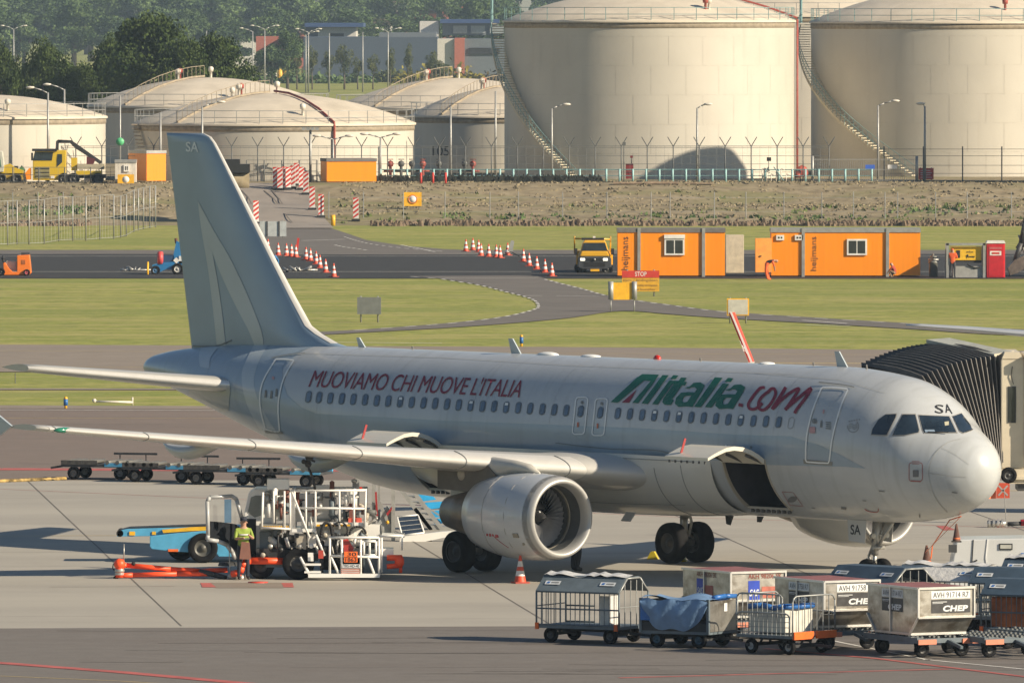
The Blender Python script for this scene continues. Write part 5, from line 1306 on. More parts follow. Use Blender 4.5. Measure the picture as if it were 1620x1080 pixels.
for k, (x0, x1, y0, y1, Y) in enumerate(((600,645,-2,12,3000),(625,690,14,30,2900),(560,620,30,48,2700),(455,480,48,58,2600),(370,405,48,60,2700),(700,745,-4,10,3050))):
    t = thing('house', ['brown roofed house showing between far trees', 'grey roofed house left of the white office', 'small pale house among far trees', 'small white building left of the blue roofed office', 'low pale building above the dark trees', 'tall house at the top of the picture'][k], 'house', atY((x0+x1)/2, y1, Y))
    blk(t, 'wall', x0, x1, y0+(y1-y0)*.5, y1+60, Y, 12, [whit, brick][k % 2]); a = atY(x0, y0+(y1-y0)*.5, Y); b = atY(x1, y0, Y); p = MB(); p.prism([(a.x-.5, a.z), (b.x+.5, a.z), (b.x-2, b.z), (a.x+2, b.z)], Y-1, Y+13, 'Y'); p.v = [v-t.location for v in p.v]; p.build('roof', M_('brown roof', (.14,.10,.085), .8), t)
for i, (x, y0, y1, arms) in enumerate(((419,43,118,[-2.2,2.2]),(400,47,90,[-2]),(488,48,125,[-2,2]),(484,52,125,[2]),(521,50,125,[]),(574,48,128,[]),(614,47,105,[-2,2]),(22,43,66,[-2,2]),(327,46,62,[]))):
    street_lamp(x, y1, y0, 1900, arms, '%s from the left of the tall hazy lamp masts before the town' % ORD[sorted([419,400,488,484,521,574,614,22,327]).index(x)], 'tall lamp masts in front of the town', 'lamp_mast', z=0)
for i, x in enumerate((443,451,481,520,559)):
    b = at(x, 130 if i < 2 else 124); p = MB(); p.lathe([(.55,0),(.6,1.6),(.45,2.3),(.1,2.6)], (0,0,0), 'Z', 10); o = p.build('yellow_tower', yelp); o.location = b; tag(o, '%s small yellow column from the left on the far field edge' % ORD[i], 'column', 'yellow columns on the far field edge')
t = thing('parked_car', 'small white vehicle parked at the far field edge beside a yellow column', 'car', at(431,128)); p = MB(); p.prism([(-2,.3),(2,.3),(2,.9),(1.2,1.1),(.6,1.8),(-1,1.8),(-1.6,1.1),(-2,.9)], -.8, .8, 'Y'); p.build('body', whitep, t); p = MB(); p.wheel((-1.2,-.8,.35), .35, .2); p.build('wheel', [tyre, rimm], t); p = MB(); p.wheel((1.2,-.8,.35), .35, .2); p.build('wheel', [tyre, rimm], t); p = MB(); p.prism([(-.9,1.15),(.9,1.15),(.5,1.7),(-.8,1.7)], -.82, -.805, 'Y'); p.build('side_window', dglass, t)
rb = random.Random(4)
def bush(x, y, w_, h, m, lab, nm_='bush'):
    b = at(x, y); k = b.y/FPX; mb = MB()
    for _ in range(900):
        u = rb.uniform(-1,1); c = Vector((u*w_/2*k, rb.uniform(-3,3), abs(rb.gauss(0,.4))*h*k*(1-u*u)**.5)); s = rb.uniform(.25,.6)
        d1 = Vector((rb.gauss(0,1), rb.gauss(0,1), rb.gauss(0,1))).normalized()*s; d2 = d1.cross(Vector((rb.gauss(0,1), rb.gauss(0,1), 1))).normalized()*s
        mb.add([c-d1, c-d2, c+d1, c+d2], [(0,1,2,3)])
    o = mb.build(nm_, m, fixn=False); o.location = b; tag(o, lab, 'bush')
yb = leafmat('yellow flowering bush', (.15,.15,.03), (.30,.25,.04))
bush(695, 132, 150, 34, yb, 'wide yellow green bush mound in front of the brick panel of the warehouse'); bush(840, 128, 220, 16, leafmat('brown hedge', (.06,.05,.025), (.12,.09,.04)), 'long brown hedge right of the yellow bush mound')
bush(620, 130, 60, 20, leafC, 'pale green bush left of the yellow bush mound'); bush(470, 132, 160, 18, leafB, 'dark low shrubbery before the left end of the warehouse'); bush(560, 131, 70, 14, leafB, 'dark shrub below the warehouse middle')
# ---- air: even pale haze around the whole place
hz = MB(); hz.bb(-1500, 1500, -60, 4200, -1.2, 60); ho = hz.build('haze', bpy.data.materials.new('haze air')); ho['kind'] = 'stuff'; ho['label'] = 'thin pale haze over the airfield'
hm = ho.data.materials[0]; hm.use_nodes = True; tn = hm.node_tree; tn.nodes.clear(); out = tn.nodes.new('ShaderNodeOutputMaterial'); pv = tn.nodes.new('ShaderNodeVolumePrincipled')
pv.inputs['Color'].default_value = (.66,.84,1,1); pv.inputs['Density'].default_value = .00009; pv.inputs['Anisotropy'].default_value = .2; tn.links.new(pv.outputs[0], out.inputs['Volume'])
# ============================================================ PEOPLE
skinm = M_('skin', (.42,.24,.16), .6); navy = M_('navy cloth', (.02,.025,.04), .85); hiv = M_('lime hi-vis cloth', (.24,.33,.04), .7); silverband = M_('reflective band', (.6,.6,.58), .4)  # lime vest is muted, the truck-side shadow being put into its colour
hio = M_('orange hi-vis cloth', (.85,.13,.03), .7); hair = M_('dark hair', (.03,.02,.015), .8); charc = M_('charcoal trousers', (.05,.05,.055), .85); brownj = M_('brown overall', (.16,.07,.05), .8)
def person(label, loc, rz, J, mats, group=None, scale=1.):
    """J: joint name -> (x,y,z,radius,material); bones fixed; grown as one skin"""
    order = ['pelvis','waist','chest','neck','head','crown','lsho','lelb','lwri','lfin','rsho','relb','rwri','rfin','lhip','lkne','lank','ltoe','rhip','rkne','rank','rtoe']
    par = dict(waist='pelvis', chest='waist', neck='chest', head='neck', crown='head', lsho='chest', lelb='lsho', lwri='lelb', lfin='lwri', rsho='chest', relb='rsho', rwri='relb', rfin='rwri', lhip='pelvis', lkne='lhip', lank='lkne', ltoe='lank', rhip='pelvis', rkne='rhip', rank='rkne', rtoe='rank')
    me = bpy.data.meshes.new('person'); idx = {n: i for i, n in enumerate(order)}
    me.from_pydata([J[n][:3] for n in order], [(idx[par[n]], idx[n]) for n in order[1:]], [])
    o = bpy.data.objects.new('person', me); C.objects.link(o); sk = o.modifiers.new('skin', 'SKIN'); sk.use_smooth_shade = True
    for i, n in enumerate(order):
        r = J[n][3]; v = me.skin_vertices[0].data[i]; v.radius = (r, r*(.8 if n in ('waist','chest','pelvis') else 1)); v.use_root = (n == 'pelvis')
    ss = o.modifiers.new('sub', 'SUBSURF'); ss.levels = 2; ss.render_levels = 2
    dg = bpy.context.evaluated_depsgraph_get(); m2 = bpy.data.meshes.new_from_object(o.evaluated_get(dg)); bpy.data.objects.remove(o)
    for m in mats: m2.materials.append(m)
    segs = [(Vector(J[par[n]][:3]), Vector(J[n][:3]), J[n][4], J[n][3]) for n in order[1:]]
    for p in m2.polygons:
        c = p.center; best = (1e9, 0)
        for a, b, mi, r in segs:
            d = b-a; t = max(0, min(1, (c-a).dot(d)/max(d.length_squared, 1e-6))); q = (c-(a+d*t)).length-r*.6
            if q < best[0]: best = (q, mi)
        p.material_index = best[1]; p.use_smooth = True
    o = bpy.data.objects.new('person', m2); C.objects.link(o); o.location = loc; o.rotation_euler = (0,0,rz); o.scale = (scale,)*3
    return tag(o, label, 'person', group)
def stand(arm='down', sh=0, tr=1, top=0, skin_=2, hr=3, sho=4):
    J = dict(pelvis=(0,0,.96,.15,tr), waist=(0,0,1.12,.145,top), chest=(0,0,1.38,.17,top), neck=(0,-.01,1.53,.06,skin_), head=(0,-.03,1.66,.10,skin_), crown=(0,-.01,1.76,.085,hr),
        lsho=(-.2,0,1.45,.065,top), lelb=(-.27,.02,1.17,.05,sh), lwri=(-.26,-.08,.93,.035,skin_), lfin=(-.25,-.12,.80,.03,skin_), rsho=(.2,0,1.45,.065,top), relb=(.27,.02,1.17,.05,sh), rwri=(.26,-.08,.93,.035,skin_), rfin=(.25,-.12,.80,.03,skin_),
        lhip=(-.1,0,.88,.10,tr), lkne=(-.12,-.02,.49,.07,tr), lank=(-.13,.03,.09,.05,tr), ltoe=(-.14,-.14,.04,.045,sho), rhip=(.1,0,.88,.10,tr), rkne=(.12,-.02,.49,.07,tr), rank=(.13,.03,.09,.05,tr), rtoe=(.14,-.14,.04,.045,sho))
    if arm == 'work': J.update(lelb=(-.26,-.1,1.2,.05,sh), lwri=(-.12,-.32,1.22,.035,skin_), lfin=(-.06,-.4,1.24,.03,skin_), relb=(.26,-.1,1.2,.05,sh), rwri=(.1,-.34,1.3,.035,skin_), rfin=(.05,-.42,1.33,.03,skin_))
    return J
def face(o, c, look):
    """nose, eyes and ears added to a head"""
    look = Vector(look).normalized(); side = Vector((0,0,1)).cross(look).normalized(); m = MB(); c = Vector(c)
    m.sphere(c+look*.105-Vector((0,0,.01)), .018, 6, 0)
    for s in (-1, 1): m.sphere(c+side*s*.1, .022, 6, 0); m.sphere(c+look*.088+side*s*.035+Vector((0,0,.02)), .011, 6, 1)
    m.box(c+look*.092-Vector((0,0,.055)), (.04,.015,.01), 2); f = m.build('face', [skinm, hair, M_('lips', (.3,.1,.08), .6)], o)
J = stand('work'); p_ = person('person in lime vest and dark cap standing at the fuel truck cab door', at(385,917), RAD(15), J, [hiv, navy, skinm, navy, blackp]); p_.scale = (.95,.95,.94); face(p_, (0,-.03,1.66), (0,-1,0))
m = MB(); m.lathe([(.095,0),(.105,.0),(.09,.09),(.01,.12)], (0,-.02,1.72), 'Z', 14); m.prism([(-.08,-.2),(.08,-.2),(.09,-.08),(-.09,-.08)], 1.72, 1.735, 'Z'); m.build('cap', navy, p_)
m = MB()
for z in (1.18, 1.3): m.lathe([(.185,z),(.185,z+.04)], (0,0,0), 'Z', 16, ex=.8)
m.build('reflective_band', silverband, p_); m = MB(); m.prism([(-.16,.62),(.18,.6),(.14,1.1),(-.1,1.12)], -.19, -.165, 'Y'); m.build('apron', brownj, p_)
J = stand(); J.update(lhip=(-.1,0,.88,.13,1), lkne=(-.1,-.02,.49,.11,1), lank=(-.1,.03,.09,.085,1), rhip=(.1,0,.88,.13,1), rkne=(.1,-.02,.49,.11,1), rank=(.1,.03,.09,.085,1)); p_ = person('person in dark trousers standing on the far side of the near engine', at(911,903), RAD(115), J, [navy, charc, skinm, hair, blackp])
# workers by the orange cabins
J = stand('work', 0, 1, 0); p_ = person('person in orange vest and dark trousers at the yellow generator', at(1507,439.5), RAD(170), J, [hio, charc, skinm, hio, blackp]); p_.scale = (.95,)*3
J = dict(pelvis=(0,0,.92,.16,0), waist=(.08,0,1.05,.15,0), chest=(.3,0,1.12,.17,3), neck=(.45,0,1.1,.07,2), head=(.56,0,1.08,.11,2), crown=(.63,0,1.02,.09,2), lsho=(.3,-.18,1.1,.07,3), lelb=(.42,-.2,.85,.06,0), lwri=(.45,-.12,.6,.04,2), lfin=(.46,-.1,.5,.03,2), rsho=(.3,.18,1.1,.07,3), relb=(.42,.2,.85,.06,0), rwri=(.45,.12,.6,.04,2), rfin=(.46,.1,.5,.03,2),
    lhip=(.0,-.1,.85,.12,0), lkne=(-.05,-.12,.48,.09,0), lank=(.05,-.12,.09,.06,0), ltoe=(.18,-.12,.04,.05,0), rhip=(0,.1,.85,.12,0), rkne=(.02,.12,.48,.09,0), rank=(.12,.12,.09,.06,0), rtoe=(.25,.12,.04,.05,0))
person('person in orange overalls bending forward by the open cabin door', at(1213,443), 0, J, [hio, charc, skinm, navy, blackp])
J = dict(pelvis=(0,0,.28,.15,1), waist=(.03,0,.42,.14,0), chest=(.12,0,.6,.15,0), neck=(.2,0,.7,.06,2), head=(.26,0,.78,.10,2), crown=(.3,0,.86,.08,3), lsho=(.14,-.18,.62,.06,0), lelb=(.3,-.22,.45,.05,0), lwri=(.42,-.2,.3,.035,2), lfin=(.46,-.2,.22,.03,2), rsho=(.14,.18,.62,.06,0), relb=(.3,.22,.45,.05,0), rwri=(.42,.2,.3,.035,2), rfin=(.46,.2,.22,.03,2),
    lhip=(.05,-.1,.28,.10,1), lkne=(.35,-.14,.42,.07,1), lank=(.22,-.14,.08,.05,1), ltoe=(.34,-.14,.04,.045,1), rhip=(.05,.1,.28,.10,1), rkne=(.35,.14,.42,.07,1), rank=(.22,.14,.08,.05,1), rtoe=(.34,.14,.04,.045,1))
person('person in red top crouching at the right post of the right orange cabin', at(1417,439.5), RAD(160), J, [M_('dark red cloth', (.35,.05,.03), .8), M_('tan cloth', (.3,.2,.12), .8), skinm, redw, blackp])
# ============================================================ FOREGROUND CARTS AND CONTAINERS
cartg = M_('grey blue cart steel', (.115,.145,.165), .5, var=.15); cgalv = M_('cart tube galvanised', (.30,.31,.30), .45, metal=.3, var=.15); alu = M_('worn aluminium', (.46,.44,.40), .36, metal=.75, var=.2, scale=2.2, bump=.15)
addlayer(alu, 1.3, .44, .64, (.17,.135,.09), .8, map_scale=(1,1,1.8)); addlayer(alu, 7, .55, .7, (.6,.58,.53), .5); aluh = M_('bright aluminium rail', (.62,.61,.58), .35, metal=.6, var=.08); canopy = M_('dark blue canopy cloth', (.045,.075,.11), .65, var=.15, bump=.2)
wrap = M_('crumpled pale plastic sheet', (.62,.61,.58), .35, var=.1, scale=6, bump=.6); tarpb = M_('pale blue tarpaulin', (.16,.27,.44), .5, var=.15, scale=3, bump=.6); tarpd = M_('deep blue tarpaulin', (.03,.14,.42), .4, var=.15, scale=5, bump=.5)
orangeb = M_('orange bumper', (.75,.14,.02), .5); cab_blue = M_('sky blue vehicle paint', (.09,.36,.58), .4, var=.1); mudbk = M_('dark chassis', (.035,.037,.04), .7, var=.3)
stick = M_('white sticker', (.66,.68,.68), .5); stickb = M_('sticker blue', (.03,.14,.42), .5); maroon = M_('dusty red sheet', (.24,.09,.085), .7, var=.2)
def wheels(t, xs_, ys_, r, wd, rim=rimm, nm='wheel'):
    for x in xs_:
        for y in ys_: w_ = MB(); w_.wheel((x, y, r), r, wd, 'Y', .5, 20); w_.build(nm, [tyre, rim], t)
def chassis(t, L, W_, z=.36):
    m = MB(); m.bb(-L/2, L/2, -W_/2, W_/2, z, z+.07); m.build('deck', cartg, t)
    m = MB(); m.bb(-L/2+.1, L/2-.1, -.06, .06, z-.1, z)
    for x in (-L*.36, L*.36): m.bb(x-.04, x+.04, -W_/2+.12, W_/2-.12, .17, .25); m.bar((x,-.2,.24), (x+.12,-.2,z), .04,.04); m.bar((x,.2,.24), (x-.12,.2,z), .04,.04)
    m.bar((L/2-.1,0,.24), (L/2+.55,0,.2), .07,.06); m.build('chassis', mudbk, t)
def sticker(par, o, ux, uy, w_=.42, h=.13):
    o = Vector(o); ux = Vector(ux).normalized(); uy = Vector(uy).normalized(); n = ux.cross(uy)*.004; m = MB()
    m.add([o+n, o+ux*w_+n, o+ux*w_+uy*h+n, o+uy*h+n], [(0,1,2,3)], 0); m.add([o+n*2+ux*.04+uy*.03, o+ux*.12+uy*.03+n*2, o+ux*.14+uy*.10+n*2, o+ux*.06+uy*.10+n*2], [(0,1,2,3)], 1)
    m.add([o+n*2+ux*.17+uy*.045, o+ux*.38+uy*.045+n*2, o+ux*.38+uy*.09+n*2, o+ux*.17+uy*.09+n*2], [(0,1,2,3)], 2); m.build('sticker', [stick, stickb, cgalv], par, fixn=False)
def cage_cart(label, roofmat, sheet_=None, L=2.3, W_=1.5, H=1.25, group='covered cage carts on the apron road'):
    t = thing('baggage_cart', label, 'baggage cart', (0,0,0), 0, group); z0 = .43; chassis(t, L, W_); wheels(t, (-L*.36, L*.36), (-W_/2+.16, W_/2-.16), .19, .11)
    for x in (-L/2, L/2): m = MB(); m.tube((x, -W_/2, z0), (x, -W_/2, H), .024, 6); m.build('post', cartg, t); m = MB(); m.tube((x, W_/2, z0), (x, W_/2, H), .024, 6); m.build('post', cartg, t)
    g = MB()      # front mesh
    for z in (z0+.02, z0+(H-z0)*.5, H): g.tube((-L/2,-W_/2,z), (L/2,-W_/2,z), .02, 5)
    for k in range(1, 17): g.tube((-L/2+L*k/17, -W_/2, z0), (-L/2+L*k/17, -W_/2, H), .011, 4)
    g.build('side_mesh', cartg, t); g = MB()
    for z in (z0+.02, z0+(H-z0)*.5, H): g.tube((-L/2,W_/2,z), (-L/2+L*.35,W_/2,z), .02, 5)
    for k in range(6): g.tube((-L/2+.13*k, W_/2, z0), (-L/2+.13*k, W_/2, H), .011, 4)
    g.build('side_mesh', cartg, t)
    for sx in (-1, 1):
        g = MB(); x = sx*L/2
        for k in range(1, 5): y = -W_/2+W_*k/5; g.tube((x,y,z0), (x,y,H+.34-abs(y)*.25 if abs(y) < .5 else H+.05), .014, 5)
        g.tube((x,-W_/2,H), (x,-W_*.22,H+.35), .024, 6); g.tube((x,-W_*.22,H+.35), (x,W_*.22,H+.35), .024, 6); g.tube((x,W_*.22,H+.35), (x,W_/2,H), .024, 6); g.tube((x,-W_/2,H*.72), (x,W_/2,H*.72), .014, 5); g.build('end_frame', cgalv, t)
    r = MB(); th = .025; y0, y1, z1 = -W_/2-.02, -W_*.22, H+.36
    r.prism([(y0,H),(y1,z1),(-y1,z1),(-y0,H),(-y0,H+th),(-y1,z1+th),(y1,z1+th),(y0,H+th)], -L/2-.01, L/2*.98, 'X'); ro = r.build('canopy', roofmat, t)
    sl_ = Vector((0, y1-y0, z1-H))
    for x in (-L/2+.15, L/2-.62): sticker(ro, Vector((x,y0,H+th))+sl_*.38+Vector((0,-.012,.012)), (1,0,0), sl_)
    for x in (-L/2+.02, L/2-.08): m = MB(); m.box((x, -W_/2-.01, z0-.02), (.09,.05,.16)); m.build('corner_bumper', orangeb, t)
    if sheet_:
        m = MB(); rr = random.Random(3); n = 26
        for k in range(n):
            x0 = -L/2+L*k/n; x1 = x0+L/n; f = lambda i: .025*sin(i*1.1+2*sin(i*.37))+.02*sin(i*.43)
            m.add([(x0,y1-.06,z1+.03+f(k)), (x1,y1-.06,z1+.03+f(k+1)), (x1,.0,z1+.09+f(k+2)), (x0,.0,z1+.09+f(k+1)), (x1,-y1,z1+.03), (x0,-y1,z1+.03)], [(0,1,2,3),(3,2,4,5)], 0, True)
        m.build('plastic_sheet', sheet_, t)
    return t
t = cage_cart('grey cage cart with open end and crumpled plastic on its canopy, leftmost of the carts', cartg, wrap); place(t, at(937,1015,.004), RAD(-29))
m = MB(); m.bb(.3,.6,-.2,.3,.44,1.15); o = m.build('sheet_panel', wrap); o.parent = t; o.name = 'plate'
# tarpaulin cart
def bin_cart(label):
    t = thing('baggage_cart', label, 'baggage cart'); L, W_ = 1.85, 1.5; chassis(t, L, W_, .34); wheels(t, (-.55,.6), (-.6,.6), .2, .12, M_('blue rim', (.03,.08,.12), .5))
    m = MB(); m.bb(-L/2, L/2, -W_/2, W_/2, .41, .62); m.build('lower_panel', mudbk, t)
    for x in (-L/2, L/2-.0):
        m = MB(); m.bb(x-.02, x+.02, -W_/2, W_/2, .41, 1.15); m.build('end_panel', alu, t)
    m = MB(); m.bb(-L/2, L/2, W_/2-.02, W_/2, .41, 1.1); m.build('back_panel', alu, t)
    m = MB(); nx_ = 22; nz_ = 10; vs = []
    for i in range(nx_+1):
        u = i/nx_; sag = .62*(1-(2*u-1)**4)+.12
        for j in range(nz_+1):
            v = j/nz_; z = 1.18+.03*sin(u*17)-v*(sag); y = -W_/2-.03-.08*sin(v*pi)*(.5+.5*sin(u*pi))+.025*sin(u*25+v*6)
            vs.append((-L/2+L*u, y, z))
    m.add(vs, [(i*(nz_+1)+j, (i+1)*(nz_+1)+j, (i+1)*(nz_+1)+j+1, i*(nz_+1)+j+1) for i in range(nx_) for j in range(nz_)], 0, True); m.build('tarpaulin', tarpb, t)
    m = MB(); vs = []
    for i in range(nx_+1):
        for j in range(7):
            u, v = i/nx_, j/6; vs.append((-L/2+L*u, -W_/2-.03+W_*v, 1.19+.05*sin(u*9+v*4)+.04*sin(v*11+u*5)))
    m.add(vs, [(i*7+j, (i+1)*7+j, (i+1)*7+j+1, i*7+j+1) for i in range(nx_) for j in range(6)], 0, True); m.build('top_sheet', tarpb, t)
    m = MB(); m.path([(L/2-.1,-.3,1.22),(L/2+.02,.1,1.25),(L/2,.7,1.22)], .06, 8); m.build('rolled_sheet', tarpd, t); m = MB(); m.bb(-L/2,-L/2+.3,-W_/2-.04,-W_/2-.025,.66,1.12); m.build('blue_panel', tarpd, t)
    for x in (-L/2, L/2): m = MB(); m.bb(x-.035, x+.035, -W_/2-.035, -W_/2+.035, .36, 1.2); m.build('corner_post', cartg, t)
    m = MB(); m.box((L/2+.03,.1,.98), (.01,.16,.2)); m.build('notice', stick, t)
    return t
place(bin_cart('galvanised cart half wrapped in pale blue tarpaulin, second from the left'), at(1090,1022,.004), RAD(-29))
def hoop_cart(label):
    t = thing('baggage_cart', label, 'baggage cart'); L, W_ = 1.75, 1.6; chassis(t, L, W_, .40); wheels(t, (-.55,.62), (-.62,.62), .18, .11, M_('pale rim', (.35,.35,.34), .5))
    def hoop(a, b, top, n, nm_, cross=0):
        a, b = Vector(a), Vector(b); m = MB(); d = b-a; zt = Vector((0,0,top-a.z)); r = .1
        m.path([a, a+zt*.86, a+zt*.96+d*.035, a+zt+d*.09, b+zt-d*.09, b+zt*.96-d*.035, b+zt*.86, b], .021, 7)
        for k in range(1, n): m.tube(a+d*k/n, a+d*k/n+zt*.99, .011, 4)
        for k in range(cross): z = zt*(.15+.7*k/max(1, cross-1)); m.tube(a+z, b+z, .011, 4)
        m.build(nm_, cgalv, t)
    hoop((-L/2,-W_/2,.46), (L/2-.1,-W_/2,.46), 1.0, 12, 'side_gate', 4); hoop((-L/2,-W_/2+.03,.9), (L/2-.35,-W_/2+.03,.9), 1.45, 9, 'raised_gate')
    hoop((L/2,-W_/2,.46), (L/2,W_/2,.46), 1.42, 7, 'end_hoop'); hoop((-L/2,-W_/2,.46), (-L/2,W_/2,.46), 1.42, 7, 'end_hoop'); hoop((-L/2,W_/2,.46), (L/2,W_/2,.46), 1.0, 10, 'side_gate', 2)
    for y0, y1 in ((-W_/2, -.06), (.06, W_/2)): m = MB(); m.bb(L/2, L/2+.06, y0, y1, .38, .56); m.build('bumper', orangeb, t)
    m = MB(); m.bb(-.75,.35,-.45,.6,.5,1.12); o = m.build('crate', M_('cream plastic crate', (.55,.54,.48), .6), t, bevel=.03); m = MB(); m.path([(-.75,-.48,1.12),(-.3,-.5,1.16),(0,-.47,1.1),(.36,-.5,1.15),(.4,0,1.13),(.36,.6,1.14)], .07, 7); m.build('blue_liner', tarpd, o)
    return t
place(hoop_cart('low cart with galvanised hoop gates, orange bumpers and a pale crate with blue liner'), at(1243,1032,.004), RAD(-41))
# dollies and unit load devices
def dolly(label, group='container dollies in the foreground', col=mudbk):
    t = thing('container_dolly', label, 'dolly', (0,0,0), 0, group); L, W_ = 1.75, 2.6
    m = MB(); m.bb(-L/2,-L/2+.1,-W_/2,W_/2,.36,.50); m.bb(L/2-.1,L/2,-W_/2,W_/2,.36,.50)
    for y in (-W_/2,-.5,.5,W_/2-.1): m.bb(-L/2+.1,L/2-.1,y,y+.1,.36,.47)
    m.bar((0,-W_/2,.4), (-.05,-W_/2-.7,.28), .07,.07); m.build('frame', cartg, t)
    for x in (-L/2+.2,-.22,.22,L/2-.2):
        m = MB(); [m.tube((x,-W_/2+.1+.21*k,.495), (x+.0,-W_/2+.22+.21*k,.495), .035, 6) for k in range(12)]; m.build('roller_row', M_('roller grey', (.16,.17,.17), .4, metal=.4), t)
    for k, (x, w_) in enumerate(((-L/2+.02,.5),(L/2-.5,.48))): m = MB(); m.bb(x,x+w_,-W_/2-.03,-W_/2-.001,.33,.45); m.build('reflector_bumper', M_('faded orange bumper', (.62,.22,.13), .6), t)
    wheels(t, (-.55,.55), (-W_/2+.35, W_/2-.35), .19, .13); return t
def uld(label, plate, logo, top=maroon):
    t = thing('cargo_container', label, 'cargo container', (0,0,0), 0, 'aluminium cargo containers in the foreground'); L = 1.53; a, b, zc, H = 1.22, .79, .44, 1.14
    m = MB(); m.prism([(-b,0),(b,0),(a,zc),(a,H),(-a,H),(-a,zc)], -L/2, L/2, 'X'); m.build('shell', alu, t)
    m = MB(); m.bb(-L/2+.05, L/2-.05, -a+.08, a-.08, H, H+.015); m.build('roof_sheet', top, t)
    def edge(p, q, w_=.055): m = MB(); m.bar(p, q, w_, w_); m.build('edge_rail', aluh, t)
    e = .018
    edge((-L/2-e,-a-e,H), (L/2+e,-a-e,H)); edge((-L/2-e,-a-e,zc), (L/2+e,-a-e,zc), .045); edge((-L/2,-b-e,.04), (L/2,-b-e,.04), .08); edge((-L/2-e,-a-e,H), (-L/2-e,a+e,H), .05)
    edge((L/2,-a-e,zc), (L/2,-a-e,H), .04); edge((-L/2-e,-a-e,zc), (-L/2-e,-a-e,H), .05); edge((-L/2-e,-b,.03), (-L/2-e,b,.03), .05); edge((-L/2-e,.1,.05), (-L/2-e,.1,H), .045); edge((-L/2-e,-a,zc), (-L/2-e,-b,0), .045); edge((-L/2-e,a,zc), (-L/2-e,b,0), .045)
    def face_art(o, ux, n, w0, sc):
        o = Vector(o); ux = Vector(ux); n = Vector(n); up = Vector((0,0,1)); nm_ = 'identity_plate'
        def rect(mb, u0, u1, z0, z1, d, mi=0): mb.add([o+ux*u0+up*z0+n*d, o+ux*u1+up*z0+n*d, o+ux*u1+up*z1+n*d, o+ux*u0+up*z1+n*d], [(0,1,2,3)], mi)
        if logo == 'C':
            m = MB(); rect(m, .0, w0, .88, 1.07, .004, 0); put_text(m, plate, o+ux*.05+up*.91+n*.008, ux*(w0-.1), up*.13, 1, bold=0); m.build(nm_, [stick, blackp], t, fixn=False)
            m = MB(); rect(m, .0, w0, .54, .86, .004, 0); put_text(m, 'CHEP', o+ux*(w0*.30)+up*.575+n*.008, ux*(w0*.64), up*.145, 1, shear=.15, bold=.045, spacing=1.05); rect(m, .03, w0*.4, .80, .815, .008, 1); rect(m, .03, w0*.3, .77, .78, .008, 1); m.build('logo_plate', [M_('black placard', (.035,.035,.037), .5, var=.25, scale=8), stick], t, fixn=False)
        else:
            m = MB(); rect(m, .02, w0*.36, .42, .93, .004, 0); put_text(m, 'SAS', o+ux*(.05)+up*.55+n*.008, ux*(w0*.28), up*.17, 1, shear=.25, bold=.03); m.build('logo_plate', [M_('airline blue', (.01,.05,.42), .5), stick], t, fixn=False)
            m = MB(); put_text(m, plate, o+ux*.02+up*.98+n*.008, ux*(w0), up*.12, 1, bold=.01); m2_ = MB(); rect(m2_, w0*.42, w0*.85, .5, .78, .004, 0); m2_.build('red_plate', M_('faded red plate', (.42,.12,.08), .6, var=.2, scale=6), t, fixn=False); m.build(nm_, [M_('faded red plate', (.42,.12,.08), .6, var=.2, scale=6), M_('brown stencil', (.24,.06,.04), .6)], t, fixn=False)
    face_art((-.42,-a-.002,0), (1,0,0), (0,-1,0), 1.08, 1) if logo == 'C' else face_art((-.30,-a-.002,0), (1,0,0), (0,-1,0), .95, 1)
    face_art((-L/2-.002,-.02+.55,0), (0,-1,0), (-1,0,0), 1.0, 1)
    return t
RZ = RAD(28)
def corner_place(t, px_, py_, z, lx=-.765, ly=-1.24):
    c = at(px_, py_); M = Matrix.Rotation(RZ, 3, 'Z'); o = M @ Vector((lx, ly, 0)); t.location = (c.x-o.x, c.y-o.y, z); t.rotation_euler = (0,0,RZ); return t
for (x, y), lab, dl, pl, lg_ in (((1157,1013), 'dented aluminium container with a blue square logo, leftmost of the three containers', 'dolly under the leftmost aluminium container', 'AKH 98206 SK', 'S'),
        ((1305,1029), 'aluminium container numbered 91758 with a black placard, middle of the three', 'dolly under the middle aluminium container', 'AVH 91758 R7', 'C'),
        ((1454,1041), 'aluminium container numbered 91714 with a black placard, rightmost of the three', 'dolly under the rightmost aluminium container', 'AVH 91714 R7', 'C')):
    corner_place(uld(lab, pl, lg_), x, y, .53); corner_place(dolly(dl), x, y, .004, -.765, -1.2)
d = dolly('empty roller dolly to the right of the rightmost aluminium container'); corner_place(d, 1562,1041, .004)
d = dolly('empty roller dolly cut off at the right edge of the picture'); corner_place(d, 1655,1034, .004)
# carts behind
for (x, y), rz, lab, rm, sh_ in (((1393,998), -45, 'cart with dark blue canopy behind the middle aluminium container', canopy, None), ((1640,1021), -27, 'cage cart with dark blue canopy and an orange load at the right edge', canopy, None),
        ((1618,1001), -24, 'cart with dark blue canopy in the back row near the white start unit', canopy, None), ((1665,985), -24, 'cart with dark blue canopy and white plastic on top at the right edge', canopy, wrap), ((1503,996), -27, 'cart covered in a pale plastic sheet behind the rightmost aluminium container', wrap, wrap)):
    t = cage_cart(lab, rm, sh_); place(t, at(x, y, .004), RAD(rz))
    if x == 1640: m = MB(); m.bb(-1.0,.1,-.5,.6,.46,1.2); o = m.build('load_sack', M_('orange brown sacking', (.40,.12,.04), .7, var=.35, scale=3, bump=.6), None, bevel=.06); o.matrix_world = Matrix.Translation(t.location) @ Matrix.Rotation(RAD(rz), 4, 'Z'); tag(o, 'orange brown sacking load inside the cage cart at the right edge', 'load')
    if x == 1393: m = MB(); m.bb(1.17,1.2,-.7,.7,.75,1.2); m.build('end_board', M_('whitish board', (.5,.49,.44), .6), t)
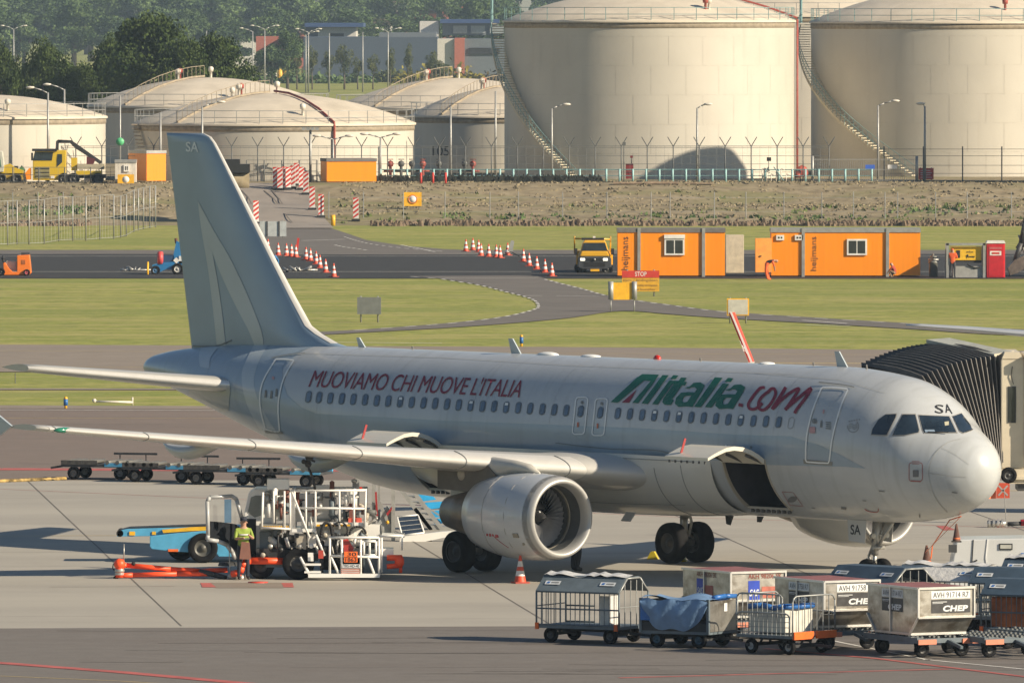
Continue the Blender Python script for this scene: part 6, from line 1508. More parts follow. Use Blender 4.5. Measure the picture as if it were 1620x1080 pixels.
# white air start unit
b = at(1575,952); t = thing('air_start_unit', 'white wedge fronted ground unit with stickers behind the carts at right', 'ground unit', b, RAD(0))
uw = paint('white unit paint', (.58,.59,.58)); k = b.y/FPX
m = MB(); m.prism([(-1.28,.45),(1.6,.45),(1.6,1.35),(.75,1.72),(-1.05,1.68)], -.9, .9, 'Y'); m.build('body', uw, t, bevel=.03); wheels(t, (-.8,1.1), (-.75,.75), .28, .18)
m = MB(); m.path([(.2-.45,-.91,1.70),(-.30,-.915,1.2),(-.2,-.915,.5)], .012, 4); m.build('body_seam', M_('pale edge', (.7,.7,.68), .4), t); m = MB(); m.path([(-.62,-.91,1.68),(-.66,-.915,1.0),(-.6,-.915,.5)], .014, 4); m.tube((-.75,-.92,1.05), (-.52,-.92,1.15), .02, 5); m.build('strap', blackp, t)
m = MB(); m.bb(.05,.40,-.93,-.903,1.42,1.58,0); m.bb(.08,.37,-.935,-.93,1.45,1.55,1); m.build('name_plate', [blackp, M_('plate pale', (.45,.45,.4), .5)], t)
for (x, z, w_, mm) in ((.62,1.3,.34,stickb),(.68,1.16,.12,redw),(.62,1.04,.16,blackp),(.84,1.03,.14,stickb),(.6,.92,.18,blackp)): m = MB(); m.bb(x,x+w_,-.93,-.903,z,z+.035 if w_ > .3 else z+.06); m.build('sticker', mm, t)
m = MB(); m.bb(-1.27,-1.05,-.93,-.901,1.35,1.55); m.build('latch', dkgrey, t)
def dark_cone(loc, label):
    t = thing('dark_cone', label, 'traffic cone', loc, 0, 'cones on the apron'); m = MB(); m.box((0,0,.02), (.34,.34,.04)); m.build('base', M_('dusty black', (.05,.045,.04), .8), t)
    m = MB(); m.lathe([(.14,.04),(.03,.56),(.001,.57)], (0,0,0), 'Z', 14, 0); m.build('cone_body', M_('sooty cone', (.11,.05,.035), .8, var=.4, scale=4), t); m = MB(); m.lathe([(.132,.1),(.124,.14)], (0,0,0), 'Z', 14); m.build('band', M_('burnt orange', (.6,.13,.03), .6), t); return t
dark_cone(Vector((at(1513,958).x, at(1513,958).y, 1.66)), 'sooty cone standing on the left end of the white ground unit').scale = (.75,.75,.85); dark_cone(at(1466,894), 'sooty cone on the ground below the nose, tied to a red strap')
c = at(1466,894); m = MB(); top = A0-AF*1.55+Vector((0,0,2.02)); pts = [top, top*.6+c*.4+Vector((.08,0,.45)), c+Vector((.16,0,.55)), c+Vector((.12,0,.2)), c+Vector((0,0,.12))]; m.path(pts, .018, 5); m.tube(top, c+Vector((-.05,0,.35)), .008, 4); o = m.build('red_strap', orangeb); tag(o, 'red strap hanging from the aircraft nose to a sooty cone', 'strap')
# X flag sign and hoses behind the nose
b = at(1592,828); t = thing('flag_sign', 'orange red square flag with a grey X on a thin pole behind the nose', 'flag', b); k = b.y/FPX
m = MB(); m.tube((0,0,0), (-.06,0,.95), .015, 5); m.build('pole', galv, t); m = MB(); m.box((-.1,0,1.0), (.40,.02,.46)); m.build('flag_board', M_('flag red', (.50,.07,.03), .6), t); m = MB(); m.box((-.42,.12,1.0), (.3,.02,.5), rz=RAD(40)); m.build('flag_board', M_('flag orange', (.8,.17,.06), .6), t)
m = MB(); m.bar((-.24,-.013,.85), (.04,-.013,1.15), .004, .05); m.bar((-.24,-.013,1.15), (.04,-.013,.85), .004, .05); m.build('cross', M_('grey mark', (.35,.32,.3), .6), t)
m = MB(); a = at(1562,834); m.tube(a+Vector((0,0,.12)), a+Vector((.55,0,.12)), .09, 10); 
for k_ in range(4): m.lathe([(.13,-.03),(.13,.03)], a+Vector((.06+.13*k_,0,.12)), 'X', 12)
o = m.build('hose_coupling', M_('bright coupling', (.5,.49,.46), .35, metal=.6)); tag(o, 'bright metal hose coupling lying on the pit behind the nose', 'coupling')
m = MB(); m.tube(a+Vector((.6,0,.10)), a+Vector((1.0,0,.12)), .07, 8); m.build('dark_sleeve', mudbk, o); m = MB(); m.path([a+Vector((1.0,0,.14)), a+Vector((1.7,.05,.2)), a+Vector((2.6,.1,.22))], .10, 10); o = m.build('hose', M_('dark red hose', (.30,.02,.03), .45)); tag(o, 'dark red hose running out of the picture at the right', 'hose')
# chocks
for x, y, lab in ((1078,888,'yellow wheel chock between the far main wheels'), (1033,884,'yellow wheel chock left of the far main wheels')):
    t = thing('wheel_chock', lab, 'chock', at(x, y), RAD(-10), 'yellow wheel chocks'); m = MB(); m.prism([(-.16,0),(.16,0),(.05,.22),(-.05,.22)], -.12, .12, 'Y'); m.build('wedge', M_('chock yellow', (.5,.4,.02), .6), t); m = MB(); m.tube((0,.12,.12), (0,.3,.12), .02, 5); m.build('handle', blackp, t)
# ============================================================ JET BRIDGE
def AC(a, s, z): return A0-AF*a+AS*s+Vector((0,0,z))
jb = thing('jet_bridge', 'cream passenger bridge with black pleated canopy docked behind the cockpit', 'jet bridge', (AC(4,-3.2,0).x, AC(4,-3.2,0).y, 0))
O_ = Vector(jb.location); pleat = M_('black pleated canopy', (.035,.034,.034), .55, var=.2, scale=3); pleath = M_('pale pleat edge', (.15,.14,.13), .6); creamb = M_('cream bridge panel', (.60,.53,.40), .5, var=.04); hood = M_('grey canopy hood', (.36,.37,.33), .6)
def lerp(a, b, t): return a+(b-a)*t
Bfa, Tfa, Tba, Bba = AC(2.9,-1.72,3.25), AC(4.95,-1.45,5.55), AC(7.5,-1.55,5.86), AC(7.6,-2.0,3.3)
Bfc, Tfc, Tbc, Bbc = AC(3.35,-3.05,3.38), AC(3.55,-3.15,6.12), AC(6.35,-3.3,6.42), AC(6.6,-3.3,3.3)
N_ = 17
def arch(t, out):
    """canopy arch number t from hull (0) to cab (1)"""
    bf, tf, tb_, bb_ = lerp(Bfa,Bfc,t), lerp(Tfa,Tfc,t), lerp(Tba,Tbc,t), lerp(Bba,Bbc,t); up = Vector((0,0,1))
    tf = tf+up*.25*sin(pi*t)*.6; tb_ = tb_+up*.12*sin(pi*t)
    P_ = []
    for k in range(7): P_.append(lerp(bf, tf, k/7))
    P_ += [lerp(tf, tb_, u)+up*(.06*sin(pi*u)) for u in (0,.06,.2,.4,.6,.8,.94,1)]
    for k in range(1, 6): P_.append(lerp(tb_, bb_, k/5))
    c = sum(P_, Vector())/len(P_)
    return [p+(p-c).normalized()*out for p in P_]
mb = MB(); R1 = []
for i in range(2*N_+1): R1.append(arch(i/(2*N_), .07 if i % 2 else -.05))
mb.loft(R1, closed=False, cap=False, smooth=False); cv = mb.build('canopy', pleat, jb, fixn=False); cv.data.transform(Matrix.Translation(-O_))
mb = MB()
for i in range(N_+1):
    A_ = arch(min(1, (2*i+1)/(2*N_)), .075); mb.path(A_[:13], .014, 4)
o = mb.build('pleat_edges', pleath, cv); o.data.transform(Matrix.Translation(-O_))
def jbp(name, mbb, m, parent=None, bevel=0):
    o = mbb.build(name, m, parent or jb, bevel=bevel); o.data.transform(Matrix.Translation(-O_)); return o
mb = MB(); up = Vector((0,0,1)); a0 = lerp(Tfa,Tfc,.93)+up*.13; a1 = Tfc+up*.16-AS*.45; a2 = Tbc+up*.16-AS*.45; a3 = lerp(Tba,Tbc,.86)+up*.2; a4 = lerp(Tba,Tbc,.35)+up*.3+AF*(-1.0)
q = [a0, a1, a2, a3]; mb.add(q+[p-up*.10 for p in q], [(0,1,2,3),(7,6,5,4),(0,4,5,1),(1,5,6,2),(2,6,7,3),(3,7,4,0)]); jbp('canopy_hood', mb, hood)
mb = MB(); q = [a0+up*.01, a1+up*.01, a1-up*.42, a0-up*.15]; n_ = AS*.03; mb.add([p+n_ for p in q]+[p-n_ for p in q], [(0,1,2,3),(7,6,5,4),(0,4,5,1),(1,5,6,2),(2,6,7,3),(3,7,4,0)]); jbp('hood_side', mb, creamb)
# cab: lies beyond the canopy, its camera-facing wall runs along +X
w0 = Bfc+Vector((-.05,0,-.12)); x0 = at(1577,0).x if False else w0.x
cx0 = O_.x+ (w0.x-O_.x)
mb = MB(); mb.bb(cx0, cx0+.62, w0.y-.06, w0.y+2.4, 3.15, 6.10); wl = jbp('cab_wall', mb, creamb, bevel=.03)
mb = MB(); mb.prism([(cx0+.02, 6.10),(cx0+.10,6.28),(cx0+.5,6.28),(cx0+.60,6.10)], w0.y-.08, w0.y+2.4, 'Y'); jbp('cab_top', mb, creamb)
mb = MB(); mb.bb(cx0+.18, cx0+.40, w0.y-.08, w0.y-.062, 4.38, 5.36); wf = jbp('window', mb, M_('window gasket', (.04,.04,.04), .6), wl, bevel=.0); mb = MB(); mb.bb(cx0+.205, cx0+.375, w0.y-.086, w0.y-.081, 4.42, 5.32); jbp('pane', mb, dglass, wf)
mb = MB(); mb.path([Vector((cx0+.30, w0.y-.09, 5.9)), Vector((cx0+.27, w0.y-.1, 5.65)), Vector((cx0+.33, w0.y-.09, 5.42))], .012, 4); jbp('cable', mb, blackp)
mb = MB(); mb.tube((cx0+.93, w0.y-.1, 3.45), (cx0+.93, w0.y-.1, 5.98), .26, 24); col_ = jbp('column', mb, M_('brushed column', (.62,.61,.58), .3, metal=.5)); mb = MB()
for k in range(10):
    for z in (4.35, 4.62, 4.90, 5.12):
        a = -pi/2-.9+.2*k; mb.box((cx0+.93+cos(a)*.262, w0.y-.1+sin(a)*.262, z+.1), (.02,.02,.17))

for o in build_split(mb, 'column_slot', dkgrey, col_): o.data.transform(Matrix.Translation(-O_))
mb = MB(); mb.bb(cx0+.64, cx0+3.6, w0.y-.35, w0.y+2.4, 5.98, 6.22); jbp('cab_roof', mb, creamb, bevel=.03); mb = MB(); mb.bb(cx0+1.3, cx0+3.6, w0.y-.2, w0.y+2.4, 3.3, 5.98); jbp('cab_wall', mb, creamb)
mb = MB(); mb.bb(cx0-.02, cx0+3.6, w0.y-.1, w0.y+2.2, 2.98, 3.14); mb.bb(cx0+.2, cx0+1.6, w0.y-.12, w0.y+.3, 2.75, 2.98); mb.bb(cx0+.1, cx0+.9, w0.y-.2, w0.y-.0, 2.86, 2.94); jbp('floor_beam', mb, [creamb])
mb = MB(); mb.wheel((cx0+.20, w0.y-.25, 2.98), .22, .16, 'Y', .5, 20); jbp('wheel', mb, [tyre, rimm]); mb = MB(); mb.bb(cx0+.45, cx0+3.6, w0.y, w0.y+1.4, 2.55, 2.8); mb.tube((cx0+1.0,w0.y+.5,2.3),(cx0+3.6,w0.y+.5,2.4),.12,8); mb.bb(cx0+2.4, cx0+3.2, w0.y+.2, w0.y+1.4, 0, 2.6); jbp('undercarriage', mb, dkgrey)
# ============================================================ NEIGHBOUR AIRCRAFT (only tips in view)
t = thing('aircraft_wing', 'long grey wing tip of another aircraft reaching in from the right edge', 'aircraft wing', (12.1, 330, 5.77)); mb = MB(); rg = []
for x, c, z, dy in ((0,.35,0,0),(.5,.8,-.02,-.1),(2,1.2,-.12,-.5),(4,1.6,-.28,-1.2),(9,2.4,-.5,-3),(20,3.4,-.8,-7)): rg.append([Vector((x, dy+xx, z+yy)) for xx, yy in foil(c, .13, 12)])
mb.loft(rg); mb.build('wing', paint('neighbour wing paint', (.42,.44,.46)), t)
t = thing('winglet', 'red and white upturned winglet of an aircraft hidden behind the fuselage roof', 'winglet', (atY(1186,573,330).x, 330, atY(1186,573,330).z))
mb = MB(); mb.add([(0,0,0),(.16,.55,0),(-.44,.7,1.52),(-.58,.5,1.52),(-.03,0,0),(.13,.55,0),(-.50,.7,1.50),(-.64,.5,1.50)], [(0,1,2,3),(7,6,5,4),(0,4,5,1),(1,5,6,2),(2,6,7,3),(3,7,4,0)]); o = mb.build('blade', M_('winglet red', (.55,.07,.035), .4), t)
mb = MB(); mb.add([(.03,-.02,0),(.09,-.02,0),(-.54,.47,1.54),(-.60,.47,1.54)], [(0,1,2,3)]); mb.build('front_edge', slat, t); mb = MB(); mb.add([(0,0,0),(-6,-2.5,-.9),(-6,.2,-.9),(.16,.55,0),(0,0,-.08),(-6,-2.5,-1.2),(-6,.2,-1.2),(.16,.55,-.08)], [(0,1,2,3),(7,6,5,4),(0,4,5,1),(1,5,6,2),(2,6,7,3),(3,7,4,0)]); mb.build('wing', wingp, t)
mb = MB(); put_text(mb, 'Jet', (-.20,-.02,.35), (.16,.0,-.18), (-.13,.03,.35)); mb.build('lettering', outl, t)
# ============================================================ FUEL HYDRANT TRUCK
def loc_frame(x0, y0):
    b = at(x0, y0); k = b.y/FPX; return b, k, (lambda x, y, d=0.: Vector(((x-x0)*k, d, (y0-y)*k)))
whites = paint('white vehicle paint', (.78,.77,.73), .4); cabp = paint('pale grey cab paint', (.40,.41,.41), .4)
b, k, q = loc_frame(480, 917); ft = thing('fuel_truck', 'white hydrant fuelling truck with railed platform, open cab door and orange hazard plates', 'fuel truck', b)
def T(name, m, *paths, r=.03, n=6, parent=None):
    mb = MB()
    for P_ in paths: mb.path([q(*p) for p in P_], r, n)
    return mb.build(name, m, parent or ft)
def B(name, m, x0, x1, y0, y1, d0, d1, parent=None, bevel=0):
    a, c = q(x0, y1, d0), q(x1, y0, d1); mb = MB(); mb.bb(a.x, c.x, a.y, c.y, a.z, c.z); return mb.build(name, m, parent or ft, bevel=bevel)
def PZ(name, m, pts, d0, d1, parent=None, bevel=0):
    mb = MB(); P_ = [q(*p) for p in pts]; mb.prism([(p.x, p.z) for p in P_], d0, d1, 'Y'); return mb.build(name, m, parent or ft, bevel=bevel)
cab = PZ('cab', whites, [(384,900),(384,850),(385,815),(392,782),(402,775),(430,775),(432,900)], .75, 2.5, bevel=.03)
fr = MB(); P_ = [q(386,846),(q(389,812)),q(395,788),q(403,784),q(418,784),q(419,815),q(404,822),q(398,846)]; 
mb = MB(); pp = [q(391,812),q(396,788),q(403,785),q(414,785),q(414,816),q(402,820)]; mb.prism([(p.x,p.z) for p in pp], .735, .748, 'Y'); mb.build('cab_window', M_('cab side glass', (.20,.22,.20), .1, spec=.7), cab)
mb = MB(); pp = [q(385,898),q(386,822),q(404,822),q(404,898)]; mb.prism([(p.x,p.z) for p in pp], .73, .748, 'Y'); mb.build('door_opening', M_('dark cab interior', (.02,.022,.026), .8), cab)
# open door: frame, glass, dark lining, wheel arch cut
dr = MB(); fr_pts = [(329,848),(328,792),(332,786),(366,785),(373,790),(382,822),(383,838)]
dr.path([q(x,y,.0+(x-329)*.012) for x, y in fr_pts], .055, 8); dr.path([q(329,846,0), q(328,853,0), q(345,856,.15), q(358,862,.3), q(367,874,.4), q(371,885,.45)], .06, 8); door_ = dr.build('door_frame', cabp, ft)
mb = MB(); pp = [q(332,848),q(332,824),q(350,826),q(372,830),q(383,838),(q(383,850)),q(378,888),q(371,887),q(366,872),q(357,860),q(345,854)]; mb.add([Vector((p.x, .02+(p.x-pp[0].x)*.7, p.z)) for p in pp]+[Vector((p.x, .07+(p.x-pp[0].x)*.7, p.z)) for p in pp], [tuple(range(11)), tuple(range(21,10,-1))]+[(i, (i+1) % 11, 11+(i+1) % 11, 11+i) for i in range(11)]); mb.build('door_lining', M_('door lining', (.014,.016,.02), .9, spec=.1), door_)
mb = MB(); pp = [q(332,824),q(332,790),q(366,789),q(372,794),q(379,822),q(379,830)]; mb.add([Vector((p.x, .045+(p.x-pp[0].x)*.7, p.z)) for p in pp], [tuple(range(6))]); g_ = M_('clear door glass', (.3,.33,.32), .08, spec=.5, alpha=.12); mb.build('door_glass', g_, door_)
mb = MB(); mb.bb(q(355,0).x, q(366,0).x, -.05, .0, q(0,826).z, q(0,789).z); mb.build('mirror', M_('mirror', (.16,.28,.42), .15, metal=.4), door_)
B('roof_box', whites, 422, 457, 758, 775, .3, .9, bevel=.02); B('chassis', mudbk, 405, 600, 868, 884, .35, 1.9); 
for x0, x1, y0, y1, d0, d1, m in ((410,428,842,905,.5,1.0,cartg),(430,466,850,880,.7,1.6,mudbk),(466,482,848,868,.2,.7,beigep),(487,500,845,866,.3,.8,whites),(500,560,830,856,.9,2.0,whites),(510,598,882,905,1.3,1.9,mudbk),
    (575,600,870,908,.3,.9,cartg),(432,448,835,848,.3,1.0,cartg),(440,452,772,812,.6,1.0,beigep),(497,520,770,822,1.0,1.4,whites),(552,562,790,830,.5,.9,M_('rust tank', (.18,.07,.05), .6)),(601,622,868,880,.2,1.0,whites),(604,640,845,850,.1,1.0,whites)):
    B('equipment_box', m, x0, x1, y0, y1, d0, d1)
B('pump_cabinet', whites, 466, 528, 784, 828, 1.15, 1.65, bevel=.02); B('cabinet_window', glass, 472, 482, 792, 806, 1.12, 1.15); B('cabinet_window', glass, 506, 518, 790, 804, 1.12, 1.15); B('hose_cabinet', whites, 414, 448, 780, 826, 1.0, 1.6, bevel=.02); B('side_panel', whites, 540, 600, 832, 856, 1.0, 1.5); B('filter_vessel', beigep, 468, 484, 845, 872, .1, .5, bevel=.03); B('meter_box', whites, 538, 552, 852, 866, .2, .6); B('lower_skirt', cartg, 420, 470, 884, 898, .35, .5)
rr = random.Random(12)
for k_ in range(64):       # pumps, filters, valves of the metering deck
    x = rr.uniform(412,598); y = rr.choice([rr.uniform(848,880), rr.uniform(780,826), rr.uniform(845,876)]); d = rr.uniform(.45,1.5); m = [mudbk, whites, steel, beigep, postm, cartg, whites][rr.randrange(7)]; mb = MB(); c = q(x, y, d); u = Vector((rr.uniform(-1,1), rr.uniform(-.5,.5), rr.uniform(-1,1))).normalized()*rr.uniform(.08,.22)
    mb.tube(c-u, c+u, rr.uniform(.035,.10), 9); mb.sphere(c+u, rr.uniform(.04,.09), 7); mb.build('pipework', m, ft)
for k_ in range(44):       # small fittings, gauges and cable runs on the near face
    x = rr.uniform(414,560); y = rr.uniform(838,884); d = rr.uniform(-.05,.35); m = [whites, whites, mudbk, steel, blackp, beigep][rr.randrange(6)]; a_ = q(x, y, d); mb = MB()
    if k_ % 3 == 0: mb.box(a_, (rr.uniform(.08,.26), rr.uniform(.06,.15), rr.uniform(.08,.24)))
    elif k_ % 3 == 1: mb.tube(a_, a_+Vector((rr.uniform(-.1,.1), 0, rr.uniform(.2,.5))), rr.uniform(.018,.04), 6)
    else: mb.lathe([(.001,-.02),(.07,-.02),(.07,.03),(.04,.05),(.001,.05)], a_, 'Y', 12)
    mb.build('fitting', m, ft)
for k_ in range(26):       # filter pots and valves behind the platform rails
    x = rr.uniform(418,576); y = rr.uniform(786,826); d = rr.uniform(.15,.9); m = [whites, whites, mudbk, steel, MATS['rust tank'], cartg][rr.randrange(6)]; a_ = q(x, y, d); mb = MB(); h_ = rr.uniform(.15,.5)
    mb.tube(a_, a_+Vector((0,0,h_)), rr.uniform(.03,.09), 9); mb.sphere(a_+Vector((0,0,h_)), rr.uniform(.05,.1), 8, sc=(1,1,.6)); mb.tube(a_+Vector((0,0,h_*.5)), a_+Vector((rr.uniform(-.3,.3),.1,h_*.5)), .02, 5); mb.build('filter_pot', m, ft)
def rail(*paths, r=.032, nm='platform_rail'): T(nm, whites, *paths, r=r)
for d in (.05, 1.7):
    rail([(466,776,d),(466,836,d)]); rail([(460,776,d),(579,775,d)]); rail([(466,803,d),(578,804,d)]); rail([(579,775,d),(577,834,d)])
    for x in (484,499,537,560): rail([(x,776,d),(x,836,d)])
rail([(450,776,0),(450,834,0)]); rail([(433,776,0),(433,826,0)]); rail([(416,778,0),(414,836,0)]); rail([(462,778,0),(490,850,-.1)]); rail([(459,778,.0),(459,837,.0)]); rail([(414,834,0),(460,836,0)])
rail([(579,775,.05),(579,775,1.7)]); rail([(466,776,.05),(466,776,1.7)])
B('platform_floor', whites, 462, 500, 836, 841, 0, 1.7); B('platform_floor', whites, 498, 582, 826, 832, .1, 1.7); B('step_plate', M_('chequer plate', (.33,.33,.31), .4, metal=.5), 410, 458, 829, 836, .0, .7)
hz_ = MB()
for k_ in range(15):
    a = q(416+k_*2.8, 835, -.01); hz_.add([a, a+Vector((.025,0,0)), a+Vector((.04,0,.07)), a+Vector((.015,0,.07))], [(0,1,2,3)])
hz_.build('hazard_strip', yelp, ft, fixn=False)
for k_ in range(9): B('hazard_block', [yelp, blackp][k_ % 2], 500+k_*6, 506+k_*6, 829, 832, .06, .09)
# rear step frame
for P_ in ([(522,849,-.25),(522,906,-.25)], [(520,849,-.25),(600,849,-.25)], [(600,849,-.25),(600,911,-.25)], [(518,908,-.25),(601,911,-.25)], [(523,878,-.25),(600,880,-.25)], [(541,852,-.25),(541,906,-.25)], [(571,852,-.25),(571,908,-.25)], [(576,855,-.25),(595,855,-.25),(595,877,-.25),(576,877,-.25),(576,855,-.25)], [(585,857,-.25),(585,875,-.25)], [(523,878,-.25),(536,906,-.25)], [(582,880,-.25),(592,906,-.25)]): T('rear_frame', whites, P_, r=.035)
T('step_ladder', whites, [(475,880,-.2),(490,908,-.3),(520,910,-.3)], [(500,845,-.1),(514,878,-.2)], r=.04)
B('bumper', whites, 488, 601, 906, 912, -.35, -.15)
for y in (890,902): B('step', whites, 482, 508, y, y+3, -.35, 0)
pl = B('hazard_plate', M_('hazard orange', (.90,.17,.03), .5), 545, 566, 871, 888, -.32, -.30); mb = MB(); c = q(549,878,-.325); put_text(mb, '30', q(550,878,-.325), (.24,0,0), (0,0,.10), bold=.01); put_text(mb, '1863', q(547,887,-.325), (.30,0,0), (0,0,.11), bold=.01); mb.tube(q(545,879.5,-.325), q(566,879.5,-.325), .006, 4); mb.build('plate_lettering', blackp, pl)
pl = B('number_plate', stick, 542, 570, 891, 897, -.32, -.30); mb = MB(); put_text(mb, 'TRS-HD-40', q(543.5,896,-.325), (.43,0,0), (0,0,.075)); mb.build('plate_lettering', blackp, pl)
pl = B('red_white_plate', M_('faded pink plate', (.50,.24,.19), .6), 540, 569, 898, 909, -.32, -.30); mb = MB(); [mb.tube(q(541,900+3*j,-.325), q(568,900.6+3*j,-.325), .008, 4) for j in range(3)]; mb.build('plate_stripes', stick, pl)
B('tail_lamp', M_('lamp red', (.45,.06,.04), .4), 504, 512, 869, 882, -.3, -.26); PZ('red_disc', M_('reel red', (.38,.04,.035), .5), [(542,853),(550,851),(560,866),(558,876),(545,876)], -.12, -.1)
hs = MB(); hs.path([q(x,y,-.1) for x, y in smooth_pts([(509,905),(508,850),(511,832),(516,826),(523,830),(526,845),(530,866),(538,890)],6)], .05, 8); hs.build('black_hose', black, ft)
hs = MB(); hs.path([q(538,832,0)+Vector((cos(a)*.2, 0, sin(a)*.22-.1)) for a in [.3*j for j in range(22)]], .022, 6); hs.path([q(566,838,0)+Vector((cos(a)*.22, 0, sin(a)*.2-.1)) for a in [.3*j for j in range(12)]], .03, 6); hs.build('coiled_hose', black, ft)
hs = MB(); hs.path([q(x,y,.6) for x, y in ((498,775),(495,758),(488,742),(488,722),(489,712))], .035, 6); hs.sphere(q(487,735,.6), .1, 8); hs.sphere(q(489,724,.6), .12, 8); hs.sphere(q(480,731,.6), .07, 8); hs.path([q(478,733,.6), q(489,727,.6), q(498,731,.6)], .03, 5); hs.build('overwing_hose', mudbk, ft); 
for x, d, r in ((412,.55,.36),(472,.2,.44),(412,1.9,.36),(577,1.7,.40),(560,1.5,.40)): w_ = MB(); w_.wheel((q(x,0).x, d, r), r, .26, 'Y', .5, 26); w_.build('wheel', [tyre, rimm], ft)
B('warning_lamp', redw, 569, 573, 770, 776, .1, .18); B('red_cushion', M_('orange red box', (.6,.1,.06), .5), 551, 572, 820, 826, .2, .6); T('side_frame', whites, [(601,848,.1),(636,847,.1)], [(636,847,.1),(636,870,.1)], [(604,850,.1),(604,905,.1)], r=.03)
red_o = M_('fluorescent red arm', (.95,.085,.02), .45)
mb = MB(); mb.tube(q(612,882,.1), q(636,882,.1), .08, 10); mb.tube(q(612,896,.1), q(636,894,.1), .07, 10); mb.sphere(q(632,888,.1), .17, 10, sc=(.8,.8,1.1)); mb.tube(q(634,896,.1), q(634,906,.1), .05, 8); o = mb.build('boom_end', red_o, ft)
# boom on the ground
b2 = at(300,915); bm = thing('hydrant_boom', 'fluorescent red jointed hydrant boom lying on the concrete left of the fuel truck', 'boom', b2); kk = b2.y/FPX
def q2(x, y, d=0): return Vector(((x-300)*kk, d, (917-y)*kk))
mb = MB(); mb.path([q2(455,888,-.3),(q2(396,887,-.5)),q2(388,889,-.6),q2(384,896,-.6),q2(381,905,-.6),q2(368,908,-.5)], .095, 12); mb.build('upper_arm', red_o, bm)
mb = MB(); mb.path([q2(190,897,.1), q2(200,896,.1), q2(270,902,.05), q2(318,905,0), q2(360,903,0)], .07, 10); mb.build('lower_arm', red_o, bm); mb = MB(); mb.path([q2(184,912,0), q2(210,911,0), q2(280,909,-.1), q2(340,909,-.15)], .065, 10); mb.build('lower_arm', red_o, bm)
mb = MB(); mb.tube(q2(189,892), q2(189,915), .11, 12); mb.sphere(q2(189,894), .16, 10); mb.build('elbow', red_o, bm); mb = MB(); mb.lathe([(.13,-.04),(.14,0),(.13,.04)], q2(189,904), 'Z', 14); mb.lathe([(.13,-.03),(.13,.03)], q2(189,909), 'Z', 14); mb.build('swivel_ring', steel, bm)
mb = MB(); mb.tube(q2(196,890), q2(196,862), .018, 6); mb.build('marker_rod', steel, bm); mb = MB(); mb.wheel(q2(183,915)+Vector((0,0,-.02)), .07, .05); mb.build('wheel', [tyre, rimm], bm)
mb = MB(); mb.path([q2(182,905,.0),q2(178,900,.0),q2(179,894,0),q2(186,889,0)], .015, 5); mb.sphere(q2(211,893,0), .06, 8); mb.build('hose_loop', black, bm); mb = MB(); mb.path([q2(316,905,-.1), q2(340,910,-.2), q2(358,915,-.3)], .075, 8); mb.lathe([(.3,.15),(.26,.25),(.1,.28)], q2(362,905), 'Z', 14); mb.build('hose', mudbk, bm)
mb = MB(); 
for x, y, r in ((366,916,.10),(374,914,.12),(382,918,.11),(390,917,.09),(378,921,.08)): mb.sphere(q2(x, y-3, -.3), r, 8)
mb.tube(q2(362,916,-.3), q2(392,917,-.3), .06, 8); mb.build('hydrant_coupler', steel, bm); mb = MB(); mb.tube(q2(380,908,-.3), q2(383,868,-.3), .018, 5); mb.tube(q2(364,905,-.3), q2(363,866,-.3), .014, 5); mb.build('lanyard_rod', galv, bm)
mb = MB(); mb.lathe([(.27,0),(.27,.02),(.001,.02)], at(408,921,.012), 'Z', 20); o = mb.build('pit_cover', M_('bright red cover', (.6,.06,.04), .5)); tag(o, 'round red hydrant pit cover between the painted red marks', 'cover')
# ============================================================ BLUE BELT LOADER
b3 = at(290,890); bl = thing('belt_loader', 'sky blue belt loader with a yellow conveyor edge behind the open cab door', 'belt loader', b3); k3 = b3.y/FPX
def q3(x, y, d=0): return Vector(((x-290)*k3, d, (890-y)*k3))
def P3(name, m, pts, d0, d1, bevel=0): mb = MB(); mb.prism([(q3(x,y).x, q3(x,y).z) for x, y in pts], d0, d1, 'Y'); return mb.build(name, m, bl, bevel=bevel)
P3('body', cab_blue, [(237,864),(237,848),(268,844),(340,838),(372,842),(372,880),(346,880),(336,866),(318,858),(306,862),(298,873),(275,872),(240,868)], 0, 1.8, .02)
P3('conveyor_frame', cab_blue, [(184,849),(186,840),(200,837),(340,833),(400,832),(400,840),(262,848)], .3, 1.4, .01); P3('belt', blackp, [(186,840),(204,835.5),(340,831),(340,833),(202,838)], .4, 1.3); P3('yellow_rail', yelp, [(256,838),(300,834),(352,832),(352,838),(300,840),(258,843)], .2, .29)
mb = MB(); mb.tube(q3(189,844,.3), q3(189,844,1.4), .1, 12); mb.build('end_roller', black, bl); mb = MB(); mb.bb(q3(204,0).x, q3(213,0).x, .27, .295, q3(0,847).z, q3(0,841).z); mb.bb(q3(240,0).x, q3(246,0).x, .27, .295, q3(0,846).z, q3(0,841).z); mb.build('placard', yelp, bl)
P3('bumper', orangeb, [(266,868),(282,868),(282,872),(266,872)], -.05, .1)
for x, d, r, in ((321,.0,.42),(284,1.5,.40)): w_ = MB(); w_.wheel((q3(x,0).x, d, r), r, .3, 'Y', .55, 28); w_.build('wheel', [tyre, M_('dark hub', (.09,.09,.08), .5)], bl)
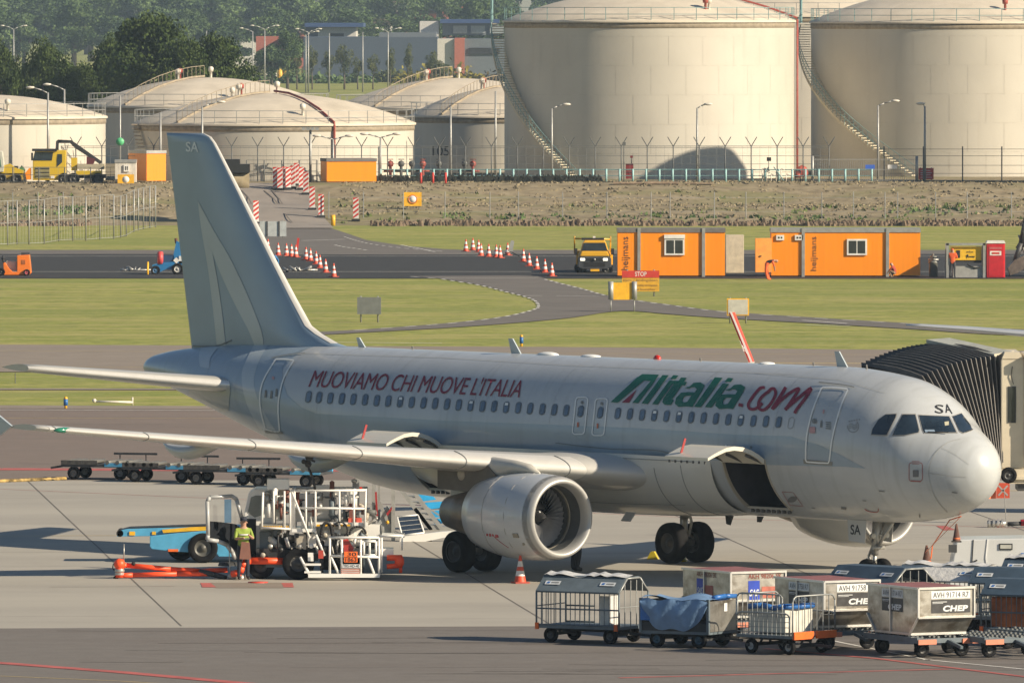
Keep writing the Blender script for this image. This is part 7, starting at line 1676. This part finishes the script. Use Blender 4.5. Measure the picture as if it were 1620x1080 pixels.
# ============================================================ LOADER AND STEPS BEHIND THE WING ROOT
b4 = at(640,856); k4 = b4.y/FPX
def q4(x, y, d=0): return Vector(((x-640)*k4, d, (856-y)*k4))
sl4 = thing('scissor_loader', 'grey steel lift frame with red bars and a tilted solar panel under the rear fuselage', 'loader', b4)
def P4(name, m, pts, d0, d1, par=None): mb = MB(); mb.prism([(q4(x,y).x, q4(x,y).z) for x, y in pts], d0, d1, 'Y'); return mb.build(name, m, par or sl4)
for x0, x1, d in ((562,568,.6),(588,594,.3),(597,601,.7),(619,625,.1)): P4('lift_post', galv, [(x0,752),(x1,752),(x1,856),(x0,856)], d, d+.15)
for a, c, w_ in (((591,795),(576,835),.10),((600,795),(618,835),.10),((604,830),(606,850),.05)): mb = MB(); mb.bar(q4(*a,.2), q4(*c,.2), w_, w_); mb.build('brace', galv, sl4)
P4('red_bar', M_('dark red bar', (.3,.02,.02), .5), [(593,778),(596,778),(598,816),(595,816)], .1, .2); P4('red_bar', MATS['dark red bar'], [(611,812),(620,801),(620,806),(613,816)], .05, .1)
P4('side_plate', M_('grey loader plate', (.30,.31,.30), .5), [(592,838),(612,800),(622,812),(624,846),(594,846)], .2, .6); mb = MB(); mb.sphere(q4(613,826,.15), .055, 8); mb.build('amber_lamp', yelp, sl4)
mb = MB(); a_, b_, c_, d_ = q4(636,846,-.1), q4(671,842,-.1), q4(661,815,.35), q4(628,818,.35); mb.add([a_,b_,c_,d_], [(0,1,2,3)]); sp4 = mb.build('solar_panel', M_('photovoltaic blue', (.03,.045,.07), .15, spec=.8), sl4)
mb = MB(); mb.path([a_,b_,c_,d_], .025, 6, closed=True)
mb.build('panel_frame', whites, sp4); mb = MB()
for u in (.25,.5,.75): mb.tube(lerp(a_,d_,u)+Vector((0,-.012,0)), lerp(b_,c_,u)+Vector((0,-.012,0)), .006, 4)
mb.build('cell_lines', whites, sp4)
P4('beam', whites, [(632,856),(634,848),(700,840),(735,838),(735,846),(700,850),(672,856),(634,858)], -.15, .05); P4('under_box', cartg, [(640,856),(680,852),(680,864),(642,866)], .0, .5); mb = MB(); mb.wheel(q4(678,857,.1), .1, .08); mb.build('wheel', [tyre, rimm], sl4)
b5 = at(690,838); st = thing('boarding_steps', 'mobile steps with grey rungs and bright blue side panels behind the near engine', 'steps', b5); k5 = b5.y/FPX
def q5(x, y, d=0): return Vector(((x-690)*k5, d, (838-y)*k5))
for a, c in (((634,774),(683,838)),((652,774),(700,838)),((656,804),(682,838))): mb = MB(); mb.bar(q5(*a,.0), q5(*c,0), .06, .12); mb.build('stringer', galv, st)
for j in range(7): mb = MB(); a = lerp(q5(636,777), q5(681,836), j/6.5); c = lerp(q5(654,777), q5(699,836), j/6.5); mb.bb(a.x, c.x, -.0, 1.0, a.z-.02, a.z+.02); mb.build('tread', galv, st)
for P_ in ([(656,775),(676,774),(690,790),(668,793)], [(668,795),(700,793),(706,802),(674,806)], [(676,808),(712,806),(716,816),(682,819)], [(683,821),(716,818),(716,826),(688,829)]): mb = MB(); mb.prism([(q5(x,y).x, q5(x,y).z) for x, y in P_], .1, .14, 'Y'); mb.build('side_panel', M_('bright blue panel', (.03,.38,.75), .4), st)
mb = MB(); mb.bar(q5(672,800), q5(732,838), .05,.05); mb.bb(q5(680,0).x, q5(735,0).x, 0, .8, .0, .1); mb.build('base_frame', galv, st)
# ============================================================ DOLLY TRAIN
def flat_dolly():
    t = thing('flat_dolly', 'dolly', 'dolly', (0,0,0), 0, 'train of flat dollies beyond the wing'); L, W_ = 2.5, 1.5
    m = MB(); m.bb(-L/2,L/2,-W_/2,W_/2,.42,.50); m.bar((-L/2-.6,0,.35), (-L/2,0,.45), .07, .07); m.build('frame', mudbk, t); m = MB(); m.bb(L*.1,L/2,-W_/2-.01,-W_/2+.12,.44,.56); m.bb(L*.1,L/2,W_/2-.12,W_/2,.44,.56); m.build('blue_deck', cab_blue, t)
    for x in (-1.1,-.85,-.5,-.25,.35,.7,1.05): m = MB(); m.tube((x,-W_/2-.02,.58), (x,W_/2,.58), .07, 8); m.build('roller', M_('roller end', (.13,.125,.11), .5), t)
    m = MB(); m.bb(-L/2,0,-W_/2-.02,-W_/2,.50,.64); m.build('guide_rail', M_('scuffed guide', (.07,.065,.06), .6, var=.4, scale=6), t); m = MB(); m.bb(.1,L/2+.35,W_/2-.05,W_/2,.78,.85); m.tube((.3,W_/2,.5),(.3,W_/2,.8),.02,4); m.tube((1.2,W_/2,.5),(1.2,W_/2,.8),.02,4); m.build('rear_bar', mudbk, t)
    wheels(t, (-.85,.75), (-.6,.6), .22, .14, M_('dusty hub', (.16,.15,.14), .6)); return t
fd_ = flat_dolly(); used = []
for i, (x, y) in enumerate(((165,757.5),(262,761.5),(359,765.5),(458,770))):
    stamp(fd_, used, at(x, y, .004), RAD(-16), ('leftmost flat dolly of the train beyond the wing','second flat dolly from the left in the train beyond the wing','third flat dolly from the left in the train beyond the wing','rightmost flat dolly of the train, its blue end behind the truck mast')[i])
m = MB(); pts = [at(-40+12*j, 764.5-.45*j) for j in range(13)]; m.path([p+Vector((0,0,.05)) for p in pts], .06, 6); o = m.build('towing_cable', M_('striped cable', (.28,.19,.06), .7, var=.7, scale=4)); tag(o, 'dark and yellow striped cable on the ground left of the dolly train', 'cable')
# ============================================================ WORKS VEHICLES ON THE FAR RUNWAY
def frame_at(x0, y0, z=0.0):
    b = at(x0, y0, z); k = b.y/FPX; return b, k
class V:
    """vehicle drawn in survey-picture points about its own ground point, built at true depth"""
    def __init__(s, name, label, cat, x0, y0, z=0.0, rz=0, group=None):
        s.b, s.k = frame_at(x0, y0, z); s.x0 = x0; s.y0 = y0; s.t = thing(name, label, cat, s.b, rz, group)
    def q(s, x, y, d=0.): return Vector(((x-s.x0)*s.k, d, (s.y0-y)*s.k))
    def P(s, name, m, pts, d0, d1, par=None, bevel=0):
        mb = MB(); mb.prism([(s.q(x,y).x, s.q(x,y).z) for x, y in pts], d0, d1, 'Y'); return mb.build(name, m, par or s.t, bevel=bevel)
    def B(s, name, m, x0, x1, y0, y1, d0, d1, par=None, bevel=0): return s.P(name, m, [(x0,y1),(x1,y1),(x1,y0),(x0,y0)], d0, d1, par, bevel)
    def W(s, x, y, d, r, wd, rim=None, ax='Y', name='wheel'):
        mb = MB(); c = s.q(x, y, d); c.z = r if y is None else c.z
        mb.wheel(c, r, wd, ax, .55, 22); return mb.build(name, [tyre, rim or rimm], s.t)
    def T(s, name, m, *paths, r=.03, n=6, par=None):
        mb = MB()
        for P_ in paths: mb.path([s.q(*p) for p in P_], r, n)
        return mb.build(name, m, par or s.t)
yv = paint('works yellow paint', (.74,.40,.02), .35); gen_y = M_('generator yellow', (.75,.45,.02), .5)
v = V('pickup_truck', 'yellow crew truck facing the camera with headlamps lit beside the left orange cabin', 'truck', 940, 431)
v.P('cab', yv, [(915,424),(915,404),(918,398),(922,384),(925,380),(956,380),(959,384),(963,398),(966,404),(966,424)], 0, 2.0, bevel=.05)
v.P('bonnet', yv, [(917,405),(920,397),(961,397),(964,405)], -.75, .02, bevel=.06); v.P('front_bumper', M_('dark bumper', (.05,.055,.06), .6), [(914,422),(914,408),(919,405),(962,405),(967,408),(967,422),(960,425),(921,425)], -.95, .1, bevel=.05)
v.P('windscreen', glass, [(920,396.5),(924,384),(957,384),(961,396.5)], -.04, .05)
for x in (921,957): v.B('headlamp', mat('lit headlamp', (1,.93,.75), .2, emit=1.6), x-3, x+4, 408, 411.5, -.99, -.94)
v.B('grille', blackp, 928, 953, 408, 412, -.97, -.94); v.T('badge', galv, [(939,410,-.98),(942,410,-.98)], r=.07); pl = v.B('number_plate', yelp, 934, 948, 425.0, 428.5, -.99, -.96); v.B('lower_grille', blackp, 924,957,414,421,-.97,-.94)
for x in (919,961): v.W(x, 425.5, -.35, .33, .26)
for x in (911,969): v.B('mirror', blackp, x-2.5, x+2.5, 393, 403, -.15, .05)
v.T('ladder_rack', yv, [(909,384,.9),(909,374,.9),(909,401,.9)], [(966,384,.9),(966,374,.9),(966,400,.9)], [(909,378,.9),(966,379,.9)], r=.05); v.B('light_bar', blackp, 920, 956, 376.5, 380, .3, .6); v.B('beacon', whitew, 938, 942, 374, 377, .3, .5); v.B('load_bed', yv, 912, 970, 398, 420, 2.0, 4.4)
for x in (918,962): v.W(x, 425.5, 3.4, .33, .26)
# generator in its frame, toilet, pump, excavator
v = V('generator', 'yellow generator hung in a grey steel frame beside the red toilet', 'generator', 1528, 439.5)
for x in (1499,1557): v.B('frame_post', galv, x-2, x+2, 385, 439.5, 0, .12); v.B('frame_post', galv, x-2, x+2, 386, 439.5, 1.4, 1.52)
v.B('frame_beam', galv, 1497, 1559, 384.5, 388, 0, .14); v.B('frame_beam', galv, 1497, 1559, 385.5, 388, 1.38, 1.52); v.B('generator_body', gen_y, 1505, 1553, 390.5, 412, .2, 1.3, bevel=.03); v.B('base_tank', M_('grey base tank', (.33,.33,.31), .6), 1508, 1556, 421, 439, .15, 1.3)
v.B('control_panel', blackp, 1513, 1519, 396, 408, .18, .195); v.B('dark_gap', mudbk, 1505, 1553, 412, 416, .25, 1.25); mb = MB(); put_text(mb, 'atlas', v.q(1529,400,.19), (.40,0,0), (0,0,.12)); put_text(mb, 'power', v.q(1529,409,.19), (.50,0,0), (0,0,.14), bold=.03); 
mb.sphere(v.q(1531,404,.19), .06, 6); mb.v = mb.v; o = mb.build('markings', blackp, v.t); v.T('cable', blackp, [(1530,414,.1),(1532,420,.1),(1545,424,.1)], [(1540,424,.1),(1550,423,.1)], r=.03)
v = V('portable_toilet', 'bright red portable toilet cabin with a white roof right of the generator', 'toilet', 1575, 439.5)
v.B('cabin', M_('bright red plastic', (.62,.02,.03), .4), 1561, 1590, 384, 439, 0, 1.1, bevel=.04); v.P('roof', whitew, [(1560,385),(1562,381),(1589,381),(1591,385)], -.05, 1.15); mb = MB(); v.B('door', M_('toilet door red', (.50,.015,.025), .4), 1564, 1587, 388, 437, -.02, .0)
v.B('sign_plate', whitew, 1566, 1584, 397, 404, -.035, -.02); v.B('sign_text', redw, 1569, 1581, 399, 402, -.045, -.036); v.B('door_vent', M_('dusty pink', (.5,.12,.12), .5), 1565, 1585, 391, 394, -.03, -.02)
v = V('standing_pump', 'grey drum shaped pump with a valve on top, right of the right orange cabin', 'pump', 1477, 438); mb = MB(); mb.lathe([(.24,0),(.26,.05),(.24,.75),(.28,.78),(.28,.9),(.1,.95),(.06,1.1),(.2,1.12),(.2,1.18),(.05,1.2),(.03,1.32)], (0,.3,0), 'Z', 18); mb.build('drum', M_('dull pump steel', (.20,.20,.18), .5, metal=.3), v.t); mb = MB(); mb.tube((-.3,.3,.98),(.3,.3,.98),.05,8); mb.tube((-.18,.3,1.15),(.2,.3,1.15),.04,8); mb.build('valve', steel, v.t)
v = V('excavator_arm', 'dark excavator boom and bucket reaching in at the right edge of the picture', 'excavator', 1612, 438); v.T('boom', M_('dark worn steel', (.05,.05,.05), .5, var=.3), [(1668,330,.6),(1640,352,.6),(1612,395,.6)], r=.22, n=8); v.T('dipper', MATS['dark worn steel'], [(1624,345,.5),(1616,385,.5),(1606,415,.5)], r=.16, n=8)
v.P('bucket', M_('worn bucket steel', (.14,.12,.10), .5, var=.3), [(1604,412),(1620,404),(1623,424),(1610,432),(1598,436),(1594,424)], .1, 1.1, bevel=.03); v.T('hydraulic_ram', galv, [(1612,372,.5),(1622,402,.5)], r=.05); v.T('tracks', mudbk, [(1640,432,.0),(1720,432,.0)], r=.3); v.B('body', yv, 1650, 1730, 360, 420, 0, 2.4)
# blue towing tractor half behind the fin
v = V('airport_tractor', 'blue works tractor with yellow disc and red cylinder, half hidden by the tail fin', 'tractor', 290, 434)
bt = paint('tractor blue', (.02,.17,.40), .4); v.P('chassis', bt, [(240,430),(241,419),(252,416),(285,413),(360,413),(440,409),(440,430),(300,428),(262,426),(252,431)], .1, 1.2); mb = MB(); mb.lathe([(.001,-.05),(.46,-.05),(.50,0),(.46,.05),(.001,.05)], (0,0,0), 'X', 24); mb.v = [x_+v.q(234,427,-.1) for x_ in mb.v]; mb.build('yellow_disc', yelp, v.t)
mb = MB(); mb.tube(v.q(253.5,417.5,.2), v.q(253.5,399.5,.2), .17, 14); mb.sphere(v.q(253.5,399.5,.2), .17, 10, sc=(1,1,.4)); mb.build('red_cylinder', M_('faded red cylinder', (.6,.07,.07), .5), v.t); v.P('mast', bt, [(272,414),(279,381),(288,386),(290,414)], .2, .6); v.T('exhaust', M_('rusty stack', (.12,.05,.03), .7), [(279,385,.3),(278,377,.3)], r=.09)
v.B('engine_block', M_('engine dark blue', (.02,.06,.14), .6), 258, 275, 404, 416, .2, .9); v.P('diamond_plate', whitew, [(274,412),(279,407),(284,412),(279,417)], .08, .1); v.B('white_panel', stick, 283, 300, 405, 417, .1, .3); v.W(246, 427.5, 0, .27, .2, M_('blue hub', (.03,.12,.25), .5)); v.W(281, 425.5, -.05, .34, .24, M_('light hub', (.4,.4,.38), .5)); v.W(246, 427.5, 1.1, .27, .2); v.W(281, 425.5, 1.1, .34, .24)
v.P('rear_cowl', bt, [(418,431),(418,405),(436,404),(441,412),(440,424),(434,432)], .1, 1.2, bevel=.05); v.W(330, 425.5, -.05, .34, .24); v.W(424, 429, -.05, .3, .24); v.T('tow_hitch', mudbk, [(440,428,.5),(452,430,.5),(460,427,.5)], r=.06)
for x0, lab in ((208,'tangle of grey tow gear lying on the runway line left of the blue tractor'), (470,'tangle of grey tow gear on the runway line right of the tail fin')):
    b = at(x0, 429.5); mb = MB(); rr = random.Random(x0)
    for j in range(7): c = Vector((rr.uniform(-.5,.5), rr.uniform(-.2,.3), .05)); mb.tube(c, c+Vector((rr.uniform(-.5,.5), rr.uniform(-.2,.2), rr.uniform(0,.25))), rr.uniform(.03,.08), 6)
    mb.tube((-.3,0,.08), (1.2,0,.1), .05, 6); o = mb.build('tow_gear', [steel]); o.location = b; tag(o, lab, 'tow gear')
# orange machine at the left edge
v = V('roller_machine', 'bright orange ride-on works machine at the left edge of the far runway', 'machine', 25, 436); ob = paint('machine orange', (.85,.20,.02), .4)
v.P('body', ob, [(6,435),(5,416),(8,415),(14,424),(20,430),(27,430),(27,404),(46,403),(48,420),(49,432),(46,435)], 0, 1.3, bevel=.03); v.W(42.5, 431, -.05, .19, .2, M_('pink hub', (.5,.1,.12), .5)); v.B('engine', mudbk, 33, 46, 400, 404, .3, 1.0); v.T('lever', mudbk, [(6,418,.2),(4,405,.2)], [(2,410,.2),(8,408,.2)], r=.06); v.B('seat_base', M_('pale grey panel', (.45,.44,.4), .5), 10, 26, 413, 428, .3, 1.0); v.W(2, 430, 0, .22, .3)
v.B('badge', M_('brown badge', (.35,.1,.02), .6), 34, 40, 411, 418, -.02, .0)
# crane lorry, yellow plant on the bank top
v = V('crane_lorry', 'yellow lorry with a folded black loader crane beyond the bank at left', 'lorry', 110, 287, BANK); v.t.location.y = 789; yl = paint('lorry yellow', (.62,.42,.02), .4)
v.P('cab', yl, [(58,283),(58,251),(61,238),(64,236),(110,236),(110,283)], 0, 2.3, bevel=.05); v.P('windscreen', glass, [(58,252),(62,239),(90,239),(88,252)], -.03, .02); v.P('side_window', glass, [(96,250),(97,242),(104,242),(104,255),(96,262)], -.03, .02); v.B('sun_visor', blackp, 57, 96, 233.5, 237.5, -.2, .1); v.B('lower_grille', M_('lorry grey', (.25,.22,.10), .6), 62, 84, 262, 280, -.04, .0)
for y in (264,270,276): v.B('grille_bar', blackp, 62, 84, y, y+1.5, -.06, -.04)
v.B('mirror', blackp, 55.5, 58.5, 240, 252, -.2, .0); v.B('chassis', mudbk, 108, 172, 274, 280, .3, 2.0); v.B('flatbed', M_('pale flatbed', (.42,.37,.26), .6), 128, 170, 258, 266, 0, 2.3); v.B('side_board', yl, 126, 166, 268, 275, -.05, 0); v.B('crane_base', yl, 118, 127, 248, 268, .2, 1.5)
v.P('boom', M_('crane black', (.03,.03,.03), .5), [(93,237),(94,222),(97,219.5),(104,221),(98,226),(98,237)], .5, .9); v.P('boom_arm', MATS['crane black'], [(97,219.5),(118,220.5),(126,226),(166,254),(163,258),(124,233),(116,225),(100,225)], .5, .9); v.P('boom_load', M_('dark red bin', (.10,.02,.025), .6), [(142,246),(156,250),(152,259),(142,258)], .4, 1.0)
for x in (107,122,160): v.W(x, 281, -.05, .45, .3)
v.B('headlamp', whitew, 86, 92, 276, 280, -.05, -.0)
v = V('works_excavator', 'green and white cabbed yellow plant machine at the left edge behind the bank', 'excavator', 22, 287, BANK); v.t.location.y = 789
v.P('cab', M_('cream cab', (.5,.5,.42), .5), [(-8,270),(-8,240),(0,236),(10,238),(13,262),(12,270)], 0, 1.6, bevel=.04); v.P('window', M_('green glass', (.10,.19,.15), .15, spec=.7), [(-6,262),(-5,243),(6,243),(9,262)], -.03, 0, v.t); v.P('boom', yl, [(4,262),(22,257),(30,263),(44,268),(44,272),(8,272)], .1, .6); v.B('body', M_('worn yellow', (.45,.30,.04), .6, var=.3), 0, 44, 271, 282, .2, 2); v.P('orange_panel', orange_c, [(48,282),(46,272),(52,264),(55,264),(55,282)], .1, .5); v.P('green_tank', M_('leaf green', (.07,.2,.07), .6), [(34,268),(40,260),(45,266),(45,270),(34,270)], .3, 1.0)
for x in (8,32): v.W(x, 281, -.02, .4, .3)
v.B('skip', postm, 18, 34, 261, 267, .6, 1.3)
# small stuff on the tank farm: red cabinet, posts
v = V('fire_cabinet', 'dark red equipment cabinet in front of the arched shadow on the middle tall tank', 'cabinet', 996, 287, BANK); v.B('cabinet', M_('cabinet red', (.20,.02,.02), .5), 990, 1002, 259, 283, 0, .6); v.T('post', postm, [(999,259,.3),(999,248,.3)], r=.04); v.B('sign_plate', M_('cabinet red', (.2,.02,.02)), 997, 1001, 246, 250, .25, .3)
v = V('camera_pole', 'slim dark pole with a small lamp left of the red cabinet', 'pole', 987, 287, BANK); v.T('pole', postm, [(987,287,0),(987,229,0)], r=.04); v.B('lamp', postm, 985, 990, 225, 230, -.1, .1)
mb = MB(); mb.bb(-2.3,-.2,0,.6,0,.12); mb.bb(.0,2.5,0,.6,0,.16); mb.bb(3.0,5.0,.0,.5,0,.08); o = mb.build('timber_stack', M_('stacked timber', (.30,.22,.15), .8, var=.3)); o.location = hit(1020, 292)+Vector((0,0,.05)); tag(o, 'low stack of brown boards lying in front of the middle tall tank', 'boards')
for i, x in enumerate((666,685,705)): b_ = at(x, 290, BANK); mb = MB(); mb.tube((0,0,-.1), (0,0,.7), .09, 8); mb.sphere((0,0,.7), .1, 8); o = mb.build('marker_bollard', redw); o.location = b_; tag(o, 'small red bollard on the bank top, %s of three' % ('left','middle','right')[i], 'bollard', 'red bollards on the bank top')
v = V('hose_reel', 'black ball shaped equipment right of the red pipe of the middle tall tank', 'equipment', 1262, 287, BANK); v.T('frame', postm, [(1258,287,0),(1258,270,0),(1266,270,0),(1266,287,0)], r=.05); v.T('handwheel', rustr, [(1258,278,-.1),(1266,278,-.1)], r=.16)
v = V('pipe_manifold', 'pale cage of small pipes at the right foot of the middle tall tank', 'pipework', 1222, 288, BANK)
for x in (1206,1213,1220,1228,1236,1244): v.T('pipe', whitep, [(x,288,.2),(x,268+(x%3)*4,.2),(x+6,268+(x%3)*4,.2)], r=.045)
v.T('brace', teal, [(1204,286,.1),(1216,264,.1)], [(1224,264,.1),(1240,286,.1)], r=.04); v.B('sign_plate', blackp, 1213, 1220, 249, 255, 0, .05); v.T('sign_post', postm, [(1216,255,.02),(1216,270,.02)], r=.03)
# gouges and pale tracks on the bank are part of its surface; loose green plants at its foot
tufts('bank_plants', 'patches of fresh green weeds low on the bank at right', leafB, 220, [(26,48,768,771),(-5,25,767,769),(-40,-30,768,772)], 18, .1,.28)
